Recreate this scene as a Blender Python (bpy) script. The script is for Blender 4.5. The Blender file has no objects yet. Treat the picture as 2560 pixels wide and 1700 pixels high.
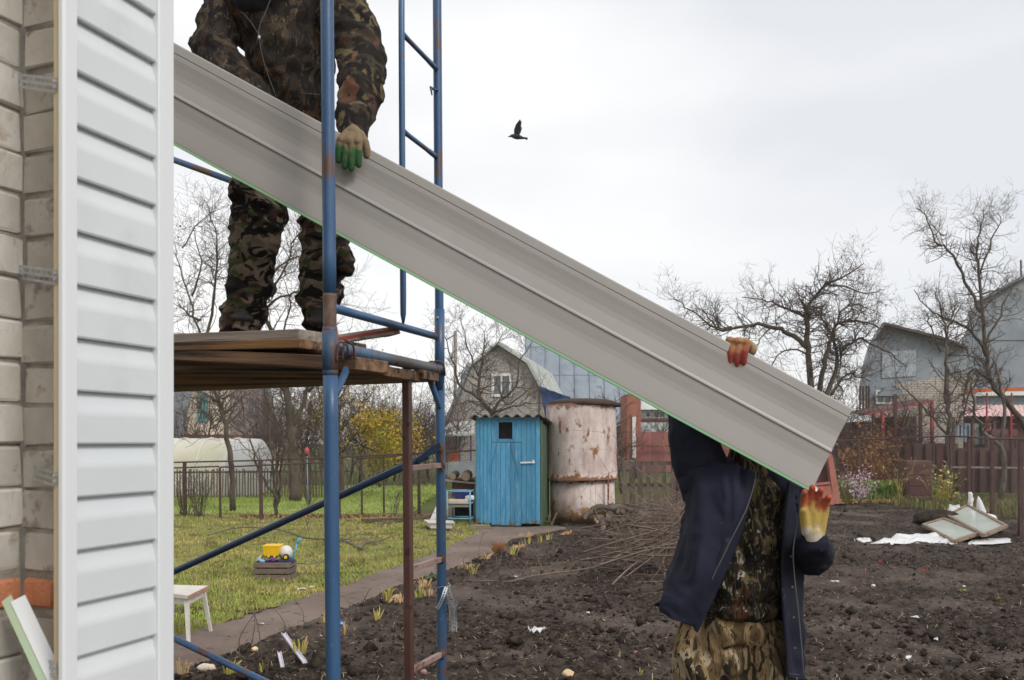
import bpy, bmesh, math, random
import numpy as np
from mathutils import Vector, Matrix, noise
R = random.Random(7)
NR = np.random.default_rng(7)
sc = bpy.context.scene
C = sc.collection
rad = math.radians
# ---------------------------------------------------------------- camera
FPX, EYE, HZ = 2100.0, 1.6, 1105.0
cam = bpy.data.cameras.new('camera')
cam.sensor_fit = 'HORIZONTAL'; cam.sensor_width = 36.0
cam.lens = FPX/2560*36.0
cam.shift_y = (HZ-850)/2560
cam.clip_start = 0.1; cam.clip_end = 3000
cam.dof.use_dof = True; cam.dof.focus_distance = 5.5; cam.dof.aperture_fstop = 5.6
cam_o = bpy.data.objects.new('camera', cam); C.objects.link(cam_o)
cam_o.location = (0, 0, EYE); cam_o.rotation_euler = (rad(90), 0, 0)
sc.camera = cam_o
# ---------------------------------------------------------------- world
SUN_AZ, SUN_EL = rad(138), rad(40)          # azimuth clockwise from +Y
w = bpy.data.worlds.new("World"); sc.world = w; w.use_nodes = True
nt = w.node_tree; nt.nodes.clear()
def N(t, ty, **kw):
    n = t.nodes.new(ty)
    for k, v in kw.items():
        setattr(n, k, v)
    return n
sky = N(nt, 'ShaderNodeTexSky', sky_type='NISHITA', sun_disc=False)
sky.sun_elevation = SUN_EL; sky.sun_rotation = SUN_AZ
tc = N(nt, 'ShaderNodeTexCoord')
mp = N(nt, 'ShaderNodeMapping'); mp.inputs['Scale'].default_value = (1.0, 1.0, 2.6)
mp.inputs['Location'].default_value = (0.35, 0.2, 0.62)
nz = N(nt, 'ShaderNodeTexNoise'); nz.inputs['Scale'].default_value = 1.5; nz.inputs['Detail'].default_value = 4; nz.inputs['Roughness'].default_value = .42
cr = N(nt, 'ShaderNodeValToRGB')
e = cr.color_ramp.elements
e[0].position = .34; e[0].color = (6.75, 6.9, 7.2, 1)
e[1].position = .66; e[1].color = (9.9, 9.75, 9.5, 1)
mx = N(nt, 'ShaderNodeMix', data_type='RGBA'); mx.inputs[0].default_value = .93
bg = N(nt, 'ShaderNodeBackground'); bg.inputs[1].default_value = .1
out = N(nt, 'ShaderNodeOutputWorld')
L = nt.links.new
spz = N(nt, 'ShaderNodeSeparateXYZ'); L(tc.outputs['Generated'], spz.inputs[0])
mrz = N(nt, 'ShaderNodeMapRange'); mrz.inputs[1].default_value = 0.0; mrz.inputs[2].default_value = .30; mrz.inputs[3].default_value = .13; mrz.inputs[4].default_value = -.03; L(spz.outputs[2], mrz.inputs[0])
adz = N(nt, 'ShaderNodeMath', operation='ADD')
L(tc.outputs['Generated'], mp.inputs[0]); L(mp.outputs[0], nz.inputs[0]); L(nz.outputs[0], adz.inputs[0]); L(mrz.outputs[0], adz.inputs[1]); L(adz.outputs[0], cr.inputs[0])
L(sky.outputs[0], mx.inputs[6]); L(cr.outputs[0], mx.inputs[7]); L(mx.outputs[2], bg.inputs[0]); L(bg.outputs[0], out.inputs[0])
sun = bpy.data.lights.new('sun', 'SUN'); sun.energy = 1.5; sun.angle = rad(18); sun.color = (1, .97, .92)
sun_o = bpy.data.objects.new('sun', sun); C.objects.link(sun_o)
sd = Vector((math.sin(SUN_AZ)*math.cos(SUN_EL), math.cos(SUN_AZ)*math.cos(SUN_EL), math.sin(SUN_EL)))
sun_o.rotation_euler = sd.to_track_quat('Z', 'Y').to_euler()
sc.view_settings.view_transform = 'Standard'; sc.view_settings.look = 'None'
sc.view_settings.gamma = 1; sc.view_settings.exposure = 0.34; sc.view_settings.use_curve_mapping = False
sc.cycles.max_bounces = 6; sc.cycles.transparent_max_bounces = 12
# ---------------------------------------------------------------- helpers
def P(px, py, z):
    return Vector(((px-1280)/FPX*z, z, EYE-(py-HZ)/FPX*z))
def G(px, py, h=0.0):
    z = (EYE-h)*FPX/(py-HZ)
    return Vector(((px-1280)/FPX*z, z, h))
def srgb(r, g, b):
    f = lambda c: ((c/255+.055)/1.055)**2.4 if c > 10 else c/255/12.92
    return (f(r), f(g), f(b))
def tag(o, label=None, cat=None, group=None, kind=None):
    if label: o['label'] = label
    if cat: o['category'] = cat
    if group: o['group'] = group
    if kind: o['kind'] = kind
    return o
def empty(name, loc=(0, 0, 0), label=None, cat=None, group=None, rz=0):
    o = bpy.data.objects.new(name, None); C.objects.link(o)
    o.location = loc; o.rotation_euler = (0, 0, rz); o.empty_display_size = .1
    bpy.context.view_layer.update() if False else None
    return tag(o, label, cat, group)
def world_mat(o):
    m = Matrix.LocRotScale(o.location, o.rotation_euler, o.scale)
    return world_mat(o.parent) @ o.matrix_parent_inverse @ m if o.parent else m
def par(o, p):
    """parent o (built in world coordinates) to p"""
    if p is not None:
        o.parent = p
        o.matrix_parent_inverse = world_mat(p).inverted()
    return o
class MB:
    def __init__(s): s.v = []; s.f = []; s.c = None
    def add(s, vs, fs):
        b = len(s.v); s.v.extend([tuple(v) for v in vs]); s.f.extend([tuple(i+b for i in f) for f in fs]); return b
    def hexa(s, c8):
        s.add(c8, [(0, 3, 2, 1), (4, 5, 6, 7), (0, 1, 5, 4), (1, 2, 6, 5), (2, 3, 7, 6), (3, 0, 4, 7)])
    def box(s, c, sx, sy, sz, ax=None):
        """centre, full sizes, optional axes (ux,uy,uz)"""
        c = Vector(c); ux, uy, uz = ax or (Vector((1, 0, 0)), Vector((0, 1, 0)), Vector((0, 0, 1)))
        ux = Vector(ux)*sx/2; uy = Vector(uy)*sy/2; uz = Vector(uz)*sz/2
        s.hexa([c-ux-uy-uz, c+ux-uy-uz, c+ux+uy-uz, c-ux+uy-uz, c-ux-uy+uz, c+ux-uy+uz, c+ux+uy+uz, c-ux+uy+uz])
    def rbox(s, c, sx, sy, sz, b=.004, ax=None):
        """box with chamfered edges (24 corner verts)"""
        c = Vector(c); A = ax or (Vector((1, 0, 0)), Vector((0, 1, 0)), Vector((0, 0, 1)))
        A = [Vector(a) for a in A]; h = (sx/2, sy/2, sz/2)
        idx = {}; vs = []
        for ix in (-1, 1):
            for iy in (-1, 1):
                for iz in (-1, 1):
                    for k in range(3):
                        q = [ix*(h[0]-b), iy*(h[1]-b), iz*(h[2]-b)]
                        q[k] = (ix, iy, iz)[k]*h[k]
                        idx[(ix, iy, iz, k)] = len(vs); vs.append(c+A[0]*q[0]+A[1]*q[1]+A[2]*q[2])
        fs = []
        for k in range(3):
            a, bb = [(1, 2), (2, 0), (0, 1)][k]
            for sg in (-1, 1):
                loop = []
                for (p, q) in ((-1, -1), (1, -1), (1, 1), (-1, 1)):
                    t = [0, 0, 0]; t[k] = sg; t[a] = p; t[bb] = q
                    loop.append(idx[(t[0], t[1], t[2], k)])
                fs.append(loop if sg > 0 else loop[::-1])
        for k in range(3):     # edges running along axis k
            a, bb = [(1, 2), (2, 0), (0, 1)][k]
            for p in (-1, 1):
                for q in (-1, 1):
                    t0 = [0, 0, 0]; t0[a] = p; t0[bb] = q; t1 = list(t0); t0[k] = -1; t1[k] = 1
                    l = [idx[(*t0, a)], idx[(*t1, a)], idx[(*t1, bb)], idx[(*t0, bb)]]
                    fs.append(l if p*q < 0 else l[::-1])
        for ix in (-1, 1):
            for iy in (-1, 1):
                for iz in (-1, 1):
                    l = [idx[(ix, iy, iz, 0)], idx[(ix, iy, iz, 1)], idx[(ix, iy, iz, 2)]]
                    fs.append(l if ix*iy*iz > 0 else l[::-1])
        s.add(vs, fs)
    def bar(s, a, b, wd, th, up=Vector((0, 0, 1)), ch=0):
        """rectangular bar from a to b; wd across, th along up"""
        a = Vector(a); b = Vector(b); d = (b-a); l = d.length; d.normalize()
        sd_ = d.cross(up)
        if sd_.length < 1e-4: sd_ = d.cross(Vector((1, 0, 0)))
        sd_.normalize(); u = sd_.cross(d).normalized()
        if ch: s.rbox((a+b)/2, l, wd, th, ch, (d, sd_, u))
        else: s.box((a+b)/2, l, wd, th, (d, sd_, u))
    def tube(s, pts, r, n=8, cap=True):
        pts = [Vector(p) for p in pts]; m = len(pts)
        if not hasattr(r, '__len__'): r = [r]*m
        d0 = (pts[1]-pts[0]).normalized()
        nrm = d0.orthogonal().normalized(); base = len(s.v)
        for i in range(m):
            d = (pts[min(i+1, m-1)]-pts[max(i-1, 0)])
            if d.length < 1e-9: d = d0
            d.normalize(); nrm = (nrm-d*nrm.dot(d))
            if nrm.length < 1e-6: nrm = d.orthogonal()
            nrm.normalize(); bn = d.cross(nrm)
            for k in range(n):
                a = 2*math.pi*k/n
                s.v.append(tuple(pts[i]+(nrm*math.cos(a)+bn*math.sin(a))*r[i]))
        for i in range(m-1):
            for k in range(n):
                k2 = (k+1) % n
                s.f.append((base+i*n+k, base+i*n+k2, base+(i+1)*n+k2, base+(i+1)*n+k))
        if cap:
            s.f.append(tuple(base+k for k in range(n))[::-1]); s.f.append(tuple(base+(m-1)*n+k for k in range(n)))
    def lathe(s, c, prof, n=24, ax=Vector((0, 0, 1)), cap=True):
        """prof list of (r, h) along ax"""
        c = Vector(c); ax = Vector(ax).normalized(); u = ax.orthogonal().normalized(); v = ax.cross(u); base = len(s.v)
        for (r, h) in prof:
            for k in range(n):
                a = 2*math.pi*k/n; s.v.append(tuple(c+ax*h+(u*math.cos(a)+v*math.sin(a))*r))
        for i in range(len(prof)-1):
            for k in range(n):
                k2 = (k+1) % n; s.f.append((base+i*n+k, base+i*n+k2, base+(i+1)*n+k2, base+(i+1)*n+k))
        if cap:
            s.f.append(tuple(base+k for k in range(n))[::-1]); s.f.append(tuple(base+(len(prof)-1)*n+k for k in range(n)))
    def ell(s, c, rx, ry, rz, nu=12, nv=8, ax=None, jit=0, seed=0):
        c = Vector(c); A = ax or (Vector((1, 0, 0)), Vector((0, 1, 0)), Vector((0, 0, 1)))
        vs = []; fs = []
        for j in range(nv+1):
            th = math.pi*j/nv
            for i in range(nu):
                ph = 2*math.pi*i/nu
                q = Vector((math.sin(th)*math.cos(ph), math.sin(th)*math.sin(ph), math.cos(th)))
                k = 1+(noise.noise(q*1.7+Vector((seed*3.1, seed, 0)))*jit if jit else 0)
                vs.append(c+Vector(A[0])*q.x*rx*k+Vector(A[1])*q.y*ry*k+Vector(A[2])*q.z*rz*k)
        for j in range(nv):
            for i in range(nu):
                i2 = (i+1) % nu; fs.append((j*nu+i, (j+1)*nu+i, (j+1)*nu+i2, j*nu+i2))
        s.add(vs, fs)
    def prism(s, poly, d):
        """closed polygon (3D pts) extruded by vector d"""
        n = len(poly); d = Vector(d); vs = [Vector(p) for p in poly]+[Vector(p)+d for p in poly]
        s.add(vs, [tuple(range(n))[::-1], tuple(range(n, 2*n))]+[(i, (i+1) % n, n+(i+1) % n, n+i) for i in range(n)])
    def mesh(s, name, m=None, smooth=False):
        me = bpy.data.meshes.new(name); me.from_pydata(s.v, [], s.f); me.validate(); me.update()
        if m: me.materials.append(m)
        if smooth: me.polygons.foreach_set('use_smooth', [True]*len(me.polygons))
        return me
    def build(s, name, m, parent=None, smooth=False, fix=True):
        me = s.mesh(name, m, smooth)
        if fix:
            bm = bmesh.new(); bm.from_mesh(me); bmesh.ops.recalc_face_normals(bm, faces=bm.faces); bm.to_mesh(me); bm.free()
        o = bpy.data.objects.new(name, me); C.objects.link(o)
        return par(o, parent)
def npmesh(name, verts, faces, m, smooth=False):
    """fast mesh from numpy: verts (n,3), faces (m,k)"""
    me = bpy.data.meshes.new(name); nf, k = faces.shape
    me.vertices.add(len(verts)); me.vertices.foreach_set('co', verts.astype(np.float32).ravel())
    me.loops.add(nf*k); me.loops.foreach_set('vertex_index', faces.astype(np.int32).ravel())
    me.polygons.add(nf); me.polygons.foreach_set('loop_start', np.arange(0, nf*k, k, dtype=np.int32))
    me.polygons.foreach_set('loop_total', np.full(nf, k, dtype=np.int32))
    me.update(calc_edges=True)
    if smooth: me.polygons.foreach_set('use_smooth', np.ones(nf, dtype=bool))
    me.materials.append(m)
    o = bpy.data.objects.new(name, me); C.objects.link(o); return o
# ---------------------------------------------------------------- materials
def mat(name, c1, c2=None, scale=5, rough=.7, bump=.0, bscale=None, stretch=(1, 1, 1), c3=None, s3=8, t3=.62, w3=.05, metal=0,
        obj=True, detail=6, bdist=.02, spec=.35, contrast=(.35, .65), c4=None, s4=3, t4=.6, w4=.05, rnd=0.0, st3=None, sss=0):
    """two-tone noise mix, optional third/fourth layer by threshold, bump, per-object value shift"""
    m = bpy.data.materials.new(name); m.use_nodes = True; t = m.node_tree; b = t.nodes['Principled BSDF']; l = t.links.new
    b.inputs['Roughness'].default_value = rough; b.inputs['Metallic'].default_value = metal
    b.inputs['Specular IOR Level'].default_value = spec
    co = N(t, 'ShaderNodeTexCoord'); mpn = N(t, 'ShaderNodeMapping'); mpn.inputs['Scale'].default_value = stretch
    l(co.outputs['Object'] if obj else co.outputs['Generated'], mpn.inputs[0])
    oi = N(t, 'ShaderNodeObjectInfo')
    if rnd:
        va = N(t, 'ShaderNodeVectorMath', operation='SCALE'); va.inputs[3].default_value = 37.0
        cb = N(t, 'ShaderNodeCombineXYZ'); l(oi.outputs['Random'], cb.inputs[0]); l(oi.outputs['Random'], cb.inputs[1])
        l(cb.outputs[0], va.inputs[0]); l(va.outputs[0], mpn.inputs['Location'])
    def noise_(sc_, de=detail, vec=None):
        n = N(t, 'ShaderNodeTexNoise'); n.inputs['Scale'].default_value = sc_; n.inputs['Detail'].default_value = de
        n.inputs['Roughness'].default_value = .6; l(vec or mpn.outputs[0], n.inputs['Vector']); return n
    col = None
    if c2:
        n1 = noise_(scale); rp = N(t, 'ShaderNodeValToRGB')
        rp.color_ramp.elements[0].position = contrast[0]; rp.color_ramp.elements[0].color = (*c1, 1)
        rp.color_ramp.elements[1].position = contrast[1]; rp.color_ramp.elements[1].color = (*c2, 1)
        l(n1.outputs[0], rp.inputs[0]); col = rp.outputs[0]
    else:
        rg = N(t, 'ShaderNodeRGB'); rg.outputs[0].default_value = (*c1, 1); col = rg.outputs[0]
    for cc, ss, tt, ww in ((c3, s3, t3, w3), (c4, s4, t4, w4)):
        if cc:
            vec = None
            if st3:
                mp2 = N(t, 'ShaderNodeMapping'); mp2.inputs['Scale'].default_value = st3; mp2.inputs['Location'].default_value = (3.3, 1.7, ss)
                l(co.outputs['Object'], mp2.inputs[0]); vec = mp2.outputs[0]
            n3 = noise_(ss, 8, vec); mr = N(t, 'ShaderNodeMapRange'); mr.inputs[1].default_value = tt-ww; mr.inputs[2].default_value = tt+ww
            l(n3.outputs[0], mr.inputs[0]); mxx = N(t, 'ShaderNodeMix', data_type='RGBA')
            l(mr.outputs[0], mxx.inputs[0]); l(col, mxx.inputs[6]); mxx.inputs[7].default_value = (*cc, 1); col = mxx.outputs[2]
    if rnd:
        hv = N(t, 'ShaderNodeHueSaturation'); mr = N(t, 'ShaderNodeMapRange')
        mr.inputs[3].default_value = 1-rnd; mr.inputs[4].default_value = 1+rnd
        l(oi.outputs['Random'], mr.inputs[0]); l(mr.outputs[0], hv.inputs['Value']); l(col, hv.inputs['Color']); col = hv.outputs[0]
    l(col, b.inputs['Base Color'])
    if bump:
        nb = noise_(bscale or scale*4, 5); bp = N(t, 'ShaderNodeBump'); bp.inputs['Strength'].default_value = bump
        bp.inputs['Distance'].default_value = bdist; l(nb.outputs[0], bp.inputs['Height']); l(bp.outputs[0], b.inputs['Normal'])
    if sss: b.inputs['Subsurface Weight'].default_value = sss
    return m
M = {}
M['soil'] = mat('soil', (.018, .0128, .010), (.088, .064, .049), 13, .95, 1.0, 45, bdist=.025, contrast=(.38, .64), c3=(.12, .09, .068), s3=30, t3=.64, w3=.05, c4=(.125, .097, .080), s4=.75, t4=.56, w4=.07, spec=.2)
M['clod'] = mat('clod', (.014, .010, .008), (.070, .051, .040), 9, .95, .8, 60, spec=.15)
M['path'] = mat('path_earth', (.15, .112, .092), (.22, .17, .145), 1.5, .95, .6, 30, bdist=.012, c3=(.06, .045, .035), s3=9, t3=.64, w3=.04, spec=.15)
M['lawn'] = mat('lawn_ground', (.14, .14, .045), (.28, .24, .10), 1.6, .95, .5, 20, c3=(.06, .04, .022), s3=2.2, t3=.58, w3=.07, spec=.1)
M['field'] = mat('field_ground', (.085, .10, .03), (.10, .14, .03), .5, .95, .4, 4, c3=(.10, .07, .045), s3=.35, t3=.56, w3=.06, spec=.1)
M['bluepaint'] = mat('blue_paint', (.030, .080, .175), (.048, .115, .235), 3, .38, .08, 60, stretch=(1, 1, .4), c3=(.11, .055, .035), s3=9, t3=.60, w3=.03, c4=(.13, .18, .23), s4=34, t4=.68, w4=.04, spec=.5)
M['rustyblue'] = mat('rusty_blue_paint', (.035, .085, .165), (.06, .12, .21), 3, .5, .25, 60, c3=(.13, .075, .055), s3=9, t3=.53, w3=.03, c4=(.18, .14, .12), s4=18, t4=.60, w4=.04, stretch=(1, 1, .5))
M['oldblue'] = mat('old_blue_paint', (.05, .11, .20), (.07, .13, .22), 3, .45, .15, 60, stretch=(1, 1, .5), c3=(.13, .10, .085), s3=6, t3=.53, w3=.06, c4=(.11, .05, .03), s4=30, t4=.6, w4=.04, spec=.45)
M['navypaint'] = mat('dark_blue_paint', (.012, .035, .085), (.022, .055, .12), 3, .4, .05, 60, c3=(.05, .03, .025), s3=18, t3=.66, w3=.03, spec=.5)
M['brownpaint'] = mat('brown_paint', (.075, .033, .027), (.11, .052, .042), 4, .45, .08, 50, c3=(.04, .02, .015), s3=16, t3=.62, w3=.04, spec=.4)
M['pinkpaint'] = mat('worn_primer', (.30, .19, .17), (.38, .26, .23), 6, .5, .1, 60, c3=(.14, .06, .04), s3=12, t3=.58, w3=.06)
M['rustwire'] = mat('rusty_wire', (.08, .035, .025), (.15, .075, .055), 30, .7, .2)
M['zinc'] = mat('zinc', (.36, .38, .40), (.52, .54, .55), 20, .4, .05, metal=.6)
M['siding'] = mat('white_vinyl', (.62, .645, .665), (.66, .68, .695), 2.2, .45, .04, 40, spec=.35, c3=(.57, .59, .605), s3=5, t3=.64, w3=.1)
M['sidingpanel'] = mat('tan_vinyl', (.35, .325, .305), (.37, .342, .32), 2.5, .42, .03, 90, spec=.4, c3=(.335, .31, .29), s3=9, t3=.70, w3=.10)
M['greenfoil'] = mat('green_film_edge', (.26, .50, .27), None, rough=.4)
M['trim'] = mat('white_trim', (.72, .735, .75), None, rough=.4)
M['batten'] = mat('batten_yellow', (.46, .36, .22), (.52, .42, .27), 5, .7, .1, 60, stretch=(6, 6, 1))
M['whitebrick'] = mat('white_brick', (.50, .465, .41), (.66, .625, .57), 7, .9, .35, 45, c3=(.40, .34, .28), s3=14, t3=.64, w3=.06, bdist=.006, rnd=.12, c4=(.19, .15, .13), s4=40, t4=.70, w4=.03)
M['sidebrick'] = mat('shaded_white_brick', (.40, .35, .30), (.52, .465, .41), 7, .9, .35, 45, c3=(.20, .16, .135), s3=14, t3=.6, w3=.06, bdist=.006, rnd=.10)  # the white brick darkened, shade of the return face put into its colour
M['redbrick'] = mat('orange_brick', (.48, .17, .08), (.62, .25, .13), 10, .9, .4, 60, c3=(.18, .09, .06), s3=20, t3=.64)
M['mortar'] = mat('mortar', (.24, .21, .18), (.42, .38, .33), 12, .95, .6, 60, bdist=.008)
M['deckwood'] = mat('dark_deck_wood', (.065, .034, .018), (.16, .085, .042), 5, .75, .3, 50, stretch=(1, 1, 1), c3=(.03, .018, .012), s3=6, t3=.56, w3=.05, rnd=.2, c4=(.30, .16, .06), s4=4, t4=.63, w4=.06)
M['palewood'] = mat('weathered_plank', (.26, .215, .175), (.40, .35, .30), 5, .85, .3, 60, c3=(.15, .11, .085), s3=7, t3=.56, w3=.06, rnd=.1)
# ================================================================ ground
def path_left(y):      # x of the lawn edge of the path at distance y
    ys = [4, 5.9, 6.96, 8.0, 8.9, 10.7, 12.5, 14.5, 15.6]; xs = [-3.6, -3.05, -2.72, -2.32, -1.98, -1.43, -1.0, -.62, -.5]
    return np.interp(y, ys, xs)
def path_right(y):
    ys = [4, 5.9, 7.13, 8.14, 9.55, 10.34, 11.96, 13.8, 15.6]; xs = [-2.85, -2.37, -2.01, -1.68, -1.28, -.93, -.42, -.06, 1.0]
    return np.interp(y, ys, xs)
def vnoise(x, y, s, seed=0):
    """cheap value noise in numpy"""
    xs = x*s+seed*17.3; ys = y*s+seed*9.1; xi = np.floor(xs).astype(int); yi = np.floor(ys).astype(int); fx = xs-xi; fy = ys-yi
    fx = fx*fx*(3-2*fx); fy = fy*fy*(3-2*fy)
    def h(a, b):
        n = (a*374761393+b*668265263+seed*1442695) & 0x7fffffff; n = (n ^ (n >> 13))*1274126177 & 0x7fffffff
        return ((n ^ (n >> 16)) & 0xffff)/65535.0
    return (h(xi, yi)*(1-fx)*(1-fy)+h(xi+1, yi)*fx*(1-fy)+h(xi, yi+1)*(1-fx)*fy+h(xi+1, yi+1)*fx*fy)*2-1
def soil_h(x, y):
    n = .030*vnoise(x, y, 1.3, 1)+.024*vnoise(x, y, 4, 2)+.030*np.abs(vnoise(x, y, 8, 3))+.026*np.abs(vnoise(x, y, 16, 4))+.016*vnoise(x, y, 33, 5)-.03
    flat = np.clip(1-np.hypot((x-.1)/1.2, (y-8.6)/.7), 0, 1)
    n = n*(1-.75*np.clip(flat*2, 0, 1))
    edge = np.clip((x-path_right(y))/.35, 0, 1)
    return n*edge-.004*(1-edge)
def grid(name, x0, x1, y0, y1, st, hf, m, keep):
    xs = np.arange(x0, x1+st/2, st); ys = np.arange(y0, y1+st/2, st); X, Y = np.meshgrid(xs, ys)
    X = X+NR.uniform(-.3, .3, X.shape)*st; Y = Y+NR.uniform(-.3, .3, X.shape)*st
    Z = hf(X, Y); nx, ny = len(xs), len(ys)
    V = np.stack([X.ravel(), Y.ravel(), Z.ravel()], 1); I = np.arange(nx*ny).reshape(ny, nx)
    Fq = np.stack([I[:-1, :-1].ravel(), I[:-1, 1:].ravel(), I[1:, 1:].ravel(), I[1:, :-1].ravel()], 1)
    k = keep(X, Y).ravel()[Fq].all(1); Fq = Fq[k]
    used = np.unique(Fq); mp_ = np.zeros(nx*ny, int); mp_[used] = np.arange(len(used))
    return npmesh(name, V[used], mp_[Fq], m, True)
g = MB(); g.add([(-600, -300, -.07), (600, -300, -.07), (600, 900, -.07), (-600, 900, -.07)], [(0, 1, 2, 3)])
tag(g.build('ground', M['field']), kind='structure')
def inview(x, y): return (x > -.70*y-1.5) & (x < .70*y+1.5)
o = grid('soil', -4, 8, 4.2, 11.5, .026, soil_h, M['soil'], lambda x, y: (x > path_right(y)-.05) & inview(x, y)); tag(o, kind='structure')
o = grid('soil', -4, 16, 11.5-.06, 22.0, .055, lambda x, y: soil_h(x, y)+.002, M['soil'], lambda x, y: (x > path_right(np.minimum(y, 15.6))-.05) & inview(x, y)); tag(o, kind='structure')
g = MB(); g.add([(-3.2, -3, -.015), (14, -3, -.015), (14, 4.3, -.015), (-2.6, 4.3, -.015)], [(0, 1, 2, 3)]); tag(g.build('soil', M['soil']), kind='structure')
def lawn_h(x, y): return .012+.02*vnoise(x, y, .9, 7)+.012*vnoise(x, y, 4, 8)
o = grid('lawn', -9, .8, 4.2, 18.6, .09, lawn_h, M['lawn'], lambda x, y: (x < path_left(y)+.10)); tag(o, kind='structure')
o = grid('path', -4, 1.0, 4.2, 15.7, .05, lambda x, y: .024+.010*vnoise(x, y, 1.5, 9)+.006*vnoise(x, y, 7, 3)-.05*np.clip(.06-(x-path_left(y)), 0, 1)-.35*np.clip((x-path_right(y))+.02, 0, 1)+.012*vnoise(x, y, 11, 2)*0, M['path'],
     lambda x, y: (x > path_left(y)-.06) & (x < path_right(y)+.12)); tag(o, kind='structure')
# clods scattered on the dug soil
def scatter_clods():
    n = 60000
    y = 4.6+(22-4.6)*NR.random(n)**1.7; x = (NR.random(n)*2-1)*(.68*y+.4)
    k = (x > path_right(np.minimum(y, 15.6))+.06); x, y = x[k], y[k]; n = len(x)
    d = vnoise(x, y, .7, 11)+NR.normal(0, .4, n); k = d > -.35; x, y = x[k], y[k]; n = len(x)
    r = np.minimum(np.exp(NR.normal(-4.75, .55, n)), .05)
    base = np.array([[1, 0, 0], [-1, 0, 0], [0, 1, 0], [0, -1, 0], [0, 0, 1], [0, 0, -1]], float)
    fc = np.array([[0, 2, 4], [2, 1, 4], [1, 3, 4], [3, 0, 4], [2, 0, 5], [1, 2, 5], [3, 1, 5], [0, 3, 5]])
    big = NR.random(n) < .008; r[big] = NR.uniform(.035, .075, big.sum())
    sc_ = NR.uniform(.6, 1.5, (n, 6, 1)); rot = NR.random(n)*6.28; c, s = np.cos(rot), np.sin(rot)
    V = base[None]*sc_*r[:, None, None]; V[:, :, 2] *= .75
    V = V+NR.uniform(-.3, .3, V.shape)*r[:, None, None]
    X = V[:, :, 0]*c[:, None]-V[:, :, 1]*s[:, None]; Yy = V[:, :, 0]*s[:, None]+V[:, :, 1]*c[:, None]
    z = soil_h(x, y)
    V = np.stack([X+x[:, None], Yy+y[:, None], V[:, :, 2]+(z+r*.25)[:, None]], 2).reshape(-1, 3)
    F = (fc[None]+np.arange(n)[:, None, None]*6).reshape(-1, 3)
    return npmesh('soil_clods', V, F, M['clod'])
tag(scatter_clods(), 'dark crumbly clods all over the dug garden soil', 'soil clods', kind='stuff')
def blades(name, n, xf, yf, hgt, wd, m, hf, lean=.6, col=None, clump=None):
    """flat tapered blades, 2 tris each"""
    x, y = xf, yf; n = len(x); a = NR.random(n)*6.28; h = hgt*NR.uniform(.5, 1.4, n)
    dx, dy = np.cos(a), np.sin(a); la = NR.random(n)*6.28; ll = lean*h*NR.uniform(.2, 1.3, n)
    z = hf(x, y)
    w_ = wd*NR.uniform(.6, 1.4, n)
    p0 = np.stack([x-dx*w_, y-dy*w_, z-.005], 1); p1 = np.stack([x+dx*w_, y+dy*w_, z-.005], 1)
    m0 = np.stack([x+np.cos(la)*ll*.3+dx*w_*.8, y+np.sin(la)*ll*.3+dy*w_*.8, z+h*.6], 1); m1 = np.stack([x+np.cos(la)*ll*.3-dx*w_*.8, y+np.sin(la)*ll*.3-dy*w_*.8, z+h*.6], 1)
    t = np.stack([x+np.cos(la)*ll, y+np.sin(la)*ll, z+h*np.clip(1-lean*.3, .3, 1)], 1)
    V = np.stack([p0, p1, m0, m1, t], 1).reshape(-1, 3); b = np.arange(n)[:, None]*5
    F = np.concatenate([b+np.array([[0, 1, 2]]), b+np.array([[0, 2, 3]]), b+np.array([[3, 2, 4]])], 1).reshape(-1, 3)
    return npmesh(name, V, F, m)
def grassmat(name, a, b_, c_):
    m = mat(name, a, b_, 1.3, .8, 0, contrast=(.40, .58), c3=c_, s3=.8, t3=.53, w3=.06, spec=.15, c4=(.36, .26, .12), s4=24, t4=.58, w4=.05)
    return m
M['grass'] = grassmat('grass_blades', (.21, .255, .04), (.52, .455, .13), (.25, .35, .06))
M['straw'] = mat('straw', (.26, .19, .12), (.42, .33, .22), 12, .8)
M['freshgrass'] = mat('fresh_grass', (.22, .29, .05), (.32, .39, .10), .8, .8, spec=.15, c3=(.18, .22, .06), s3=2.5, t3=.60, w3=.08)
n = 115000; y = 5.2+(18.4-5.2)*NR.random(n)**1.5; x = -(NR.random(n))*(.72*y+1)+.6
d = vnoise(x, y, 2.2, 5)*.5+vnoise(x, y, 6, 6)*.5+NR.normal(0, .35, n)
k = (x < path_left(y)+.04+.05*vnoise(x, y, 5, 3)) & (d > -.38); x, y = x[k], y[k]
tag(blades('lawn_grass', 0, x, y, .058, .0036, M['grass'], lawn_h, 1.3), 'patchy yellow green lawn grass between the path and the fence', 'grass', kind='stuff')
# straw bits and rootlets on soil
def straws():
    n = 6500; y = 4.8+(20-4.8)*NR.random(n)**1.5; x = (NR.random(n)*2-1)*(.68*y+.4)
    k = (x > path_right(np.minimum(y, 15.6))-.3); x, y = x[k], y[k]; n = len(x)
    a = NR.random(n)*6.28; l_ = NR.uniform(.015, .07, n); wd = NR.uniform(.0012, .003, n); z = soil_h(x, y)+.012
    z2 = z+NR.uniform(-.01, .03, n)
    c, s = np.cos(a), np.sin(a)
    V = np.stack([np.stack([x-s*wd, y+c*wd, z], 1), np.stack([x+s*wd, y-c*wd, z+.003], 1), np.stack([x+c*l_+s*wd, y+s*l_-c*wd, z2], 1), np.stack([x+c*l_-s*wd, y+s*l_+c*wd, z2+.003], 1)], 1).reshape(-1, 3)
    F = np.arange(n*4).reshape(-1, 4); return npmesh('straw_litter', V, F, M['straw'])
tag(straws(), 'bits of straw and rootlets littering the dark soil', 'straw litter', kind='stuff')
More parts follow.
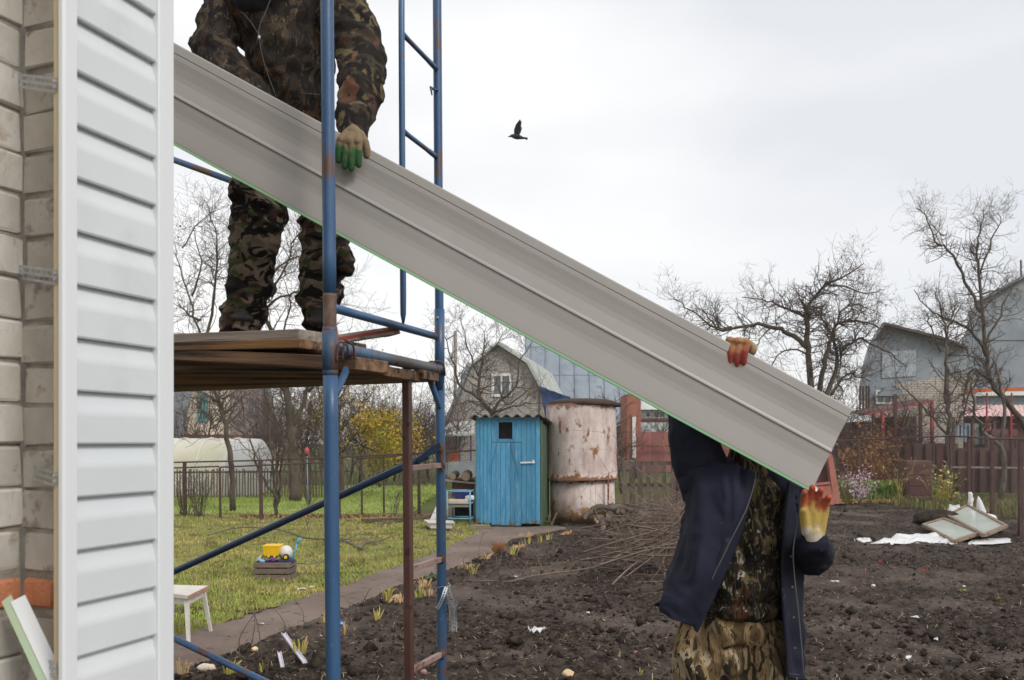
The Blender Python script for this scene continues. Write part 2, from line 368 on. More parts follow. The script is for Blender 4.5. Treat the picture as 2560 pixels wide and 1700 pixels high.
# bright winter-crop grass beyond the fence
def far_h(x, y): return -.03+.02*vnoise(x, y, 1, 3)
def zf(x, y): return .0*x
g = grid('far_lawn', -16, -2.2, 18.7, 31, .4, lambda x, y: .0*x-.02+.03*vnoise(x, y, .5, 3), M['freshgrass'], lambda x, y: x > -99); tag(g, kind='structure')
n = 26000; y = 18.7+12.3*NR.random(n); x = -16+13.7*NR.random(n); k = x > -.45*y; x, y = x[k], y[k]
tag(blades('field_grass', 0, x, y, .09, .009, M['freshgrass'], far_h, .6), 'bright green young grass beyond the wire fence', 'grass', kind='stuff')

# ================================================================ house with the brick corner
WD = Vector((.352, .936, 0)).normalized()        # along the sided wall, away from the camera
WN = Vector((.936, -.352, 0)).normalized()       # its outward normal
UP = Vector((0, 0, 1))
corner = Vector(((430-1280)/FPX*2.10, 2.10, 0))   # far outer corner of the siding
house = empty('brick_house', corner, 'white brick house corner being clad in white siding at the left edge', 'house')
# solid wall core, behind the siding strip
core = MB(); t0 = .30
pin = corner-WN*.10
core.prism([pin-WD*.012, pin-WD*.062, pin-WD*.062-WN*1.6, pin-WD*.012-WN*1.6], UP*3.6)
co_ = core.build('wall', M['mortar'], house)
# brick corner: short return facing the camera (sidebrick) and front face (whitebrick) coming toward the camera
inner = Vector(((57-1280)/FPX*2.02, 2.02, 0))
HB, JB, LB, TB = .090, .010, .25, .12
def brick_mesh(sx, sy, sz, seed, m):
    b = MB(); b.rbox((0, 0, 0), sx, sy, sz, .005)
    rr = random.Random(seed); b.v = [tuple(c+rr.uniform(-.003, .003) for c in v) for v in b.v]
    return b.mesh('brick', m)
bmA = [brick_mesh(LB, TB, HB, i, M['whitebrick']) for i in range(4)]
bmB = [brick_mesh(TB*1.0, TB, HB, 10+i, M['sidebrick']) for i in range(4)]
bmR = brick_mesh(LB*.42, TB, .066, 30, M['redbrick']); bmR2 = brick_mesh(LB, TB, .074, 31, M['redbrick'])
wallA = MB(); a0 = inner-WN*.0075
wallA.prism([a0, a0-WN*.11, a0-WN*.11-WD*1.6, a0-WD*1.6], UP*3.6)
bw = wallA.build('brick_wall', M['mortar'], house)
wb = MB(); b0 = inner+WD*.0085
wb.prism([b0, b0+WD*.12, b0+WD*.12+WN*.10, b0+WN*.10], UP*3.6); bw2 = wb.build('brick_return', M['mortar'], house)
angA = math.atan2(WD.y, WD.x); angB = math.atan2(WN.y, WN.x)
def put_brick(me, loc, rz, parent, name='brick', tilt=0):
    o = bpy.data.objects.new(name, me); C.objects.link(o); o.location = loc; o.rotation_euler = (R.uniform(-.015, .015), tilt+R.uniform(-.012, .012), rz)
    return par(o, parent)
for r in range(36):
    zc = -.008+(HB+JB)*(r+.5)
    if zc > 3.5: break
    red = 1.36 < zc < 1.46
    off = 0 if r % 2 else .125
    if abs(zc-1.245) < .05: rowred = True
    else: rowred = False
    xx = -off
    for k in range(5):
        ln = LB
        c = inner-WD*(LB/2+.004+k*(LB+JB)-off+ (0 if off == 0 else .0))-WN*(TB/2-.002+R.uniform(0, .006))+UP*zc
        if off and k == 0: 
            c = inner-WD*(.125/2-.004)-WN*(TB/2-.002)+UP*zc
            ob = put_brick(bmA[r % 4] if not rowred else bmR, c, angA, bw); ob.scale = (.47, 1, 1) if not rowred else (1, 1, 1)
            if rowred: ob['label'] = 'orange clay brick'
            continue
        ob = put_brick(bmR2 if rowred and k < 2 else bmA[(r+k) % 4], c, angA, bw)
        if rowred and k < 2: ob['label'] = 'orange clay brick'
    c = inner+WD*(TB/2-.002+R.uniform(0, .008))+WN*(.052+R.uniform(-.004, .004))+UP*(zc-.006+R.uniform(-.004, .004))
    ob = put_brick(bmB[r % 4] if not rowred else bmR, c, angB, bw2); ob.scale = (.86, 1, 1)
    if rowred: ob['label'] = 'orange clay brick'
# siding strip
def sid_pt(px, off=0.0):
    """point on the siding plane under pixel column px (plan view)"""
    t = (px-1280)/FPX    # ray (t,1)*y ; plane: corner + s*WD + off*WN
    q = corner+WN*off
    # solve q+s*WD = (t*y, y)
    s = (q.x-t*q.y)/(t*WD.y-WD.x)
    return q+WD*s
pL = sid_pt(186); pR = sid_pt(391); pE = sid_pt(431)
EX = .1165
strip = empty('siding_panel_strip', pL, 'narrow strip of white vinyl siding with corner trims fixed to the brick house', 'siding')
zz = .02; lenS = (pR-pL).length
y0 = EYE-(1110-HZ)/FPX*pL.y     # a lap line lies at the horizon
k0 = int(y0/EX); zz = y0-k0*EX-EX
prof = [(0, .0115), (.004, .0135), (.062, .0125), (.068, .0118), (.074, .0105), (.1165, -.003)]
for i in range(34):
    z0 = zz+i*EX
    if z0 > 3.4: break
    mb = MB(); poly = [pL-WD*.01+WN*(-.0125+d)+UP*(z0+h) for h, d in prof]
    back = [pL-WD*.01+WN*(-.018)+UP*(z0+.1165), pL-WD*.01+WN*(-.018)+UP*z0]
    mb.prism(poly+back, WD*(lenS+.02)); mb.build('siding_course', M['siding'], strip)
# shadow undercut strip behind courses is the back wall; trims
tr = MB()
a = sid_pt(150); b = sid_pt(184)
tr.prism([a+WN*.006, a+WN*.010+WD*.006, b+WN*.010, b+WN*.002+WD*.002, b-WN*.018, a-WN*.004], UP*3.5)
tr.build('starter_trim', M['trim'], strip)
tr = MB(); a = sid_pt(390); e_ = pE
tr.prism([a-WN*.03, a+WN*.006, a+WD*.004+WN*.009, e_+WN*.009-WD*.006, e_+WN*.004, e_-WN*.065+WD*.003, e_-WN*.065-WD*.02, e_-WN*.03-WD*.02], UP*3.5)
tr.build('corner_trim', M['trim'], strip)
bt = MB(); a = sid_pt(150, -.004)+WD*.001
bt.prism([a, a+WD*.022, a+WD*.022-WN*.017, a-WN*.019], UP*3.5); tag(bt.build('batten', M['batten'], strip))
# perforated direct hangers between brick and batten
for i, (px, py) in enumerate(((105, 205), (110, 685), (130, 1190), (128, 1666))):
    h0 = P(px, py-8, 2.0).z
    s = inner+WN*(.0+(.0 if i < 2 else .05))-WD*.012; q = a-WD*.003-WN*.010
    hg = MB(); hw = .028; n_ = 7
    dirv = (q-s); dirv.z = P(0, py+8, q.y).z-h0; ln = dirv.length; dirv.normalize(); UPh = (UP-dirv*UP.dot(dirv)).normalized()
    # perforated strip = two rails and cross webs
    z0 = h0
    for dz in (-hw/2, 0, hw/2): hg.box(s+dirv*ln/2+UP*(z0+dz), ln, .0012, .0055, (dirv, dirv.cross(UPh), UPh))
    for k in range(n_*2+1): hg.box(s+dirv*(ln*k/(2*n_))+UP*(z0+(hw/4 if k % 2 else -hw/4)), .004, .0014, hw/2, (dirv, dirv.cross(UPh), UPh))
    for dz in (-.005, .007): hg.lathe(q+UP*(z0+dirv.z*ln+dz)-WD*.001, [(0.001, 0), (.0045, .001), (.0045, .004), (.001, .005)], 8, -WD)
    hg.build('metal_hanger', M['zinc'], strip)
# light green/white profile leaning in the lower left corner
M['palegreen'] = mat('pale_green_vinyl', (.48, .60, .42), None, rough=.5)
lean = empty('trim_offcut', (-1.15, 1.7, 0), 'pale green and white trim offcut leaning against the brick in the lower left corner', 'trim offcut')
top = P(28, 1497, 1.93); bot = P(170, 1800, 1.80); d = (bot-top).normalized(); bot = top+d*(top.z/abs(d.z))
sdv = Vector((.95, -.3, 0)).normalized()
mb = MB(); mb.bar(top-sdv*.014, bot-sdv*.014, .026, .003, up=Vector((-.2, -.9, .3))); par_ = mb.build('green_face', M['palegreen'], lean)
mb = MB(); mb.bar(top+sdv*.016+Vector((0, .006, 0)), bot+sdv*.016+Vector((0, .006, 0)), .032, .004, up=Vector((.35, -.9, .2))); mb.build('white_face', M['trim'], lean)

# ================================================================ scaffold
FN = Vector((-.651, 3.0, 0)); FDv = Vector((.333, 1, 0)).normalized()
frm = empty('scaffold', (-.65, 3.0, 0), 'blue tubular scaffold tower with rusty ladder frame beside the siding', 'scaffold')
pt0, pt1 = P(814, -420, 3.0), P(825, 842, 3.0); pt2 = Vector((*P(838, 2225, 3.0).xy, 0))
def post(p0, p1, r, mt, nm='post'):
    m_ = MB(); m_.tube([p0.lerp(p1, i/12) for i in range(13)], r, 20); return m_.build(nm, mt, frm, True)
pj = pt1.lerp(pt0, .085); pk_ = pt1.lerp(pt2, .07)
post(pt0, pj, .0235, M['bluepaint']); post(pj, pt1+Vector((0, 0, .03)), .0238, M['rustyblue']); post(pt1+Vector((0, 0, .035)), pk_, .0268, M['rustyblue']); post(pk_, pt2, .0265, M['bluepaint'])
m_ = MB(); m_.tube([pt1+UP*.02, pt1-UP*.12], .0285, 20); m_.build('coupling_sleeve', M['rustyblue'], frm, True)
ZF = 3.93
f0, f1, f2 = P(1089, -520, ZF), P(1099, 880, ZF), Vector((*P(1108, 1960, ZF).xy, 0))
post(f0, f1, .0205, M['bluepaint']); post(f1-UP*.0, f2, .0225, M['bluepaint'])
m_ = MB(); m_.tube([f1+UP*.20, f1-UP*.18], .0235, 20); m_.build('coupling_sleeve', M['bluepaint'], frm, True)
def rod(name, a, b, r, mt, n=14, rr=None, parent=None):
    m_ = MB(); a, b = Vector(a), Vector(b); m_.tube([a.lerp(b, i/6) for i in range(7)], rr or r, n); return m_.build(name, mt, parent or frm, True)
rod('transom', P(832, 869, 3.0), P(1102, 925, ZF), .024, M['oldblue'])
rod('rail', P(830, 769, 3.0), P(1093, 842, ZF), .0165, M['bluepaint'])
# ladder tubes inside the upper frame
m_ = MB(); z1 = 3.556
m_.tube([P(1003, -480, z1), P(1004, 100, z1), P(1006, 500, z1), P(1008, 745, z1), P(1008, 785, z1), P(1008, 812, z1)], [.0135, .0135, .0135, .0135, .0125, .004], 14)
m_.build('ladder_rail', M['bluepaint'], frm, True)
for yy in (3.745, 3.34, 2.93, 2.53):
    a = FN+FDv*((z1-3.0)/FDv.y); a = P(1006, 0, z1); b = P(1094, 0, ZF); a = Vector((a.x, a.y, yy-.012)); b = Vector((b.x, b.y, yy+.0)); dd = (b-a)
    rod('rung', a, b, .0105, M['bluepaint'], 10, [.0125, .0105, .0105, .0105, .0105, .0125, .013])
# lower ladder of brown square tube
m_ = MB(); zb = 3.62
m_.bar(P(1017, 920, zb), Vector((*P(1026, 2035, zb).xy, 0)), .034, .034, up=WN, ch=.003); m_.build('ladder_rail', M['brownpaint'], frm)
for hh in (1.492, 1.055, .613, .175):
    m_ = MB(); a = P(1022, 0, zb+.02); b = P(1106, 0, ZF-.01); m_.bar((a.x, a.y, hh-.006), (b.x, b.y, hh), .022, .024, ch=.002); m_.build('rung', M['pinkpaint'], frm)
    m_ = MB(); m_.ell((b.x-.002, b.y-.012, hh), .017, .017, .022, 10, 6, jit=.5, seed=hh); m_.build('weld', M['rustwire'], frm, True)
# corner gussets
def arc_tube(a, c, b, r, mt, nm='gusset'):
    m_ = MB(); a, b, c = Vector(a), Vector(b), Vector(c); m_.tube([a*(1-t)**2+c*2*t*(1-t)+b*t*t for t in [i/10 for i in range(11)]], r, 10); m_.build(nm, mt, frm, True)
arc_tube(P(1070, 938, 3.83), P(1080, 960, 3.86), P(1100, 1022, ZF-.02), [.007, .013]+[.014]*7+[.010, .005], M['bluepaint'])
arc_tube(P(876, 902, 3.16), P(862, 935, 3.11), P(838, 985, 3.02), [.014]*11, M['bluepaint'])
# diagonal braces in the rear plane
BB0 = Vector((-.34, 3.9, 0)); BD = Vector((-.936, .352, 0))
def bp_(t, h): return Vector((BB0.x+BD.x*t, BB0.y+BD.y*t, h))
def brace(t0, h0, t1, h1, r, mt, flat=True):
    m_ = MB(); a, b = bp_(t0, h0), bp_(t1, h1); m_.tube([a.lerp(b, i/8) for i in range(9)], r, 14); br = m_.build('brace', mt, frm, True)
    return br
brace(.06, 1.535, 2.35, .58, .0175, M['navypaint']); brace(.06, .12, 2.35, .80, .0175, M['bluepaint']); brace(.02, 2.47, 2.35, 3.42, .0165, M['bluepaint'])
m_ = MB(); q0 = P(1102, 1128, ZF-.03)
m_.prism([P(1040, 1148, 3.93-.02), P(1078, 1118, 3.9), P(1096, 1106, 3.9), P(1104, 1112, 3.9), P(1106, 1134, 3.9), P(1092, 1130, 3.9), P(1070, 1140, 3.9), P(1046, 1160, 3.91)], Vector((.004, .012, 0)))
m_.build('brace_end', M['navypaint'], frm)
m_ = MB(); m_.tube([P(1100, 1108, 3.89), P(1106, 1122, 3.885), P(1102, 1140, 3.885), P(1107, 1180, 3.9)], .006, 8); m_.lathe(P(1103, 1124, 3.872), [(.001, 0), (.010, .001), (.010, .010), (.001, .011)], 6, Vector((0, 1, 0))); m_.build('bolt', M['rustwire'], frm)
# far frame behind the house corner
for (bx, tz) in ((2.35, 0),):
    for k in (0, -.98):
        p = bp_(bx, 0)+FDv*k; m_ = MB(); m_.tube([p, p+UP*4.2], .024, 14); m_.build('post', M['bluepaint'], frm, True)
    p = bp_(bx, 1.885)
    rod('transom', p, p-FDv*.98, .024, M['oldblue'])
# hook on the far post
m_ = MB(); m_.tube([P(1094, 226, 3.91), P(1082, 222, 3.88), P(1077, 218, 3.87), P(1079, 232, 3.87), P(1080, 238, 3.87)], [.006, .006, .007, .004, .003], 8); m_.build('hook', M['bluepaint'], frm, True)
m_ = MB(); m_.lathe(P(1094, 794, 3.905), [(.001, 0), (.007, .001), (.005, .006), (.001, .007)], 8, Vector((0, -1, 0))); m_.build('bolt', M['zinc'], frm)
# wire ties
def wire(name, pts, r, mt, parent, n=6):
    m_ = MB(); pts = [Vector(p) for p in pts]; sm = []
    for i in range(len(pts)-1):
        p0, p1, p2, p3 = pts[max(i-1, 0)], pts[i], pts[i+1], pts[min(i+2, len(pts)-1)]
        for t in (0, .25, .5, .75):
            sm.append(.5*((2*p1)+(-p0+p2)*t+(2*p0-5*p1+4*p2-p3)*t*t+(-p0+3*p1-3*p2+p3)*t**3))
    sm.append(pts[-1]); m_.tube(sm, r, n); return m_.build(name, mt, parent, True)
wire('wire_tie', [P(842, 905, 2.98), P(846, 860, 2.97), P(858, 856, 2.99), P(868, 866, 3.0), P(872, 890, 3.02)], .0042, M['rustwire'], frm)
wire('wire_tie', [P(856, 900, 3.0), P(862, 852, 2.99), P(876, 858, 3.0), P(884, 868, 3.03), P(886, 896, 3.05)], .0042, M['rustwire'], frm)
wire('wire_tie', [P(1068, 908, 3.84), P(1082, 904, 3.84), P(1092, 916, 3.84), P(1097, 932, 3.86)], .005, M['rustwire'], frm)
wire('wire_tie', [P(1086, 902, 3.86), P(1104, 906, 3.87), P(1110, 920, 3.88), P(1112, 938, 3.92)], .005, M['rustwire'], frm)
# planks
def plank(label, pa, pb, thick, width, mt, group='planks of the scaffold deck', extra=0.0, chm=.003):
    """pa,pb: lower front edge, left and right; width goes away from the camera"""
    d = (pb-pa); d.z *= 1; pa = pa-d.normalized()*extra; d = (pb-pa); l = d.length; d.normalize()
    wv = UP.cross(d).normalized()
    if wv.y < 0: wv = -wv
    u = d.cross(wv).normalized(); u = u if u.z > 0 else -u
    o = bpy.data.objects.new('scaffold_plank', None)
    m_ = MB(); n_ = 10; 
    c = (pa+pb)/2+wv*width/2+u*thick/2
    m_.rbox((0, 0, 0), l, width, thick, chm)
    me = m_.mesh('scaffold_plank', mt); o = bpy.data.objects.new('scaffold_plank', me); C.objects.link(o)
    o.matrix_world = Matrix.Translation(c) @ Matrix((d, wv, u)).transposed().to_4x4()
    return tag(o, label, 'plank', group)
def woodgrain(name, *a, **k):
    k['stretch'] = (.35, 9, 9); return mat(name, *a, **k)
M['deckwood'] = woodgrain('dark_deck_wood', (.10, .055, .034), (.27, .155, .085), scale=3, rough=.75, bump=.3, bscale=14, c3=(.028, .017, .012), s3=2.4, t3=.56, w3=.05, rnd=.2, c4=(.27, .13, .045), s4=1.7, t4=.62, w4=.05)
M['palewood'] = woodgrain('weathered_plank', (.22, .18, .15), (.40, .35, .30), scale=3, rough=.85, bump=.3, bscale=14, c3=(.12, .09, .07), s3=2.6, t3=.60, w3=.06, rnd=.1)
X_ = .9
plank('pale weathered plank lying on top of the scaffold deck under the left boot', P(434, 861, 3.60), P(746, 852, 3.22), .046, .20, M['palewood'], extra=X_)
plank('short dark board sticking out beneath the pale top plank', P(560, 874, 3.37), P(750, 870, 3.20), .036, .19, M['deckwood'], extra=X_)
plank('thick brown plank at the front of the scaffold deck, ending behind the near post', P(434, 900, 3.50), P(889, 924, 3.10), .048, .21, M['deckwood'], extra=X_)
plank('second brown plank of the deck underside, ending in mid transom', P(434, 938, 3.75), P(967, 941, 3.38), .042, .26, M['deckwood'], extra=X_)
plank('dark red brown plank at the back of the scaffold deck reaching farthest right', P(434, 972, 4.02), P(1058, 947, 3.66), .040, .19, M['deckwood'], extra=X_)
plank('brown deck plank carrying the right boot above the transom', P(434, 870, 3.80), P(805, 866, 3.42), .040, .30, M['deckwood'], extra=X_)
plank('narrow brown plank low in the middle of the deck behind the front plank', P(434, 925, 3.62), P(920, 930, 3.26), .040, .17, M['deckwood'], extra=X_)
plank('dark plank hidden between the upper and lower deck layers', P(434, 884, 3.66), P(790, 880, 3.30), .030, .34, M['deckwood'], extra=X_)
plank('lowest dark plank of the deck between the middle planks and the back one', P(434, 957, 3.88), P(1000, 946, 3.50), .036, .24, M['deckwood'], extra=X_)
# thin board with red painted stripe
M['stripe'] = mat('red_stripe_paint', (.42, .05, .035), (.30, .05, .04), 8, .5)
sb = empty('striped_board', P(770, 858, 3.25), 'long pale board with a red stripe lying across the deck to the right', 'board')
a, b = P(745, 862, 3.30), P(985, 826, 3.52); d = (b-a).normalized(); wv = UP.cross(d).normalized(); wv = wv if wv.y > 0 else -wv; u = d.cross(wv); u = u if u.z > 0 else -u; hh = .034
m_ = MB(); m_.rbox((a+b)/2+wv*.05, (b-a).length, .10, hh, .002, (d, wv, u)); m_.build('board_body', M['palewood'], sb)
m_ = MB(); m_.box((a+b)/2-wv*.0015+u*.001, (b-a).length, .003, .011, (d, wv, u)); m_.build('red_stripe', M['stripe'], sb)
m_ = MB(); m_.rbox(b+wv*.055+d*.012+u*.001, .028, .115, hh+.004, .002, (d, wv, u)); m_.build('end_cap', M['deckwood'], sb)

# ================================================================ carried siding panel
panel = empty('cladding_board', P(1300, 700, 3.15), 'long grey beige double lap siding panel held aslant by both workers', 'cladding board')
ZL, ZR = 3.22, 3.10
TLp, BLp, TRp, BRp = P(434, 105, ZL), P(434, 355, ZL), P(2130, 1022, ZR), P(2030, 1225, ZR)
dL = (TRp-TLp).normalized(); TL2 = TLp-dL*.75; dB = (BRp-BLp).normalized(); BL2 = BLp-dB*.75
nrm = dL.cross((BRp-TRp).normalized()).normalized()
if nrm.y > 0: nrm = -nrm            # towards the camera
# profile across the width: (t, depth toward camera)
pf = [(0, .004), (.012, .010), (.095, .0105), (.102, .0045), (.108, .0045), (.115, .0095), (.155, .009), (.22, .002), (.30, -.004), (.36, -.0045), (.50, .006), (.520, .0115), (.533, .0125), (.545, .003), (.556, .001),
      (.60, -.001), (.68, -.0065), (.74, -.007), (.93, .003), (.985, .005), (1.0, .003)]
m_ = MB(); nseg = 24
for s_ in range(nseg+1):
    f = s_/nseg; A_ = TL2.lerp(TRp, f); B_ = BL2.lerp(BRp, f); sag = -nrm*0.02*math.sin(f*math.pi)
    for t, dpt in [(t_, d_*.48) for t_, d_ in pf]: m_.v.append(tuple(A_.lerp(B_, t)+nrm*dpt+sag))
npf = len(pf)
for s_ in range(nseg):
    for j in range(npf-1):
        a = s_*npf+j; m_.f.append((a, a+1, a+npf+1, a+npf))
po = m_.build('panel_face', M['sidingpanel'], panel)
sol = po.modifiers.new('s', 'SOLIDIFY'); sol.thickness = .0012; sol.offset = -1
m_ = MB()
for s_ in range(nseg):
    f, f2_ = s_/nseg, (s_+1)/nseg; B0 = BL2.lerp(BRp, f)-nrm*0.02*math.sin(f*math.pi); B1 = BL2.lerp(BRp, f2_)-nrm*0.02*math.sin(f2_*math.pi)
    dn = (BRp-TRp).normalized(); m_.hexa([B0-nrm*.012, B0+nrm*.004, B0+nrm*.004+dn*.008, B0-nrm*.012+dn*.008, B1-nrm*.012, B1+nrm*.004, B1+nrm*.004+dn*.008, B1-nrm*.012+dn*.008])
m_.build('lock_edge', M['greenfoil'], panel)
# ================================================================ cloth, people, bird
def camo(name, base, lays, rough=.9, bump=.25, stretch=(1, 1, 1), bs=120, bd=.004):
    m = bpy.data.materials.new(name); m.use_nodes = True; t = m.node_tree; b = t.nodes['Principled BSDF']; l = t.links.new
    b.inputs['Roughness'].default_value = rough; b.inputs['Specular IOR Level'].default_value = .15
    co = N(t, 'ShaderNodeTexCoord'); rg = N(t, 'ShaderNodeRGB'); rg.outputs[0].default_value = (*base, 1); col = rg.outputs[0]
    for i, (c, s, th, w_, di, st) in enumerate(lays):
        mpn = N(t, 'ShaderNodeMapping'); mpn.inputs['Scale'].default_value = st; mpn.inputs['Location'].default_value = (i*7.3, i*3.1, i*5.7)
        mpn.inputs['Rotation'].default_value = (0, .25*i, 0)
        l(co.outputs['Object'], mpn.inputs[0]); n = N(t, 'ShaderNodeTexNoise'); n.inputs['Scale'].default_value = s
        n.inputs['Detail'].default_value = 2.2; n.inputs['Distortion'].default_value = di; n.inputs['Roughness'].default_value = .45; l(mpn.outputs[0], n.inputs['Vector'])
        mr = N(t, 'ShaderNodeMapRange'); mr.inputs[1].default_value = th-w_; mr.inputs[2].default_value = th+w_; l(n.outputs[0], mr.inputs[0])
        mxx = N(t, 'ShaderNodeMix', data_type='RGBA'); l(mr.outputs[0], mxx.inputs[0]); l(col, mxx.inputs[6]); mxx.inputs[7].default_value = (*c, 1); col = mxx.outputs[2]
    l(col, b.inputs['Base Color'])
    nb = N(t, 'ShaderNodeTexNoise'); nb.inputs['Scale'].default_value = bs; l(co.outputs['Object'], nb.inputs['Vector'])
    bp = N(t, 'ShaderNodeBump'); bp.inputs['Strength'].default_value = bump; bp.inputs['Distance'].default_value = bd
    l(nb.outputs[0], bp.inputs['Height']); l(bp.outputs[0], b.inputs['Normal'])
    return m
S1 = (1, 1, 1.5)
M['camo_pants'] = camo('woodland_camouflage', (.165, .125, .092), [((.062, .036, .026), 6.5, .50, .012, 1.2, S1), ((.060, .068, .030), 7.5, .56, .012, 1.4, S1), ((.012, .010, .010), 8, .515, .012, 1.6, S1), ((.19, .15, .11), 13, .62, .012, 1., S1)])
M['camo_jacket'] = camo('leaf_camouflage_dark', (.032, .024, .018), [((.070, .050, .032), 9, .57, .03, 2.0, (1, 1, .8)), ((.060, .030, .016), 6, .585, .03, 1.2, (1, 1, .6)), ((.12, .10, .065), 15, .66, .02, 2.5, (1.6, 1.6, .6)), ((.016, .013, .012), 13, .53, .02, 2, (1.4, 1.4, .8)), ((.15, .13, .10), 32, .70, .02, 2.5, (1.8, 1.8, .6))])
M['camo_sleeve'] = camo('leaf_camouflage_lit', (.055, .042, .03), [((.022, .018, .015), 9, .48, .02, 1.6, (1, 1, 1)), ((.13, .10, .055), 8, .57, .02, 1.6, (1, 1, 1)), ((.11, .05, .033), 5, .61, .04, 1.2, (1, 1, 1)), ((.02, .016, .015), 14, .56, .015, 1.6, (1, 1, 1))])  # jacket cloth again, lightened for the light falling on the right sleeve
M['camo_shirt'] = camo('bark_camouflage', (.020, .016, .011), [((.10, .072, .034), 7, .54, .03, 2.0, (1.6, 1.6, .6)), ((.065, .028, .014), 5, .62, .03, 1.2, (1, 1, .5)), ((.33, .31, .27), 13, .66, .02, 2.2, (1.6, 1.6, .8)), ((.010, .009, .008), 11, .55, .02, 2, (1.6, 1.6, .6)), ((.13, .10, .05), 26, .62, .02, 2., (2, 2, .5))])
M['camo_tan'] = camo('reed_camouflage', (.24, .165, .085), [((.10, .065, .030), 4, .53, .02, 2.5, (1.6, 1.6, .5)), ((.36, .29, .19), 4.5, .57, .02, 2.2, (1.5, 1.5, .6)), ((.03, .022, .016), 7, .585, .012, 3.0, (2.6, 2.6, .5)), ((.045, .033, .02), 20, .61, .015, 3.5, (2.5, 2.5, .45))])
M['navy'] = mat('navy_cloth', (.0095, .0105, .021), (.0165, .018, .034), 6, .82, .25, 160, bdist=.003, c3=(.06, .06, .07), s3=22, t3=.69, w3=.04, spec=.2)
M['navy_in'] = mat('jacket_lining', (.008, .008, .012), None, rough=.9)
M['boot'] = mat('black_boot', (.016, .014, .013), (.03, .027, .024), 8, .6, .2, 60)
M['skin'] = mat('skin', (.42, .25, .19), (.47, .29, .22), 6, .5, sss=.05)
M['hair'] = mat('dark_hair', (.03, .02, .015), None, rough=.7)
M['cap'] = mat('dark_knit_cap', (.02, .02, .024), (.03, .03, .035), 20, .9, .4, 120, bdist=.004)
M['cordage'] = mat('grey_piping', (.11, .105, .10), None, rough=.6)
def glove_mat(name, knit, mid, tip):
    m = bpy.data.materials.new(name); m.use_nodes = True; t = m.node_tree; b = t.nodes['Principled BSDF']; l = t.links.new
    b.inputs['Roughness'].default_value = .75; b.inputs['Specular IOR Level'].default_value = .25
    at = N(t, 'ShaderNodeAttribute'); at.attribute_name = 'reach'; rp = N(t, 'ShaderNodeValToRGB'); e = rp.color_ramp.elements
    e[0].position = .30; e[0].color = (*knit, 1); e[1].position = .92; e[1].color = (*tip, 1)
    q = e.new(.42); q.color = (*mid, 1); q = e.new(.70); q.color = (*mid, 1); q = e.new(.82); q.color = (*tip, 1)
    co = N(t, 'ShaderNodeTexCoord'); n = N(t, 'ShaderNodeTexNoise'); n.inputs['Scale'].default_value = 28; n.inputs['Detail'].default_value = 8; l(co.outputs['Object'], n.inputs['Vector'])
    ad = N(t, 'ShaderNodeMath', operation='MULTIPLY_ADD'); ad.inputs[1].default_value = .55; l(n.outputs[0], ad.inputs[0])
    sb_ = N(t, 'ShaderNodeMath', operation='SUBTRACT'); l(at.outputs['Fac'], sb_.inputs[0]); sb_.inputs[1].default_value = .275; l(sb_.outputs[0], ad.inputs[2])
    l(ad.outputs[0], rp.inputs[0]); l(rp.outputs[0], b.inputs['Base Color'])
    bp = N(t, 'ShaderNodeBump'); bp.inputs['Strength'].default_value = .9; bp.inputs['Distance'].default_value = .003
    n2 = N(t, 'ShaderNodeTexNoise'); n2.inputs['Scale'].default_value = 300; l(co.outputs['Object'], n2.inputs['Vector']); l(n2.outputs[0], bp.inputs['Height']); l(bp.outputs[0], b.inputs['Normal'])
    return m
M['glove_green'] = glove_mat('knit_glove_green_tips', (.24, .185, .125), (.20, .14, .08), (.03, .10, .035))
M['glove_red'] = glove_mat('dipped_glove_red', (.34, .25, .12), (.36, .17, .08), (.34, .06, .045))
M['glove_yel'] = glove_mat('dipped_glove_yellow', (.52, .46, .36), (.47, .33, .09), (.45, .10, .05))
def remesh(mb, voxel, sm=6, fac=.6):
    me = mb.mesh('t'); o = bpy.data.objects.new('t', me); C.objects.link(o)
    r = o.modifiers.new('r', 'REMESH'); r.mode = 'VOXEL'; r.voxel_size = voxel; r.adaptivity = 0
    s = o.modifiers.new('s', 'SMOOTH'); s.iterations = sm; s.factor = fac
    dg = bpy.context.evaluated_depsgraph_get(); dg.update()
    me2 = bpy.data.meshes.new_from_object(o.evaluated_get(dg)); bpy.data.objects.remove(o); bpy.data.meshes.remove(me)
    return me2
def cap(mb, a, b, ra, rb, n=14, sq=1.0):
    """tapered capsule"""
    a, b = Vector(a), Vector(b); d = (b-a); L_ = d.length; d.normalize(); pr = []
    for i in range(5): t = math.pi/2*(1-i/4); pr.append((max(ra*math.cos(t), .0005), -ra*math.sin(t)))
    for i in range(5): t = math.pi/2*i/4; pr.append((max(rb*math.cos(t), .0005), L_+rb*math.sin(t)))
    mb.lathe(a, pr, n, d)
def chain(mb, pts, rs):
    for i in range(len(pts)-1): cap(mb, pts[i], pts[i+1], rs[i], rs[i+1])
def finish(me, name, m, parent, fold=None):
    n = len(me.vertices)
    if fold:
        co = np.empty(n*3, np.float32); me.vertices.foreach_get('co', co); co = co.reshape(-1, 3)
        no = np.empty(n*3, np.float32); me.vertices.foreach_get('normal', no); no = no.reshape(-1, 3)
        d = np.array([fold(Vector(c)) for c in co], np.float32); co += no*d[:, None]; me.vertices.foreach_set('co', co.ravel())
    me.polygons.foreach_set('use_smooth', np.ones(len(me.polygons), bool)); me.materials.clear(); me.materials.append(m); me.update(); me.name = name
    o = bpy.data.objects.new(name, me); C.objects.link(o); return par(o, parent)
def ridge(p): return 1-abs(noise.noise(p))*2.2
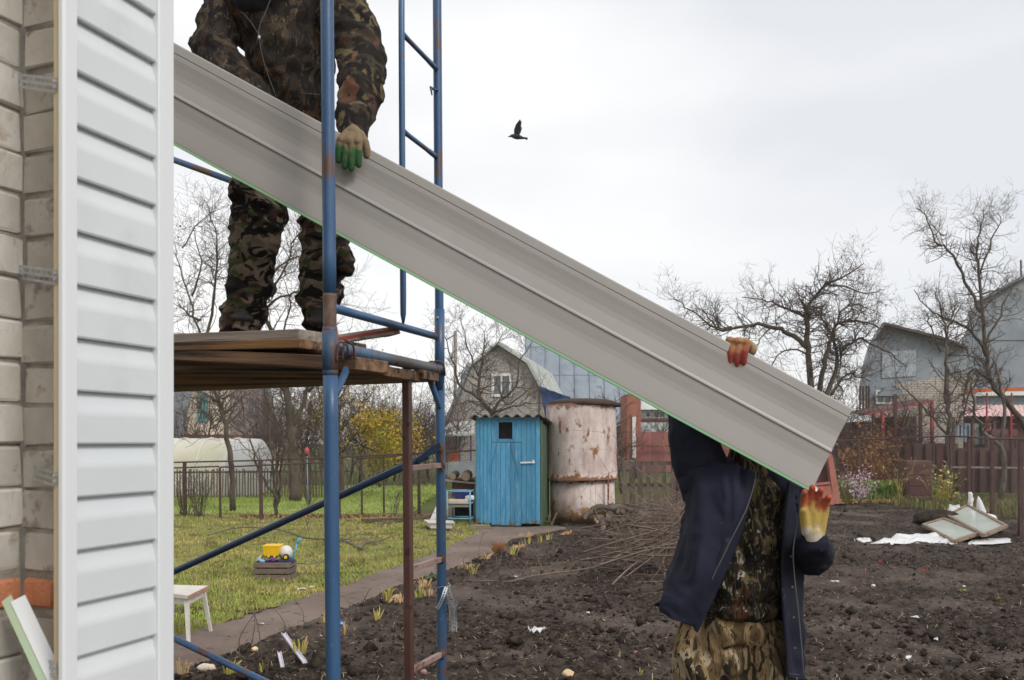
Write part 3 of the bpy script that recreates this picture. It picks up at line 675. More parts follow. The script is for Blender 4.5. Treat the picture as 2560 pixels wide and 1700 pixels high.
def fold_leg(amp=.010, fz=13, fx=5, seed=0):
    def f(c):
        q = Vector((c.x*fx+seed, c.y*fx, c.z*fz+c.x*4))
        return amp*(ridge(q)-.45)+amp*.5*(ridge(q*1.9+Vector((5, 1, 2)))-.45)
    return f
def fold_vert(amp=.01, f1=11, fz=3, seed=0):
    def f(c):
        q = Vector((c.x*f1+c.z*3+seed, c.y*f1, c.z*fz)); return amp*(ridge(q)-.5)+amp*.45*(ridge(q*2.1+Vector((3, 2, 1)))-.5)
    return f
def hand(parent, wrist, U, Nn, m, left=False, curls=((20, 25, 20),)*4, thumb=(35, 20, 15), size=1.0, cuff=.03, spread=.06, tab=55):
    """five-fingered glove. U finger direction, Nn back-of-hand normal; thumb at +V (or -V when left)"""
    U = Vector(U).normalized(); Nn = Vector(Nn); Nn = (Nn-U*Nn.dot(U)).normalized(); V = U.cross(Nn)*( -1 if left else 1); w_ = Vector(wrist); k = size
    mb = MB(); tips = []
    mb.ell(w_+U*.052*k, .040*k, .016*k, .052*k, 14, 10, (V, Nn, U))
    cap(mb, w_-U*cuff*k, w_+U*.02*k, .029*k, .027*k)
    chain(mb, [w_+U*.012*k-V*.014*k, w_+U*.082*k-V*.030*k], [.019*k, .0145*k]); chain(mb, [w_+U*.012*k+V*.014*k, w_+U*.088*k+V*.028*k], [.019*k, .0145*k])
    chain(mb, [w_+U*.02*k, w_+U*.088*k], [.019*k, .0155*k])
    lens = [(.038, .025, .020), (.044, .028, .022), (.041, .027, .021), (.032, .021, .019)]
    for i in range(4):
        off = (1.5-i)*.0215*k; base = w_+U*(.085-.004*abs(i-1.2))*k+V*off; d = (U+V*(1.5-i)*spread).normalized(); p = [w_+U*.05*k+V*off*.8, base]; r = [.012*k, .0125*k]
        ang = 0; cur = base; c_ = curls[i % len(curls)]
        for j in range(3):
            ang += rad(c_[j]); dd = (d*math.cos(ang)-Nn*math.sin(ang)); cur = cur+dd*lens[i][j]*k; p.append(cur); r.append((.0118-.0009*j)*k)
        chain(mb, p, r); tips.append(cur)
    tb = w_+U*.022*k+V*.026*k; a0_ = rad(tab); d = (U*math.cos(a0_)+V*math.sin(a0_)-Nn*.25).normalized(); cur = tb; p = [w_+U*.02*k+V*.008*k, tb]; r = [.017*k, .0165*k]
    side = d.cross(Nn); 
    for j, (ln, cu) in enumerate(zip((.036, .028, .022), thumb)):
        d = (d*math.cos(rad(cu))-(Nn*.75+V*.5*(1 if j else .3)).normalized()*math.sin(rad(cu))).normalized(); cur = cur+d*ln*k; p.append(cur); r.append((.0145-.0015*j)*k)
    chain(mb, p, r)
    me = remesh(mb, .0032, 3, .5)
    at = me.attributes.new('reach', 'FLOAT', 'POINT'); vals = []
    for v in me.vertices:
        q = v.co-w_; u_ = q.dot(U)/k; td = min((v.co-t).length for t in tips); 
        vals.append(max(0, min(1, .25+u_*3.2 if td > .062*k else 1-td*5.2/k*.9)))
    at.data.foreach_set('value', vals)
    return finish(me, 'glove', m, parent)
def head(parent, c, face=Vector((0, -1, 0)), capm=None, hood=None):
    """continuous head shape used inside the body mesh"""
    pass
def head_shapes(mb, c, f, up=UP):
    f = Vector(f).normalized(); s = f.cross(up).normalized()
    mb.ell(c+up*.03, .078, .098, .085, 16, 12, (s, f, up)); mb.ell(c-up*.045+f*.012, .060, .078, .075, 14, 10, (s, f, up))
    mb.ell(c+f*.102-up*.008, .013, .020, .026, 8, 6, (s, f, up)); mb.ell(c+f*.085-up*.055, .028, .02, .012, 8, 6, (s, f, up))
    for k in (-1, 1): mb.ell(c+s*k*.082-up*.005, .010, .020, .032, 8, 6, (s, f, up)); mb.ell(c+f*.085+s*k*.032+up*.018, .016, .012, .010, 8, 6, (s, f, up))
def face_bits(parent, c, f, up=UP):
    f = Vector(f).normalized(); s = f.cross(up).normalized()
    mb = MB()
    for k in (-1, 1): mb.ell(c+f*.092+s*k*.032+up*.017, .011, .006, .006, 10, 6, (s, f, up))
    mb.build('eyes', mat('eye_white', (.6, .6, .58), None, rough=.2), parent, True)
def boot(parent, heel, f, sz=1.0):
    f = Vector(f); f.z = 0; f.normalize(); s = f.cross(UP).normalized(); h = Vector(heel); mb = MB()
    mb.rbox(h+f*.10+UP*.014, .27*sz, .098*sz, .028, .008, (f, s, UP)); cap(mb, h+f*.02+UP*.05, h+f*.17+UP*.042, .048, .043); cap(mb, h+UP*.05, h+UP*.20, .052, .056)
    finish(remesh(mb, .007, 4), 'boot', M['boot'], parent)
# ---------------------------------------------------------------- person on the scaffold
p1 = empty('person', P(700, 822, 3.58), 'person in dark camouflage standing on the scaffold deck, gripping the panel with green tipped glove', 'person')
j = dict(sL=P(590, 0, 3.62), sR=P(848, 0, 3.62), eL=P(528, 112, 3.56), wL=P(655, 262, 3.37), eR=P(912, 165, 3.50), wR=P(884, 312, 3.26), nk=P(712, -70, 3.62), hd=P(712, -165, 3.56),
         ch=P(715, 70, 3.64), wa=P(725, 260, 3.68), pv=P(722, 340, 3.68), hL=P(676, 370, 3.68), hR=P(778, 370, 3.68), kL=P(634, 640, 3.56), kR=P(810, 640, 3.54), aL=P(606, 800, 3.62), aR=P(801, 806, 3.60))
mb = MB(); chain(mb, [j['pv'], j['wa'], j['ch'], j['nk'], j['hd']], [.09, .09, .10, .055, .055]); head_shapes(mb, j['hd'], (0, -1, -.35))
for s_ in 'LR':
    chain(mb, [j['ch'], j['s'+s_], j['e'+s_], j['w'+s_]], [.07, .055, .042, .030]); chain(mb, [j['pv'], j['h'+s_], j['k'+s_], j['a'+s_]], [.08, .07, .05, .04])
finish(remesh(mb, .012, 5), 'body', M['skin'], p1)
face_bits(p1, j['hd'], (0, -1, -.35))
mb = MB(); mb.ell(j['hd']+UP*.035+Vector((0, .01, 0)), .092, .11, .095, 14, 10); mb.ell(j['hd']+Vector((0, -.10, .06)), .06, .05, .01, 12, 6); finish(remesh(mb, .008, 4), 'cap', M['cap'], p1)
# trousers
mb = MB()
mb.ell(P(722, 330, 3.68), .185, .14, .16); mb.ell(P(722, 400, 3.68), .165, .13, .12)
chain(mb, [P(676, 400, 3.67), P(660, 480, 3.63), P(642, 565, 3.58), P(634, 640, 3.56), P(627, 700, 3.57), P(616, 760, 3.60), P(603, 800, 3.62), P(602, 813, 3.62)], [.125, .122, .110, .096, .088, .095, .092, .092])
chain(mb, [P(780, 400, 3.67), P(806, 480, 3.62), P(815, 565, 3.57), P(810, 640, 3.54), P(806, 700, 3.55), P(798, 756, 3.58), P(800, 800, 3.6)], [.125, .118, .108, .093, .090, .092, .072])
for px, py, z in ((596, 468, 3.55), (862, 650, 3.52)): mb.ell(P(px, py, z), .035, .06, .075)
for px, py in ((588, 690), (582, 755), (594, 640), (668, 720)): mb.ell(P(px, py, 3.57), .035, .05, .035)
ft = fold_leg(.016, 12, 4)
finish(remesh(mb, .008, 3), 'trousers', M['camo_pants'], p1, lambda c: ft(c)+.006*(ridge(Vector((c.x*12, c.y*12, c.z*30)))-.5))
for (a, dx) in ((P(606, 819, 3.72), .32), (P(802, 828, 3.68), .23)): boot(p1, Vector((a.x, a.y, a.z)), (dx, -1, 0), .9)
# jacket body
mb = MB()
mb.ell(P(708, 40, 3.66), .275, .18, .20); mb.ell(P(728, 140, 3.66), .195, .175, .22); mb.ell(P(740, 255, 3.68), .160, .165, .18); mb.ell(P(728, 350, 3.69), .205, .165, .15); mb.ell(P(728, 415, 3.69), .215, .165, .10)
cap(mb, P(600, -15, 3.64), P(830, -15, 3.64), .11, .11); mb.ell(P(712, -55, 3.63), .13, .12, .08)
fj = fold_vert(.012, 7, 5, 3)
finish(remesh(mb, .010, 6), 'jacket', M['camo_jacket'], p1, lambda c: fj(c)+.010*(ridge(Vector((c.x*5+c.z*6, c.y*4, c.z*9-c.x*5)))-.5))
fs = fold_leg(.014, 11, 7, 9)
mb = MB(); chain(mb, [P(600, -10, 3.64), P(555, 60, 3.60), P(526, 112, 3.54), P(580, 180, 3.44), P(650, 255, 3.38)], [.115, .095, .082, .072, .060])
finish(remesh(mb, .009, 4), 'sleeve', M['camo_jacket'], p1, fs)
mb = MB(); chain(mb, [P(840, 0, 3.62), P(880, 70, 3.56), P(905, 150, 3.50), P(902, 225, 3.40), P(886, 290, 3.31)], [.125, .108, .098, .092, .072]); cap(mb, P(886, 290, 3.31), P(884, 308, 3.29), .068, .062)
finish(remesh(mb, .008, 3), 'sleeve', M['camo_sleeve'], p1, fs)
mb = MB(); cap(mb, P(885, 300, 3.295), P(883, 332, 3.265), .062, .058); finish(remesh(mb, .006, 3), 'cuff', M['camo_sleeve'], p1, fold_vert(.004, 40, 5))
mb = MB(); cap(mb, P(600, -60, 3.55), P(830, -60, 3.55), .09, .09); mb.ell(P(640, -20, 3.52), .12, .09, .09); finish(remesh(mb, .01, 6), 'hood', M['cap'], p1, fold_leg(.008, 9, 5))
# zip and drawstring
wire('zip', [P(690, -40, 3.44), P(668, 20, 3.44), P(648, 70, 3.45), P(650, 110, 3.455), P(664, 170, 3.47), P(690, 240, 3.49)], .0018, M['cordage'], p1)
wire('drawstring', [P(603, 28, 3.44), P(625, 52, 3.45), P(644, 82, 3.45), P(648, 92, 3.44)], .0012, M['cordage'], p1)
m_ = MB(); m_.ell(P(648, 94, 3.435), .007, .006, .011, 8, 6); m_.build('zip_pull', M['zinc'], p1, True)
hand(p1, P(884, 330, 3.235), P(874, 352, 3.145)-P(884, 330, 3.215), (0.05, -.75, .65), M['glove_green'], left=True, curls=((38, 14, 8), (40, 12, 8), (42, 12, 8), (40, 16, 8)), thumb=(10, 20, 20), size=1.12, tab=38, cuff=.045, spread=.04)
hand(p1, P(665, 275, 3.35), (.35, -.1, -.9), (0, 1, .2), M['glove_green'], curls=((15, 25, 20),), size=1.1)
# ---------------------------------------------------------------- person carrying the lower end
p2 = empty('person', (P(1830, 1545, 3.34).x, 3.34, 0), 'person in open navy jacket and tan camouflage trousers holding up the lower panel end', 'person')
j = dict(sL=P(1755, 1195, 3.34), sR=P(1975, 1215, 3.34), eL=P(1716, 1020, 3.36), wL=P(1850, 890, 3.24), eR=P(2030, 1400, 3.34), wR=P(2037, 1352, 3.10), nk=P(1868, 1160, 3.34), hd=P(1878, 1072, 3.32),
         ch=P(1862, 1275, 3.36), wa=P(1850, 1440, 3.37), pv=P(1835, 1560, 3.37), hL=P(1775, 1600, 3.37), hR=P(1895, 1600, 3.37))
fl = Vector((P(1755, 2123, 3.30).x, 3.40, .0)); fr = Vector((P(1925, 2123, 3.3).x, 3.30, .0)); kl = P(1762, 1850, 3.32); kr = P(1910, 1850, 3.25)
mb = MB(); chain(mb, [j['pv'], j['wa'], j['ch'], j['nk'], j['hd']], [.09, .09, .09, .055, .055]); head_shapes(mb, j['hd'], (.1, -1, .1))
for s_, kk, ff in (('L', kl, fl), ('R', kr, fr)):
    chain(mb, [j['ch'], j['s'+s_], j['e'+s_], j['w'+s_]], [.07, .05, .040, .028]); chain(mb, [j['pv'], j['h'+s_], kk, ff+UP*.08], [.08, .07, .05, .04])
finish(remesh(mb, .012, 5), 'body', M['skin'], p2); face_bits(p2, j['hd'], (.1, -1, .1))
mb = MB(); mb.ell(j['hd']+UP*.035+Vector((0, .01, 0)), .092, .11, .09, 14, 10); finish(remesh(mb, .008, 4), 'cap', M['cap'], p2)
mb = MB(); mb.ell(P(1828, 1570, 3.37), .190, .14, .10); mb.ell(P(1830, 1545, 3.37), .185, .13, .05); mb.ell(P(1833, 1640, 3.36), .13, .115, .11); mb.ell(P(1834, 1690, 3.36), .08, .10, .10)
chain(mb, [P(1754, 1600, 3.37), P(1752, 1700, 3.35), kl, fl+UP*.32, fl+UP*.10], [.108, .106, .10, .09, .085]); chain(mb, [P(1908, 1600, 3.37), P(1914, 1700, 3.33), kr, fr+UP*.32, fr+UP*.10], [.108, .106, .10, .09, .085])
ft2 = fold_vert(.022, 7, 4, 6)
finish(remesh(mb, .009, 3), 'trousers', M['camo_tan'], p2, ft2)
boot(p2, fl, (-.2, -1, 0)); boot(p2, fr, (.15, -1, 0))
mb = MB(); mb.ell(P(1865, 1250, 3.37), .205, .15, .15); mb.ell(P(1862, 1340, 3.36), .185, .15, .16); mb.ell(P(1850, 1450, 3.35), .180, .16, .15); mb.ell(P(1843, 1515, 3.36), .178, .155, .07); mb.ell(P(1868, 1175, 3.36), .10, .09, .07); cap(mb, P(1868, 1170, 3.35), P(1872, 1138, 3.34), .085, .075)
fsh = fold_vert(.011, 9, 3.5, 2)
finish(remesh(mb, .009, 4), 'shirt', M['camo_shirt'], p2, lambda c: fsh(c)+.007*(ridge(Vector((c.x*6, c.y*5, c.z*14+c.x*8)))-.5))
# open jacket as a draped shell
LV = [
 [(1888, 1180, 3.22), (1812, 1160, 3.21), (1722, 1178, 3.32), (1760, 1165, 3.47), (1870, 1175, 3.50), (1955, 1195, 3.47), (1995, 1215, 3.34), (1972, 1205, 3.21)],
 [(1872, 1262, 3.17), (1800, 1262, 3.14), (1712, 1270, 3.30), (1750, 1280, 3.49), (1860, 1290, 3.53), (1962, 1290, 3.48), (2001, 1290, 3.35), (1962, 1280, 3.19)],
 [(1845, 1350, 3.15), (1775, 1350, 3.11), (1695, 1355, 3.27), (1740, 1365, 3.50), (1860, 1380, 3.54), (1962, 1390, 3.49), (2003, 1395, 3.35), (1956, 1390, 3.18)],
 [(1808, 1440, 3.13), (1742, 1435, 3.08), (1668, 1432, 3.25), (1722, 1445, 3.50), (1858, 1475, 3.55), (1962, 1490, 3.49), (2004, 1500, 3.34), (1957, 1500, 3.17)],
 [(1772, 1520, 3.12), (1712, 1500, 3.07), (1648, 1480, 3.24), (1710, 1500, 3.50), (1856, 1550, 3.55), (1964, 1590, 3.49), (2007, 1610, 3.33), (1964, 1600, 3.16)],
 [(1742, 1580, 3.12), (1690, 1546, 3.08), (1638, 1505, 3.24), (1702, 1540, 3.50), (1854, 1600, 3.55), (1966, 1660, 3.49), (2009, 1698, 3.33), (1970, 1694, 3.16)]]
LV = [[P(*q) for q in lv] for lv in LV]
def cat(pts, u):
    n = len(pts)-1; i = min(int(u*n), n-1); t = u*n-i; p0, p1_, p2_, p3 = pts[max(i-1, 0)], pts[i], pts[i+1], pts[min(i+2, n)]
    return .5*((2*p1_)+(-p0+p2_)*t+(2*p0-5*p1_+4*p2_-p3)*t*t+(-p0+3*p1_-3*p2_+p3)*t**3)
mb = MB(); NU, NV = 110, 60
for iv in range(NV+1):
    v = iv/NV
    for iu in range(NU+1):
        u = iu/NU; cols = [cat(lv, u) for lv in LV]; q = cat(cols, v)
        ctr = cat([P(1860, 1200, 3.36), P(1855, 1450, 3.36), P(1850, 1640, 3.36)], v); dr = (q-ctr); dr.z = 0; dr.normalize()
        k = .35+.65*v
        fo = .026*k*math.sin(u*34+v*2.2+2*noise.noise(Vector((u*3, v*2, 0))))*(1 if u < .35 else .45)+.024*(ridge(Vector((u*13+v*1.5, v*2.2, 1.3)))-.5)+.007*(ridge(Vector((u*20, v*9+u*9, 4)))-.5)
        if u < .42: fo += .026*max(0, 1-v*1.5)*(ridge(Vector((u*24+v*3, v*1.6, 7.7)))-.4)
        edge = min(u, 1-u)*12; q = q+dr*fo*min(1, edge)
        mb.v.append(tuple(q))
for iv in range(NV):
    for iu in range(NU):
        a = iv*(NU+1)+iu; mb.f.append((a, a+1, a+NU+2, a+NU+1))
jk = mb.build('jacket', M['navy'], p2, True, fix=False); sm = jk.modifiers.new('s', 'SOLIDIFY'); sm.thickness = .009; sm.offset = 0
mb = MB()
chain(mb, [P(1770, 1230, 3.36), P(1752, 1165, 3.35), P(1730, 1090, 3.36), P(1722, 1020, 3.37), P(1765, 960, 3.33), P(1825, 905, 3.27)], [.10, .105, .098, .088, .075, .062])
fa = fold_leg(.012, 8, 10, 4)
finish(remesh(mb, .009, 4), 'sleeve', M['navy'], p2, lambda c: .012*(ridge(Vector((c.x*16+c.z*5, c.y*6, c.z*4-c.x*5)))-.5)+fa(c)*.5)
mb = MB(); cap(mb, P(1765, 1200, 3.33), P(1865, 1195, 3.34), .105, .06); cap(mb, P(1955, 1215, 3.35), P(1880, 1195, 3.35), .085, .06)
finish(remesh(mb, .010, 5), 'yoke', M['navy'], p2, lambda c: .016*(ridge(Vector((c.x*17+c.z*7, c.y*4, c.z*3)))-.5))
mb = MB(); chain(mb, [P(1965, 1225, 3.37), P(2000, 1310, 3.37), P(2028, 1385, 3.34), P(2034, 1378, 3.24), P(2037, 1370, 3.14), P(2037, 1362, 3.10)], [.085, .080, .084, .074, .062, .055])
finish(remesh(mb, .008, 3), 'sleeve', M['navy'], p2, fold_leg(.008, 16, 9, 2))
wire('zip_edge', [P(1868, 1148, 3.14), P(1886, 1168, 3.15), P(1889, 1195, 3.15), P(1870, 1262, 3.13), P(1848, 1310, 3.10), P(1826, 1352, 3.09), P(1806, 1395, 3.08), P(1788, 1430, 3.08), P(1780, 1450, 3.08)], .0016, M['cordage'], p2)
wire('zip_edge', [P(2016, 1232, 3.02), P(2002, 1240, 3.03), P(1999, 1265, 3.06), P(1992, 1320, 3.09), P(1983, 1375, 3.10), P(1986, 1440, 3.12), P(1996, 1530, 3.13), P(2006, 1640, 3.14), P(2009, 1690, 3.16)], .0022, M['cordage'], p2)
hand(p2, P(1862, 866, 3.205), P(1834, 846, 3.10)-P(1858, 862, 3.205), (.25, .05, 1), M['glove_red'], left=False, curls=((70, 35, 15), (75, 33, 15), (75, 33, 15), (70, 35, 15)), thumb=(30, 30, 20), size=1.1, cuff=.05)
hand(p2, P(2036, 1346, 3.08), (-.03, -.10, 1), (.1, 1, .1), M['glove_yel'], left=False, curls=((6, 12, 18), (4, 12, 20), (6, 14, 20), (10, 16, 22)), thumb=(4, 6, 6), size=1.12, cuff=.004, spread=.045, tab=16)
# snap studs on the open jacket edge, pocket flap seams
for k in range(5):
    q = LV[2][7].lerp(LV[5][7], k/4)+Vector((.028, -.012, 0)); mb = MB(); mb.lathe(q, [(.001, 0), (.0042, .001), (.0042, .003), (.001, .004)], 10, Vector((0, -1, 0))); mb.build('snap_stud', M['cordage'], p2)
wire('hem_seam', [LV[5][7].lerp(LV[4][7], .12)+Vector((.004, -.008, 0)), LV[5][6].lerp(LV[4][6], .12)+Vector((0, -.01, 0))], .0012, M['cordage'], p2)
wire('pocket_seam', [P(752, 232, 3.485), P(790, 236, 3.485), P(800, 236, 3.49)], .0014, M['cordage'], p1)
# loose clear plastic strip by the corner of the panel
# ---------------------------------------------------------------- crow
M['crow'] = mat('crow_feathers', (.012, .012, .016), (.02, .02, .026), 10, .6)
zb_ = 21.0
crow = empty('crow', P(1294, 343, zb_), 'black crow in flight against the grey sky', 'bird')
mb = MB(); pts = [(1269, 342, .004), (1273, 341.5, .012), (1279, 339.5, .038), (1287, 341, .062), (1295, 342, .066), (1303, 344, .042), (1310, 345.5, .022), (1317, 347, .010)]
mb.tube([P(a, b, zb_) for a, b, r in pts], [r for a, b, r in pts], 12); mb.build('body', M['crow'], crow, True)
def wing(dy, tipdx, nm='wing'):
    mb = MB(); out_ = [(1285, 339), (1285, 328), (1289, 318), (1295, 311), (1300, 306), (1302, 311), (1304, 309), (1303, 316), (1302, 324), (1299, 333), (1298, 341)]
    fr_ = []
    for (a, b) in out_:
        t = (341-b)/36; p = P(a+tipdx*t, b, zb_); p.y += dy*(.10+.9*t); fr_.append(p)
    c = sum(fr_, Vector())/len(fr_); mb.prism(fr_, Vector((0, .012, .0))); return mb.build(nm, M['crow'], crow)
wing(-.22, 0); wing(.25, 2)
mb = MB(); mb.prism([P(1305, 344, zb_)+Vector((0, .03, 0)), P(1305, 344, zb_)-Vector((0, .03, 0)), P(1319, 347.5, zb_)-Vector((0, .08, 0)), P(1319, 347.5, zb_)+Vector((0, .08, 0))], Vector((0, 0, .01))); mb.build('tail', M['crow'], crow)
# ================================================================ trees
def barkmat(name, a, b_, c_=None): return mat(name, a, b_, 6, .9, .4, 30, stretch=(1, 1, .4), c3=c_, s3=9, t3=.57, w3=.06, spec=.1)
M['bark'] = barkmat('dark_bark', (.062, .047, .039), (.115, .092, .076), (.12, .11, .06))
M['bark_pale'] = barkmat('pale_bark', (.11, .09, .075), (.20, .17, .145), (.07, .055, .045))
M['twig'] = mat('twigs', (.10, .074, .062), (.155, .12, .10), 3, .9, spec=.1)
M['twig_red'] = mat('reddish_twigs', (.095, .062, .052), (.14, .10, .085), 2, .9, spec=.1)
M['yleaf'] = mat('yellow_leaves', (.52, .31, .02), (.68, .44, .04), 2.5, .7, c3=(.24, .24, .04), s3=1.2, t3=.5, w3=.12, spec=.2)
M['dryleaf'] = mat('dry_leaves', (.12, .065, .03), (.20, .11, .045), 6, .8)
class Tw:
    """collects thin 3-sided twigs with numpy friendly lists"""
    def __init__(s): s.v = []; s.f = []
    def add(s, pts, r0, r1, n=3):
        m = len(pts); b = len(s.v); d = pts[-1]-pts[0]; u = d.orthogonal().normalized(); w_ = d.cross(u).normalized()
        for i, p in enumerate(pts):
            r = r0+(r1-r0)*i/(m-1)
            for k in range(n):
                a = 6.2832*k/n; q = p+u*(math.cos(a)*r)+w_*(math.sin(a)*r); s.v.append((q.x, q.y, q.z))
        for i in range(m-1):
            for k in range(n): k2 = (k+1) % n; s.f.append((b+i*n+k, b+i*n+k2, b+(i+1)*n+k2, b+(i+1)*n+k))
    def mesh(s, name, m):
        o = npmesh(name, np.array(s.v), np.array(s.f), m); return o
def grow(tw, rr, p, d, ln, r, lvl, up, wig=.22, ends=None, kids=4, rmin=.0035):
    seg = 4 if lvl > 0 else 3; pts = [p]; cur = p.copy(); dd = d.copy()
    for i in range(seg):
        dd = (dd+Vector((rr.gauss(0, wig), rr.gauss(0, wig), rr.gauss(0, wig)+up*.18))).normalized(); cur = cur+dd*(ln/seg); pts.append(cur)
    tw.add(pts, max(r, rmin), max(r*.45, rmin*.8), 4 if r > .02 else 3)
    if ends is not None: ends.append(pts[-1]); ends.append(pts[2])
    if lvl <= 0: return
    n = max(2, int(kids*rr.uniform(.7, 1.3)))
    for k in range(n):
        t = rr.uniform(.2, 1.0)*seg; i = min(int(t), seg-1); q = pts[i].lerp(pts[i+1], t-i); a = (pts[i+1]-pts[i]).normalized()
        side = Vector((rr.gauss(0, 1), rr.gauss(0, 1), rr.gauss(0, 1))); side = (side-a*side.dot(a)).normalized()
        nd = (a*rr.uniform(.25, .9)+side*.9+UP*up*.35).normalized()
        grow(tw, rr, q, nd, ln*rr.uniform(.38, .72), r*.5, lvl-1, up, wig, ends, kids, rmin)
def smooth_pts(pts, k=4):
    o = []
    for i in range(len(pts)-1):
        p0, p1_, p2_, p3 = pts[max(i-1, 0)], pts[i], pts[i+1], pts[min(i+2, len(pts)-1)]
        for s_ in range(k):
            t = s_/k; o.append(.5*((2*p1_)+(-p0+p2_)*t+(2*p0-5*p1_+4*p2_-p3)*t*t+(-p0+3*p1_-3*p2_+p3)*t**3))
    o.append(pts[-1]); return o
def limb_tree(name, label, z, limbs, seed, ndens=5.0, clen=1.2, lvl=2, up=.5, kids=4, bark=None, twigm=None, group=None, base=None, skip=.15, dz=.8, rmin=.0035, cat='tree', kdown=0):
    """limbs: list of ([(px,py),...], r0, r1) pixel guides at distance z, each bent in depth"""
    rr = random.Random(seed); bark = bark or M['bark']; twigm = twigm or M['twig']; tr_ = MB(); tw = Tw(); ends = []
    b = base or P(limbs[0][0][0][0], limbs[0][0][0][1], z); b = Vector((b.x, b.y, 0)); root = empty(name, b, label, cat, group)
    for (pp, r0, r1) in limbs:
        r0 *= .85; r1 *= .7
        ph = rr.uniform(-1, 1)*dz; n = len(pp); pts = [P(a, c, z)+Vector((0, ph*(i/max(n-1, 1))**1.3, 0)) for i, (a, c) in enumerate(pp)]
        sp = smooth_pts(pts, 4); sp = [q+Vector((rr.gauss(0, .02), rr.gauss(0, .03), rr.gauss(0, .02)))*(i > 0) for i, q in enumerate(sp)]
        m = len(sp); tr_.tube(sp, [r0+(r1-r0)*i/(m-1) for i in range(m)], 7)
        L_ = sum((sp[i+1]-sp[i]).length for i in range(m-1)); k = int(L_*ndens)
        for _ in range(k):
            t = rr.uniform(skip, 1)*(m-1); i = min(int(t), m-2); q = sp[i].lerp(sp[i+1], t-i); a = (sp[i+1]-sp[i]).normalized()
            side = Vector((rr.gauss(0, 1), rr.gauss(0, 1), rr.gauss(0, 1)+.3*up-kdown)); side = (side-a*side.dot(a)).normalized(); r = (r0+(r1-r0)*t/(m-1))
            nd = (a*rr.uniform(.1, .9)+side).normalized(); grow(tw, rr, q, nd, clen*rr.uniform(.4, 1.15), min(r*.5, .02), lvl, up, .22, ends, kids, rmin)
    tr_.build('trunk', bark, root, True)
    c_ = tw.mesh('crown', twigm); par(c_, root)
    return root, ends
def leaves(ends, n, size, m, parent, name='leaves', spread=.12, seed=1, filt=None):
    rr = np.random.default_rng(seed); E = np.array([tuple(e) for e in ends]); 
    if filt is not None: E = E[filt(E)]
    if len(E) == 0: return None
    c = E[rr.integers(0, len(E), n)]+rr.normal(0, spread, (n, 3)); a = rr.normal(0, 1, (n, 3)); a /= np.linalg.norm(a, axis=1)[:, None]
    b_ = rr.normal(0, 1, (n, 3)); b_ = np.cross(a, b_); b_ /= np.linalg.norm(b_, axis=1)[:, None]; s = (size*rr.uniform(.6, 1.4, n))[:, None]
    V = np.stack([c-a*s, c+b_*s*.55, c+a*s, c-b_*s*.55], 1).reshape(-1, 3); F_ = np.arange(n*4).reshape(-1, 4)
    o = npmesh(name, V, F_, m); return par(o, parent)
# apple tree right of centre
r_, en = limb_tree('apple_tree', 'old spreading leafless apple tree above the right end of the panel', 24.0, [
    ([(2030, 1245), (2026, 1100), (2026, 960), (2018, 870), (2014, 800), (2025, 760), (2055, 718), (2110, 692), (2155, 660)], .14, .016),
    ([(2020, 870), (1975, 832), (1930, 816), (1870, 812), (1815, 822), (1786, 795), (1765, 765)], .09, .02),
    ([(1830, 818), (1790, 825), (1750, 800), (1705, 775), (1672, 752)], .045, .015),
    ([(2016, 790), (1975, 772), (1930, 745), (1872, 730)], .06, .015),
    ([(2034, 1060), (2052, 960), (2062, 900), (2078, 850), (2092, 812), (2132, 800), (2180, 812), (2232, 838)], .10, .016),
    ([(2060, 1000), (2094, 920), (2102, 860), (2085, 800), (2070, 760)], .09, .02),
    ([(2100, 880), (2140, 850), (2190, 880), (2235, 925)], .05, .015), ([(2080, 985), (2110, 950), (2160, 930), (2225, 945)], .06, .015),
    ([(2058, 716), (2110, 716), (2150, 735), (2205, 728)], .04, .012), ([(2090, 815), (2115, 770), (2160, 760), (2215, 775)], .04, .012),
    ([(2018, 890), (1985, 870), (1950, 890), (1935, 925)], .035, .012), ([(1930, 816), (1900, 850), (1880, 890)], .03, .01), ([(2100, 860), (2125, 900), (2130, 950)], .035, .012)],
    11, 13, .80, 2, .22, 4, skip=.22, dz=1.5, rmin=.0026)
leaves(en, 520, .030, M['dryleaf'], r_, spread=.05, seed=2)
r_, en = limb_tree('bare_tree', 'tall dark leafless tree at the right edge, in front of the grey gambrel house', 25.0, [
    ([(2600, 1160), (2560, 1060), (2510, 1000), (2472, 945), (2468, 900), (2455, 800), (2446, 680), (2440, 620), (2450, 570), (2456, 530)], .12, .012),
    ([(2452, 780), (2420, 700), (2385, 620), (2360, 590), (2345, 520), (2333, 495)], .06, .012),
    ([(2466, 890), (2430, 840), (2370, 810), (2300, 790), (2240, 742)], .07, .012),
    ([(2458, 735), (2500, 722), (2545, 712)], .04, .012), ([(2447, 690), (2475, 600), (2488, 560), (2474, 540)], .035, .008),
    ([(2462, 860), (2500, 800), (2530, 745), (2560, 700)], .05, .012), ([(2360, 590), (2320, 575), (2285, 560)], .02, .008), ([(2470, 950), (2430, 925), (2402, 985), (2395, 1040)], .06, .03)],
    12, 10, .80, 2, .35, 4, skip=.25, dz=1.2, rmin=.0026)
limb_tree('young_tree', 'smaller pale stemmed bare tree between the red porch and the swing', 23.5, [
    ([(2368, 1250), (2370, 1100), (2365, 1000), (2355, 930), (2350, 860), (2338, 800), (2310, 740)], .09, .02), ([(2372, 1090), (2330, 1030), (2290, 975), (2270, 930)], .045, .012),
    ([(2366, 1010), (2368, 900), (2372, 820), (2395, 760)], .05, .012), ([(2372, 1095), (2400, 1040), (2405, 980), (2425, 930)], .05, .012), ([(2352, 880), (2310, 820), (2270, 790)], .03, .01)],
    13, 7, .8, 2, .3, 4, rmin=.0026, bark=M['bark_pale'], skip=.2, dz=1.2)
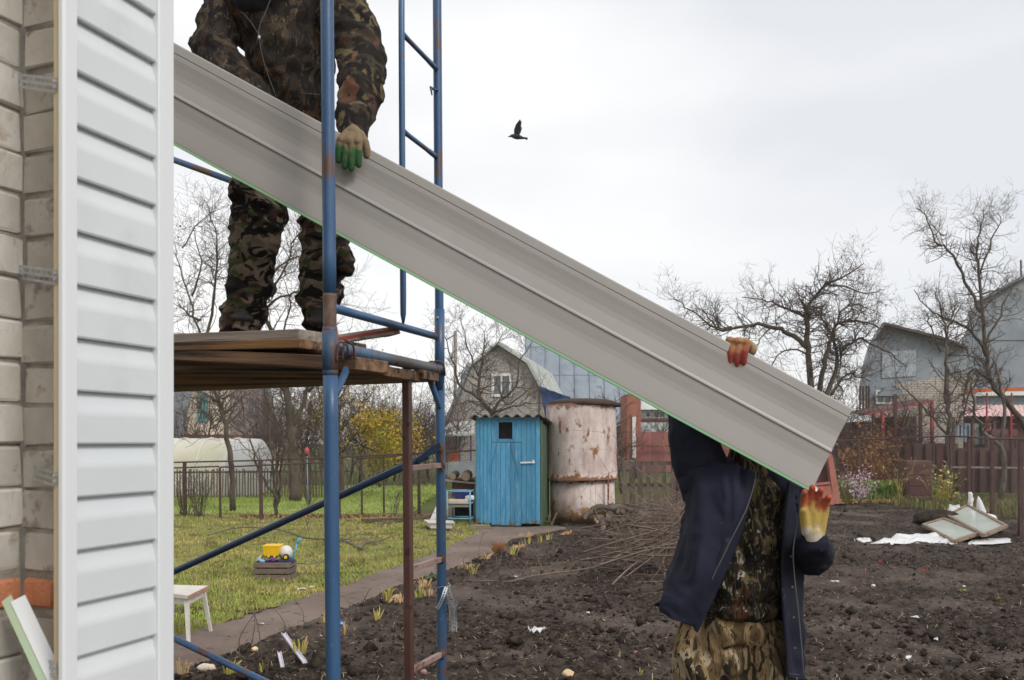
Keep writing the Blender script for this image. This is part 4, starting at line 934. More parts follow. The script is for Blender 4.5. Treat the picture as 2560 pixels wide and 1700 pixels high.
limb_tree('leaning_trunk', 'pale leaning bare trunk crossing in front of the red swing at the right', 24.2, [
    ([(2502, 1250), (2505, 1130), (2440, 1075), (2415, 1020), (2400, 960)], .10, .03), ([(2502, 1135), (2512, 1020), (2495, 930), (2480, 890)], .07, .03)], 14, 3, .7, 1, .5, 4, bark=M['bark_pale'], skip=.4, cat='tree')
# tree behind the outhouse
limb_tree('bare_tree', 'bare spreading tree between the blue outhouse and the gambrel house', 21.5, [
    ([(1222, 1262), (1224, 1100), (1228, 1035), (1202, 1000), (1194, 950), (1204, 880), (1206, 815)], .11, .012),
    ([(1230, 1035), (1252, 1000), (1290, 962), (1302, 900), (1330, 860)], .05, .01), ([(1202, 1000), (1152, 962), (1132, 900), (1110, 825)], .05, .01),
    ([(1236, 1030), (1300, 1012), (1362, 1002)], .04, .01), ([(1196, 940), (1172, 880), (1160, 810)], .03, .008), ([(1200, 900), (1240, 860), (1262, 810)], .03, .008),
    ([(1215, 1010), (1170, 1005), (1125, 1020)], .035, .01), ([(1252, 1000), (1275, 1010), (1330, 970)], .03, .01)],
    15, 9, .7, 2, .4, 3.6, skip=.25, dz=1.2)
# trees behind the scaffold, left
r_, en = limb_tree('bare_tree', 'dark leafless tree rising behind the deck beside the siding', 19.5, [
    ([(582, 1277), (580, 1180), (576, 1120), (560, 1030), (547, 976), (530, 900), (500, 800), (470, 700), (455, 620)], .09, .008),
    ([(547, 976), (580, 880), (625, 800), (680, 745), (740, 715), (800, 700)], .07, .012), ([(560, 900), (600, 780), (640, 690), (655, 600)], .05, .01),
    ([(500, 800), (455, 780), (400, 740)], .04, .01), ([(520, 850), (545, 720), (560, 620), (540, 520)], .045, .01), ([(625, 800), (700, 690), (735, 590), (748, 545)], .04, .01),
    ([(680, 745), (700, 680), (790, 660), (850, 680)], .03, .01), ([(480, 740), (500, 650), (478, 560)], .03, .008), ([(455, 620), (500, 560), (560, 530)], .02, .008)],
    16, 11, .85, 2, .3, 4, skip=.3, dz=1.6, kdown=.2, rmin=.0026)
leaves(en, 60, .035, M['dryleaf'], r_, spread=.04, seed=3)
r_, en = limb_tree('bare_tree', 'thick trunked bare tree behind the wire fence under the deck', 23.0, [
    ([(738, 1250), (734, 1150), (728, 1060), (716, 980), (690, 860), (650, 760), (620, 700)], .21, .02), ([(730, 1070), (770, 980), (800, 880), (830, 780), (850, 720)], .08, .012),
    ([(716, 980), (660, 930), (600, 890), (540, 880)], .06, .012), ([(735, 1120), (680, 1030), (650, 960)], .05, .012), ([(770, 980), (840, 900), (910, 860)], .05, .012), ([(690, 860), (730, 780), (720, 700)], .04, .01)],
    17, 5.5, 1.1, 2, .4, 4, skip=.3, dz=1.8)
limb_tree('sapling', 'three stemmed sapling at the lawn edge before the wire fence', 17.9, [
    ([(690, 1292), (690, 1240), (668, 1200), (650, 1150), (628, 1060), (616, 930)], .05, .01), ([(690, 1270), (686, 1180), (678, 1100), (690, 980)], .045, .01), ([(692, 1260), (704, 1215), (712, 1150), (740, 1060), (745, 980)], .04, .01),
    ([(650, 1150), (600, 1100), (560, 1085), (490, 1120)], .012, .005)], 18, 3.6, .6, 2, .6, 3, skip=.3, dz=.8, base=G(690, 1292))
# yellow leaved tree
r_, en = limb_tree('yellow_tree', 'tree still holding bright yellow autumn leaves behind the near post', 24.5, [
    ([(856, 1242), (852, 1150), (846, 1060), (838, 980), (830, 930)], .09, .02), ([(850, 1130), (890, 1090), (930, 1070), (960, 1080)], .05, .012), ([(848, 1080), (900, 1020), (930, 980)], .045, .01),
    ([(846, 1070), (800, 1010), (780, 960)], .045, .01), ([(850, 1120), (790, 1080), (750, 1030)], .04, .01), ([(842, 1000), (880, 960), (900, 920)], .03, .01), ([(880, 1095), (930, 1130), (950, 1150)], .03, .01),
    ([(840, 1010), (800, 960), (760, 940), (720, 960)], .03, .01)], 19, 5.5, .85, 2, .5, 3.6, skip=.2, dz=1.2)
leaves(en, 2000, .032, M['yleaf'], r_, spread=.10, seed=4)
leaves(en, 4200, .042, M['yleaf'], r_, spread=.16, seed=5, filt=lambda E: (E[:, 0] > P(905, 0, 24.5).x) & (E[:, 2] < P(0, 1040, 24.5).z) & (E[:, 2] > P(0, 1170, 24.5).z))
# generic bare trees and thicket, copied
def generic_tree(seed, h, lvl=3, kids=4, twigm=None):
    rr = random.Random(seed); tr_ = MB(); tw = Tw(); root = empty('bare_tree', (0, 0, 0)); pts = [Vector((0, 0, -.1))]; cur = Vector((0, 0, 0)); n = 7
    for i in range(n): cur = cur+Vector((rr.gauss(0, .08), rr.gauss(0, .08), h*.62/n)); pts.append(cur)
    tr_.tube(pts, [h*.018*(1-.8*i/n) for i in range(n+1)], 6)
    for k in range(15):
        t = rr.uniform(.25, 1)*n; i = min(int(t), n-1); q = pts[i].lerp(pts[i+1], t-i); a = rr.uniform(0, 6.28); nd = Vector((math.cos(a), math.sin(a), rr.uniform(.5, 1.3))).normalized()
        grow(tw, rr, q, nd, h*rr.uniform(.22, .42), h*.006, lvl, .5, .2, None, kids, .006)
    tr_.build('trunk', M['bark'], root, True); par(tw.mesh('crown', twigm or M['twig_red']), root); return root
def copy_tree(o, loc, rz, s, label, group, cat='tree'):
    r = o.copy(); C.objects.link(r); r.location = loc; r.rotation_euler = (0, 0, rz); r.scale = (s, s, s)
    for ch in o.children:
        c = ch.copy(); C.objects.link(c); c.parent = r; c.matrix_parent_inverse = ch.matrix_parent_inverse.copy()
    return tag(r, label, cat, group)
protos = [generic_tree(31, 5.5, 2, 5), generic_tree(32, 6.5, 2, 5), generic_tree(33, 4.5, 2, 6)]
rr = random.Random(5)
spots = [(455, 31), (520, 29), (640, 30), (690, 34), (770, 31), (830, 36), (900, 33), (950, 30), (985, 36), (1030, 32), (1070, 38), (1105, 34), (880, 45), (960, 48), (1040, 50), (760, 46), (1140, 36), (700, 52), (820, 55), (925, 56), (1000, 42)]
for i, (px, z) in enumerate(spots):
    pr = protos[i % 3]; loc = Vector(((px-1280)/FPX*z, z, 0)); s = rr.uniform(.55, .85)*(z/36)**.6
    if i < 3: pr.location = loc; pr.scale = (s, s, s); tag(pr, 'bare brown tree in the thicket beyond the wire fence on the left', 'tree', 'bare trees of the far thicket')
    else: copy_tree(pr, loc, rr.uniform(0, 6.28), s, 'bare brown tree in the thicket beyond the wire fence on the left', 'bare trees of the far thicket')
for i, (px, z, s) in enumerate(((1500, 30, .62), (1555, 27, .6), (1590, 38, .6), (1660, 44, .6), (2100, 33, .7), (2140, 29, .55), (2065, 40, .8), (1950, 44, .8), (2180, 31, .62), (2250, 29, .6), (2300, 31, .75))):
    lb = 'bare tree between the rusty tank and the picket fence' if px < 1700 else 'bare brown tree behind the right fence near the grey houses'
    copy_tree(protos[(i+1) % 3], Vector(((px-1280)/FPX*z, z, 0)), rr.uniform(0, 6.28), s, lb, 'bare trees behind the tank' if px < 1700 else 'bare trees behind the right fence')
# leafless bushes by the left fence
def bush(name, loc, h, w_, n, label, m, seed, cat='bush', leafm=None, nl=0, ls=.03, lvl=1, group=None, kids=3, up=.7):
    rr = random.Random(seed); tw = Tw(); ends = []; root = empty(name, loc, label, cat, group); L0 = Vector(loc)
    for k in range(n):
        a = rr.uniform(0, 6.28); q = L0+Vector((math.cos(a), math.sin(a), 0))*rr.uniform(0, .2)*w_; nd = Vector((math.cos(a)*w_/h*rr.uniform(.1, .9), math.sin(a)*w_/h*rr.uniform(.1, .9), 1)).normalized()
        grow(tw, rr, q, nd, h*rr.uniform(.6, 1.05), .007, lvl, up, .13, ends, kids, .003)
    par(tw.mesh('stems', m), root)
    if leafm: leaves(ends, nl, ls, leafm, root, spread=.05, seed=seed)
    return root
bush('bare_bush', G(500, 1293), 1.0, .55, 26, 'bare twiggy bush in front of the wire fence close to the siding', M['twig'], 41)
bush('bare_bush', G(462, 1290), .8, .5, 18, 'small dark bush at the foot of the leftmost fence post', M['twig'], 42)
bush('dry_weed', G(985, 1290), .6, .25, 8, 'dry dark weed by the fence behind the brown ladder', M['twig'], 43)
bush('bare_bush', G(775, 1262), .8, .6, 22, 'reddish low bush beside the thick tree trunk', M['twig_red'], 44)

def thicket(name, label, x0, x1, z, h, n, seed, m):
    rr = random.Random(seed); tw = Tw()
    for _ in range(n):
        y = z+rr.uniform(-1.5, 2.5); px = rr.uniform(x0, x1); q = Vector(((px-1280)/FPX*y, y, 0)); grow(tw, rr, q, Vector((rr.gauss(0, .25), rr.gauss(0, .25), 1)).normalized(), h*rr.uniform(.6, 1.15), .013, 2, .5, .12, None, 4, .006)
    o = npmesh(name, np.array(tw.v), np.array(tw.f), m); return tag(o, label, 'thicket', kind='stuff')
thicket('shrub_thicket', 'brown leafless thicket behind the wire fence on the left', 640, 1125, 31, 3.0, 170, 71, M['twig_red'])
thicket('shrub_thicket', 'brown brush behind the right fence between the trees', 2050, 2180, 28, 2.6, 36, 73, M['twig_red'])
# ================================================================ buildings and yard
M['slate'] = mat('asbestos_roof', (.085, .072, .062), (.17, .15, .13), 5, .9, .3, 30, c3=(.09, .085, .06), s3=3, t3=.55)
M['outblue'] = mat('outhouse_blue', (.048, .215, .37), (.075, .275, .455), 2.2, .65, .15, 30, stretch=(6, 6, .7), c3=(.15, .33, .46), s3=5, t3=.60, w3=.08, rnd=.16, c4=(.06, .15, .22), s4=26, t4=.70, w4=.03)
M['outgreen'] = mat('outhouse_green', (.045, .075, .045), (.085, .125, .075), 3, .75, .2, 30, stretch=(6, 6, .7), c3=(.13, .14, .12), s3=9, t3=.62, rnd=.25)
M['black'] = mat('interior_shade_black', (.006, .006, .007), None, rough=.9)  # flat black that stands in for shade inside the outhouse and cabinet
M['rusttank'] = mat('rusty_whitewashed_tank', (.55, .45, .41), (.70, .61, .57), 2.0, .7, .25, 18, stretch=(1, 1, .45), c3=(.36, .24, .21), s3=2.6, t3=.57, w3=.10, c4=(.24, .09, .03), s4=5.5, t4=.61, w4=.03, bdist=.008)
M['rust'] = mat('rust', (.11, .045, .025), (.22, .09, .04), 12, .9, .4, 40, c3=(.5, .4, .35), s3=16, t3=.62)
M['rustdark'] = mat('dark_rust', (.035, .02, .016), (.07, .04, .03), 10, .8, .2)
M['fencebrown'] = mat('fence_brown', (.060, .032, .028), (.10, .055, .046), 8, .7, .1, 40)
M['maroon'] = mat('maroon_sheet', (.085, .046, .040), (.135, .070, .060), 1.2, .65, .05, 20, c3=(.10, .05, .045), s3=5, t3=.6)
M['maroon_d'] = mat('dark_maroon', (.085, .035, .033), (.12, .05, .046), 2, .7)
M['pinkred'] = mat('red_paint', (.35, .055, .06), (.42, .09, .09), 4, .6)
M['orange'] = mat('orange_paint', (.62, .12, .035), (.55, .10, .03), 4, .55)
M['oldboard'] = mat('grey_board', (.085, .06, .048), (.15, .11, .09), 5, .9, .3, 30, stretch=(4, 4, .6), rnd=.25)
def brickwall_mat(name, c1, c2, mo, sx=.26, sz=.10):
    m = bpy.data.materials.new(name); m.use_nodes = True; t = m.node_tree; b = t.nodes['Principled BSDF']; l = t.links.new; b.inputs['Roughness'].default_value = .9
    co = N(t, 'ShaderNodeTexCoord'); sp = N(t, 'ShaderNodeSeparateXYZ'); cb = N(t, 'ShaderNodeCombineXYZ'); l(co.outputs['Object'], sp.inputs[0])
    ad = N(t, 'ShaderNodeMath', operation='ADD'); l(sp.outputs[0], ad.inputs[0]); l(sp.outputs[1], ad.inputs[1]); l(ad.outputs[0], cb.inputs[0]); l(sp.outputs[2], cb.inputs[1])
    br = N(t, 'ShaderNodeTexBrick'); l(cb.outputs[0], br.inputs[0]); br.inputs['Color1'].default_value = (*c1, 1); br.inputs['Color2'].default_value = (*c2, 1); br.inputs['Mortar'].default_value = (*mo, 1)
    br.inputs['Scale'].default_value = 1; br.inputs['Brick Width'].default_value = sx; br.inputs['Row Height'].default_value = sz; br.inputs['Mortar Size'].default_value = .012
    n = N(t, 'ShaderNodeTexNoise'); n.inputs['Scale'].default_value = .8; n.inputs['Detail'].default_value = 6; l(co.outputs['Object'], n.inputs[0])
    mr = N(t, 'ShaderNodeMapRange'); mr.inputs[3].default_value = .75; mr.inputs[4].default_value = 1.15; l(n.outputs[0], mr.inputs[0])
    hv = N(t, 'ShaderNodeHueSaturation'); l(mr.outputs[0], hv.inputs['Value']); l(br.outputs[0], hv.inputs['Color']); l(hv.outputs[0], b.inputs['Base Color'])
    return m
M['gbrick'] = brickwall_mat('pale_brick_gable', (.42, .38, .34), (.33, .30, .27), (.24, .22, .20))
M['gbrick2'] = brickwall_mat('pale_brick_wall', (.46, .40, .34), (.36, .31, .27), (.22, .19, .17))
M['logcream'] = brickwall_mat('cream_siding', (.76, .66, .53), (.70, .60, .48), (.5, .42, .34), 3.0, .16)
M['loglilac'] = mat('weathered_gable', (.24, .20, .20), (.34, .29, .28), 1.5, .9)
M['metalroof'] = mat('blue_grey_metal', (.235, .275, .325), (.29, .33, .38), .5, .5, 0, c3=(.21, .25, .30), s3=1.5, t3=.55, spec=.4)
M['greyclad'] = mat('grey_cladding', (.20, .225, .25), (.26, .285, .31), .8, .7, 0, c3=(.33, .34, .35), s3=1.6, t3=.62)
M['darkslate'] = mat('dark_slate', (.16, .178, .20), (.24, .262, .29), .7, .7, 0)
M['paleroof'] = mat('galvanised_roof', (.42, .44, .42), (.56, .57, .54), 1.2, .5, 0, metal=.2)
M['whitewood'] = mat('white_window_paint', (.66, .65, .62), (.72, .71, .68), 4, .5)
M['glass'] = mat('window_glass', (.06, .075, .085), (.12, .13, .14), 2, .08, spec=.8)
M['teal'] = mat('teal_paint', (.06, .30, .30), (.09, .38, .37), 6, .6)
M['tarp'] = mat('blue_tarp', (.035, .07, .20), (.05, .10, .27), 3, .4)
M['tile'] = mat('pink_tiles', (.52, .32, .31), (.62, .42, .41), 3, .6)
M['sheetwhite'] = mat('white_plastic', (.66, .66, .66), (.78, .78, .77), 6, .45, .3, 20, c3=(.40, .38, .36), s3=7, t3=.62)
M['poly'] = mat('polycarbonate', (.52, .49, .36), (.62, .60, .50), .7, .35, c3=(.66, .68, .68), s3=.5, t3=.55)
M['poly2'] = mat('polycarbonate_side', (.45, .45, .44), (.56, .56, .55), .7, .4)
def ext(name, pts, d, m, parent, fix=True):
    b = MB(); b.prism([Vector(p) for p in pts], d); return b.build(name, m, parent)
def win(parent, x0, x1, y0, y1, z, frame=M['whitewood'], mull=1, d=Vector((0, 1, 0)), fw=.07, off=.06):
    """window facing the camera: frame part with pane sub-part"""
    a, c = P(x0, y0, z), P(x1, y1, z); f = MB(); w_, h_ = c.x-a.x, a.z-c.z; cx, cz = (a.x+c.x)/2, (a.z+c.z)/2; y = z-off
    for sx in (-1, 1): f.box((cx+sx*(w_/2-fw/2), y, cz), fw, .06, h_)
    for sz in (-1, 1): f.box((cx, y, cz+sz*(h_/2-fw/2)), w_-2*fw, .056, fw)
    for k in range(mull): f.box((a.x+w_*(k+1)/(mull+1), y+.002, cz), fw*.7, .05, h_-2*fw)
    fr_ = f.build('window', frame, parent); g_ = MB(); g_.box((cx, y+.02, cz), w_-fw, .01, h_-fw); g_.build('pane', M['glass'], fr_)
# cream house with teal windows on the far left
z = 38.0
h1 = empty('gable_house', Vector((P(570, 0, z).x, z, 0)), 'cream and lilac gambrel house with teal window frames behind the left greenhouse', 'house')
ext('wall', [P(452, 1105, z), P(480, 970, z), P(505, 905, z), P(574, 905, z), P(574, 1105, z)], (-2.3, 7, 0), M['logcream'], h1)
ext('wall', [P(575, 1105, z), P(575, 905, z), P(655, 905, z), P(690, 1105, z)], (-2.3, 7, 0), M['loglilac'], h1)
ext('lower_wall', [P(452, 1190, z), P(452, 1106, z), P(700, 1106, z), P(700, 1190, z)], (-2.3, 7, 0), M['logcream'], h1)
ext('gable_top', [P(505, 904, z), P(575, 862, z), P(655, 904, z)], (-2.3, 7, 0), M['loglilac'], h1)
ext('roof', [P(434, 1120, z-.4), P(466, 965, z-.4), P(498, 898, z-.4), P(575, 853, z-.4), P(664, 898, z-.4), P(702, 1105, z-.4), P(692, 1105, z-.4), P(655, 904, z-.4), P(575, 862, z-.4), P(505, 904, z-.4), P(480, 970, z-.4), P(452, 1105, z-.4)], (-2.5, 8, 0), M['darkslate'], h1)
ext('roof_side', [P(405, 1130, z+4), P(440, 960, z+4), P(470, 955, z-.3), P(436, 1122, z-.3)], (-.1, .2, 0), M['darkslate'], h1)
ext('eave_band', [P(450, 1104, z-.5), P(700, 1100, z-.5), P(700, 1088, z-.5), P(452, 1086, z-.5)], (0, .4, 0), M['rust'], h1)
win(h1, 496, 521, 983, 1054, z, M['teal'], 1, fw=.12); win(h1, 620, 654, 992, 1038, z, M['loglilac'], 1); win(h1, 498, 526, 1092, 1104, z-.5, M['teal'], 0)
# greenhouse
gh = empty('greenhouse', G(620, 1228), 'low arched polycarbonate greenhouse behind the wire fence at left', 'greenhouse')
zc_ = 26.5; x0_, x1_ = P(300, 0, zc_).x, P(598, 0, zc_).x; Rg = 1.45; hg_ = 1.72; n = 14
mb = MB()
for i in range(n+1):
    a = math.pi*i/n; yy, h_ = zc_-math.cos(a)*Rg, hg_*math.sin(a)**.62
    mb.v += [(x0_, yy, h_), (x1_, yy, h_)]
for i in range(n): mb.f.append((2*i, 2*i+1, 2*i+3, 2*i+2))
mb.build('skin', M['poly'], gh, True)
ex = P(672, 0, zc_+.3).x; mb = MB(); base = [(x1_+.003, zc_-math.cos(math.pi*i/n)*Rg, hg_*math.sin(math.pi*i/n)**.62) for i in range(n+1)]
ring2 = [((x1_+ex)/2+.2, zc_-math.cos(math.pi*i/n)*Rg*.98, hg_*(math.sin(math.pi*i/n)**.62)*.99) for i in range(n+1)]; ring3 = [(ex, zc_-math.cos(math.pi*i/n)*Rg*.75, hg_*(math.sin(math.pi*i/n)**.62)*.80) for i in range(n+1)]
mb.v = base+ring2+ring3
for r_i in (0, 1):
    for i in range(n): a = r_i*(n+1)+i; mb.f.append((a, a+1, a+n+2, a+n+1))
mb.f.append(tuple(2*(n+1)+i for i in range(n+1))); mb.build('end_wall', M['poly2'], gh, True)
for k in range(5):
    x = x0_+(x1_-x0_)*(k+.4)/4.4; mb = MB(); mb.tube([(x, zc_-math.cos(math.pi*i/n)*(Rg+.012), (hg_+.012)*math.sin(math.pi*i/n)**.62) for i in range(n+1)], .022, 5); mb.build('rib', M['whitewood'], gh)
# gambrel brick house in the middle
z = 40.0; dv = Vector((1.35, 7.2, 0))
h2 = empty('gambrel_house', Vector((P(1247, 0, z).x, z, 0)), 'pale brick gambrel house with white window behind the outhouse', 'house')
ext('wall', [P(1113, 1200, z), P(1122, 1050, z), P(1140, 1016, z), P(1180, 918, z), P(1247, 866, z), P(1316, 910, z), P(1365, 1000, z), P(1378, 1060, z), P(1378, 1200, z)], dv, M['gbrick'], h2)
def roof_strip(pa, pb, m, t=.14, over=-.35, nm='roof'):
    a, b = P(*pa, z), P(*pb, z); d = dv.normalized(); nn = (b-a).cross(d).normalized(); nn = nn if nn.z > 0 else -nn; q = MB()
    a0, b0 = a+d*over, b+d*over; e = dv+d*.7; q.hexa([a0, b0, b0+e, a0+e, a0+nn*t, b0+nn*t, b0+nn*t+e, a0+nn*t+e]); r = q.build(nm, m, h2)
    L_ = (b-a).length; q = MB(); k = 9
    for i in range(k): c = a0+nn*(t+.02)+e*(i+.5)/k; q.bar(c, c+(b-a), .05, .05)
    q.build('seam', m, r)
roof_strip((1110, 1078), (1140, 1014), M['darkslate']); roof_strip((1138, 1018), (1179, 914), M['darkslate']); roof_strip((1178, 918), (1248, 862), M['paleroof']); roof_strip((1246, 862), (1319, 909), M['paleroof']); roof_strip((1318, 907), (1368, 1000), M['paleroof'])
win(h2, 1229, 1279, 934, 992, z, M['whitewood'], 1, fw=.12, off=.05)
ver = empty('veranda', Vector((P(1150, 0, 36).x, 36, 0)), 'small white roofed veranda with blue posts at the left foot of the gambrel house', 'veranda')
ext('roof', [P(1100, 1087, 35.2), P(1186, 1084, 35.2), P(1186, 1052, 38), P(1125, 1054, 38)], (0, 0, -.08), M['paleroof'], ver)
for px in (1147, 1175): ext('post', [P(px, 1160, 35.5), P(px+4, 1160, 35.5), P(px+4, 1088, 35.5), P(px, 1088, 35.5)], (0, .07, 0), M['tarp'], ver)
ext('back_wall', [P(1112, 1178, 38), P(1186, 1178, 38), P(1186, 1086, 38), P(1112, 1086, 38)], (0, .1, 0), M['gbrick2'], ver)
ext('counter', [P(1112, 1158, 35.9), P(1146, 1158, 35.9), P(1146, 1124, 35.9), P(1112, 1134, 35.9)], (0, .3, 0), M['orange'], ver)
ext('yellow_panel', [P(1112, 1160, 35.3), P(1144, 1160, 35.3), P(1144, 1152, 35.3), P(1112, 1152, 35.3)], (0, .1, 0), mat('yellow_paint', (.6, .36, .05), None), ver)
ext('screen', [P(1112, 1186, 30), P(1186, 1186, 30), P(1186, 1152, 30), P(1112, 1156, 30)], (0, .05, 0), M['greyclad'], ver)
# big metal roofed house behind
h3 = empty('metal_roofed_house', Vector((P(1450, 0, 50).x, 51, 0)), 'large house with tall blue grey metal roof behind the tank', 'house')
a, b, c, d_ = P(1306, 1066, 50), P(1612, 1066, 50), P(1590, 770, 53), P(1314, 770, 53)
ext('roof', [a, b, c, d_], (0, .25, .05), M['metalroof'], h3)
mb = MB()
for k in range(8):
    f = (k+.5)/8; p, q = a.lerp(b, f), d_.lerp(c, f); mb.bar(p-Vector((0, .06, 0)), q-Vector((0, .06, 0)), .05, .05)
for f in (.18, .42, .66): mb.bar(a.lerp(d_, f)-Vector((0, .02, 0)), b.lerp(c, f)-Vector((0, .02, 0)), .02, .02)
mb.build('seams', M['metalroof'], h3); ext('wall', [P(1330, 1175, 50.6), P(1590, 1175, 50.6), P(1590, 1064, 50.6), P(1330, 1064, 50.6)], (0, 6, 0), M['gbrick'], h3)
tp = empty('tarpaulin', P(1380, 1010, 33), 'crumpled dark blue tarpaulin stretched behind the tank top', 'tarpaulin')
mb = MB(); cs = [P(1348, 966, 34), P(1424, 992, 33), P(1440, 1040, 33), P(1366, 1060, 34)]; nn_ = 10
for i in range(nn_+1):
    for k in range(nn_+1): q = cs[0].lerp(cs[1], k/nn_).lerp(cs[3].lerp(cs[2], k/nn_), i/nn_); mb.v.append(tuple(q+Vector((0, noise.noise(q*2.5)*.25, noise.noise(q*3+Vector((5, 5, 5)))*.06))))
for i in range(nn_):
    for k in range(nn_): a = i*(nn_+1)+k; mb.f.append((a, a+1, a+nn_+2, a+nn_+1))
t_ = mb.build('sheet', M['tarp'], tp, True)
mb = MB(); [mb.tube([Vector((q.x, q.y, q.z)), Vector((q.x, q.y, -.1))], .04, 6) for q in (cs[0], cs[1])]; mb.build('poles', M['oldboard'], tp)
# utility pole and wires
up_ = empty('utility_pole', Vector((P(1139, 0, 45).x, 45, 0)), 'thin grey utility pole left of the gambrel house', 'pole')
mb = MB(); mb.tube([Vector((P(1139, 0, 45).x, 45, -.1)), P(1138, 828, 45)], [.11, .09], 8); mb.build('shaft', mat('pole_grey', (.22, .20, .17), (.3, .27, .24), 3), up_, True)
mb = MB(); mb.tube([P(1138, 836, 45), Vector((P(1138, 836, 45).x-.5, 45, P(1138, 850, 45).z))], .03, 5); mb.build('bracket', M['rustdark'], up_)
# far right of the tank: brick chimney, white house, red boards
ch = empty('brick_shed', Vector((P(1585, 0, 33).x, 33, 0)), 'narrow red brick outbuilding corner between the tank and the worker', 'shed')
ext('wall', [P(1568, 1150, 33), P(1602, 1150, 33), P(1602, 985, 33), P(1568, 985, 33)], (0, 2, 0), mat('red_brick_far', (.30, .11, .075), (.38, .15, .10), 3, .9), ch)
ext('corner_pipe', [P(1581, 1145, 32.9), P(1590, 1145, 32.9), P(1590, 1040, 32.9), P(1581, 1040, 32.9)], (0, .08, 0), M['whitewood'], ch)
wh = empty('white_house', Vector((P(1650, 0, 46).x, 46, 0)), 'low white house with pale roof seen just left of the worker in navy', 'house')
ext('wall', [P(1596, 1180, 46), P(1760, 1180, 46), P(1760, 1022, 46), P(1596, 1022, 46)], (0, 5, 0), mat('white_render', (.62, .64, .66), (.68, .70, .72), 1), wh)
ext('roof', [P(1590, 1024, 45.5), P(1765, 1024, 45.5), P(1765, 1000, 47), P(1590, 1000, 47)], (0, .2, .2), M['paleroof'], wh); win(wh, 1612, 1628, 1028, 1045, 46, mull=0); win(wh, 1632, 1664, 1026, 1046, 46)
ext('awning', [P(1590, 1056, 44), P(1760, 1056, 44), P(1760, 1048, 44), P(1590, 1048, 44)], (0, 1, .1), M['maroon_d'], wh)
rf = empty('red_fence', Vector((P(1650, 0, 29).x, 29, 0)), 'faded red sheet fence behind the wooden pickets, left of the worker in navy', 'fence')
for i in range(9):
    xa = 1592+i*34; ext('sheet', [P(xa, 1180, 29), P(xa+33, 1180, 29), P(xa+33, 1079+(i % 2), 29), P(xa, 1079, 29)], (0, .03, 0), mat('faded_red_%d' % (i % 3), *(((.30, .10, .09), (.36, .14, .12)), ((.26, .09, .08), (.33, .13, .12)), ((.33, .12, .10), (.38, .16, .14)))[i % 3], 1), rf)
mb = MB(); mb.bar(P(1555, 1116, 28.8), P(1900, 1113, 28.8), .05, .05); mb.build('rail', M['rust'], rf)
# picket fence
pf_ = empty('picket_fence', G(1620, 1272), 'old weathered wooden picket fence right of the rusty tank', 'fence')
z = 20.2; pk = MB(); pk.prism([(-.055, 0, 0), (.055, 0, 0), (.055, 0, 1.12), (0, 0, 1.17), (-.055, 0, 1.12)], (0, .022, 0)); pkm = pk.mesh('picket', M['oldboard'])
for i in range(21):
    o = bpy.data.objects.new('picket', pkm); C.objects.link(o); o.location = (P(1560, 0, z).x+i*.192+R.uniform(-.02, .02), z-.04, -.03+R.uniform(-.03, .03)); o.rotation_euler = (0, R.uniform(-.03, .03), 0); o.scale = (R.uniform(.85, 1.15), 1, R.uniform(.95, 1.03)); par(o, pf_)
for yy in (1158, 1213): 
    mb = MB(); a = P(1545, yy, z+.02); mb.bar(a, a+Vector((4.2, 0, .01)), .04, .09); mb.build('rail', M['oldboard'], pf_)
mb = MB(); q = P(1693, 0, z+.08); mb.box((q.x, q.y, .66), .12, .12, 1.32); mb.build('post', M['maroon_d'], pf_)
# ---------------------------------------------------------------- outhouse
oh = empty('outhouse', (0, 16, 0), 'small bright blue wooden outhouse with black window and wavy slate roof', 'outhouse')
FRr = Vector((.536, 16.0, 0)); fd = Vector((-.987, .160, 0)); sdv = Vector((.160, .987, 0)); Wd, Dp = 1.245, 1.3; fdn = Vector((-.160, -.987, 0))
def OP(u, d, h): return FRr+fd*(Wd-u)+sdv*d+UP*h      # u from left 0..Wd, d depth (negative in front)
T0 = 2.03
def bd(u0, u1, h0, h1, d=0, th=.022, nm='wall_plank', m=None, parent=None):
    mb = MB(); mb.rbox(OP((u0+u1)/2, d+th/2, (h0+h1)/2), u1-u0-.004, th, h1-h0, .003, (-fd, sdv, UP)); return mb.build(nm, m or M['outblue'], parent or oh)
for i, (a, b) in enumerate(((0, .075), (.075, .15), (.15, .215), (.215, .30))): bd(a, b, .04, T0, d=R.uniform(-.006, .004))
for i, (a, b) in enumerate(((.88, .985), (.985, 1.07), (1.07, 1.16), (1.16, 1.245))): bd(a, b, .04, T0, d=R.uniform(-.006, .004))
for i, (a, b) in enumerate(((.30, .42),)): bd(a, b, 1.60, T0, d=.001)
bd(.735, .88, 1.60, T0, d=.002); bd(.42, .735, T0-.05, T0, d=0)
bd(.42, .735, 1.60, 1.66, d=.001)
dr = MB(); dr.rbox(OP(.59, .02, .80), .58, .012, 1.58, .002, (-fd, sdv, UP)); door = dr.build('door', M['outblue'], oh)
ds = [.30, .395, .48, .575, .665, .76, .88]
for a, b in zip(ds[:-1], ds[1:]): bd(a, b, 0.0, 1.59, d=-.016+R.uniform(-.003, .003), nm='plank', parent=door)
for (u0, h0_, u1, h1_) in ((.42, 1.57, .27, 1.02), (.68, 1.57, .86, .92)):
    mb = MB(); mb.bar(OP(u0, -.022, h0_), OP(u1, -.022, h1_), .012, .018, up=fdn); mb.build('brace_batten', M['outblue'], door)
mb = MB(); mb.bar(OP(.87, -.03, 1.205), OP(1.15, -.03, 1.215), .014, .03, up=UP); mb.rbox(OP(1.12, -.03, 1.225), .03, .02, .07, .003, (-fd, sdv, UP)); mb.build('latch', M['whitewood'], oh)
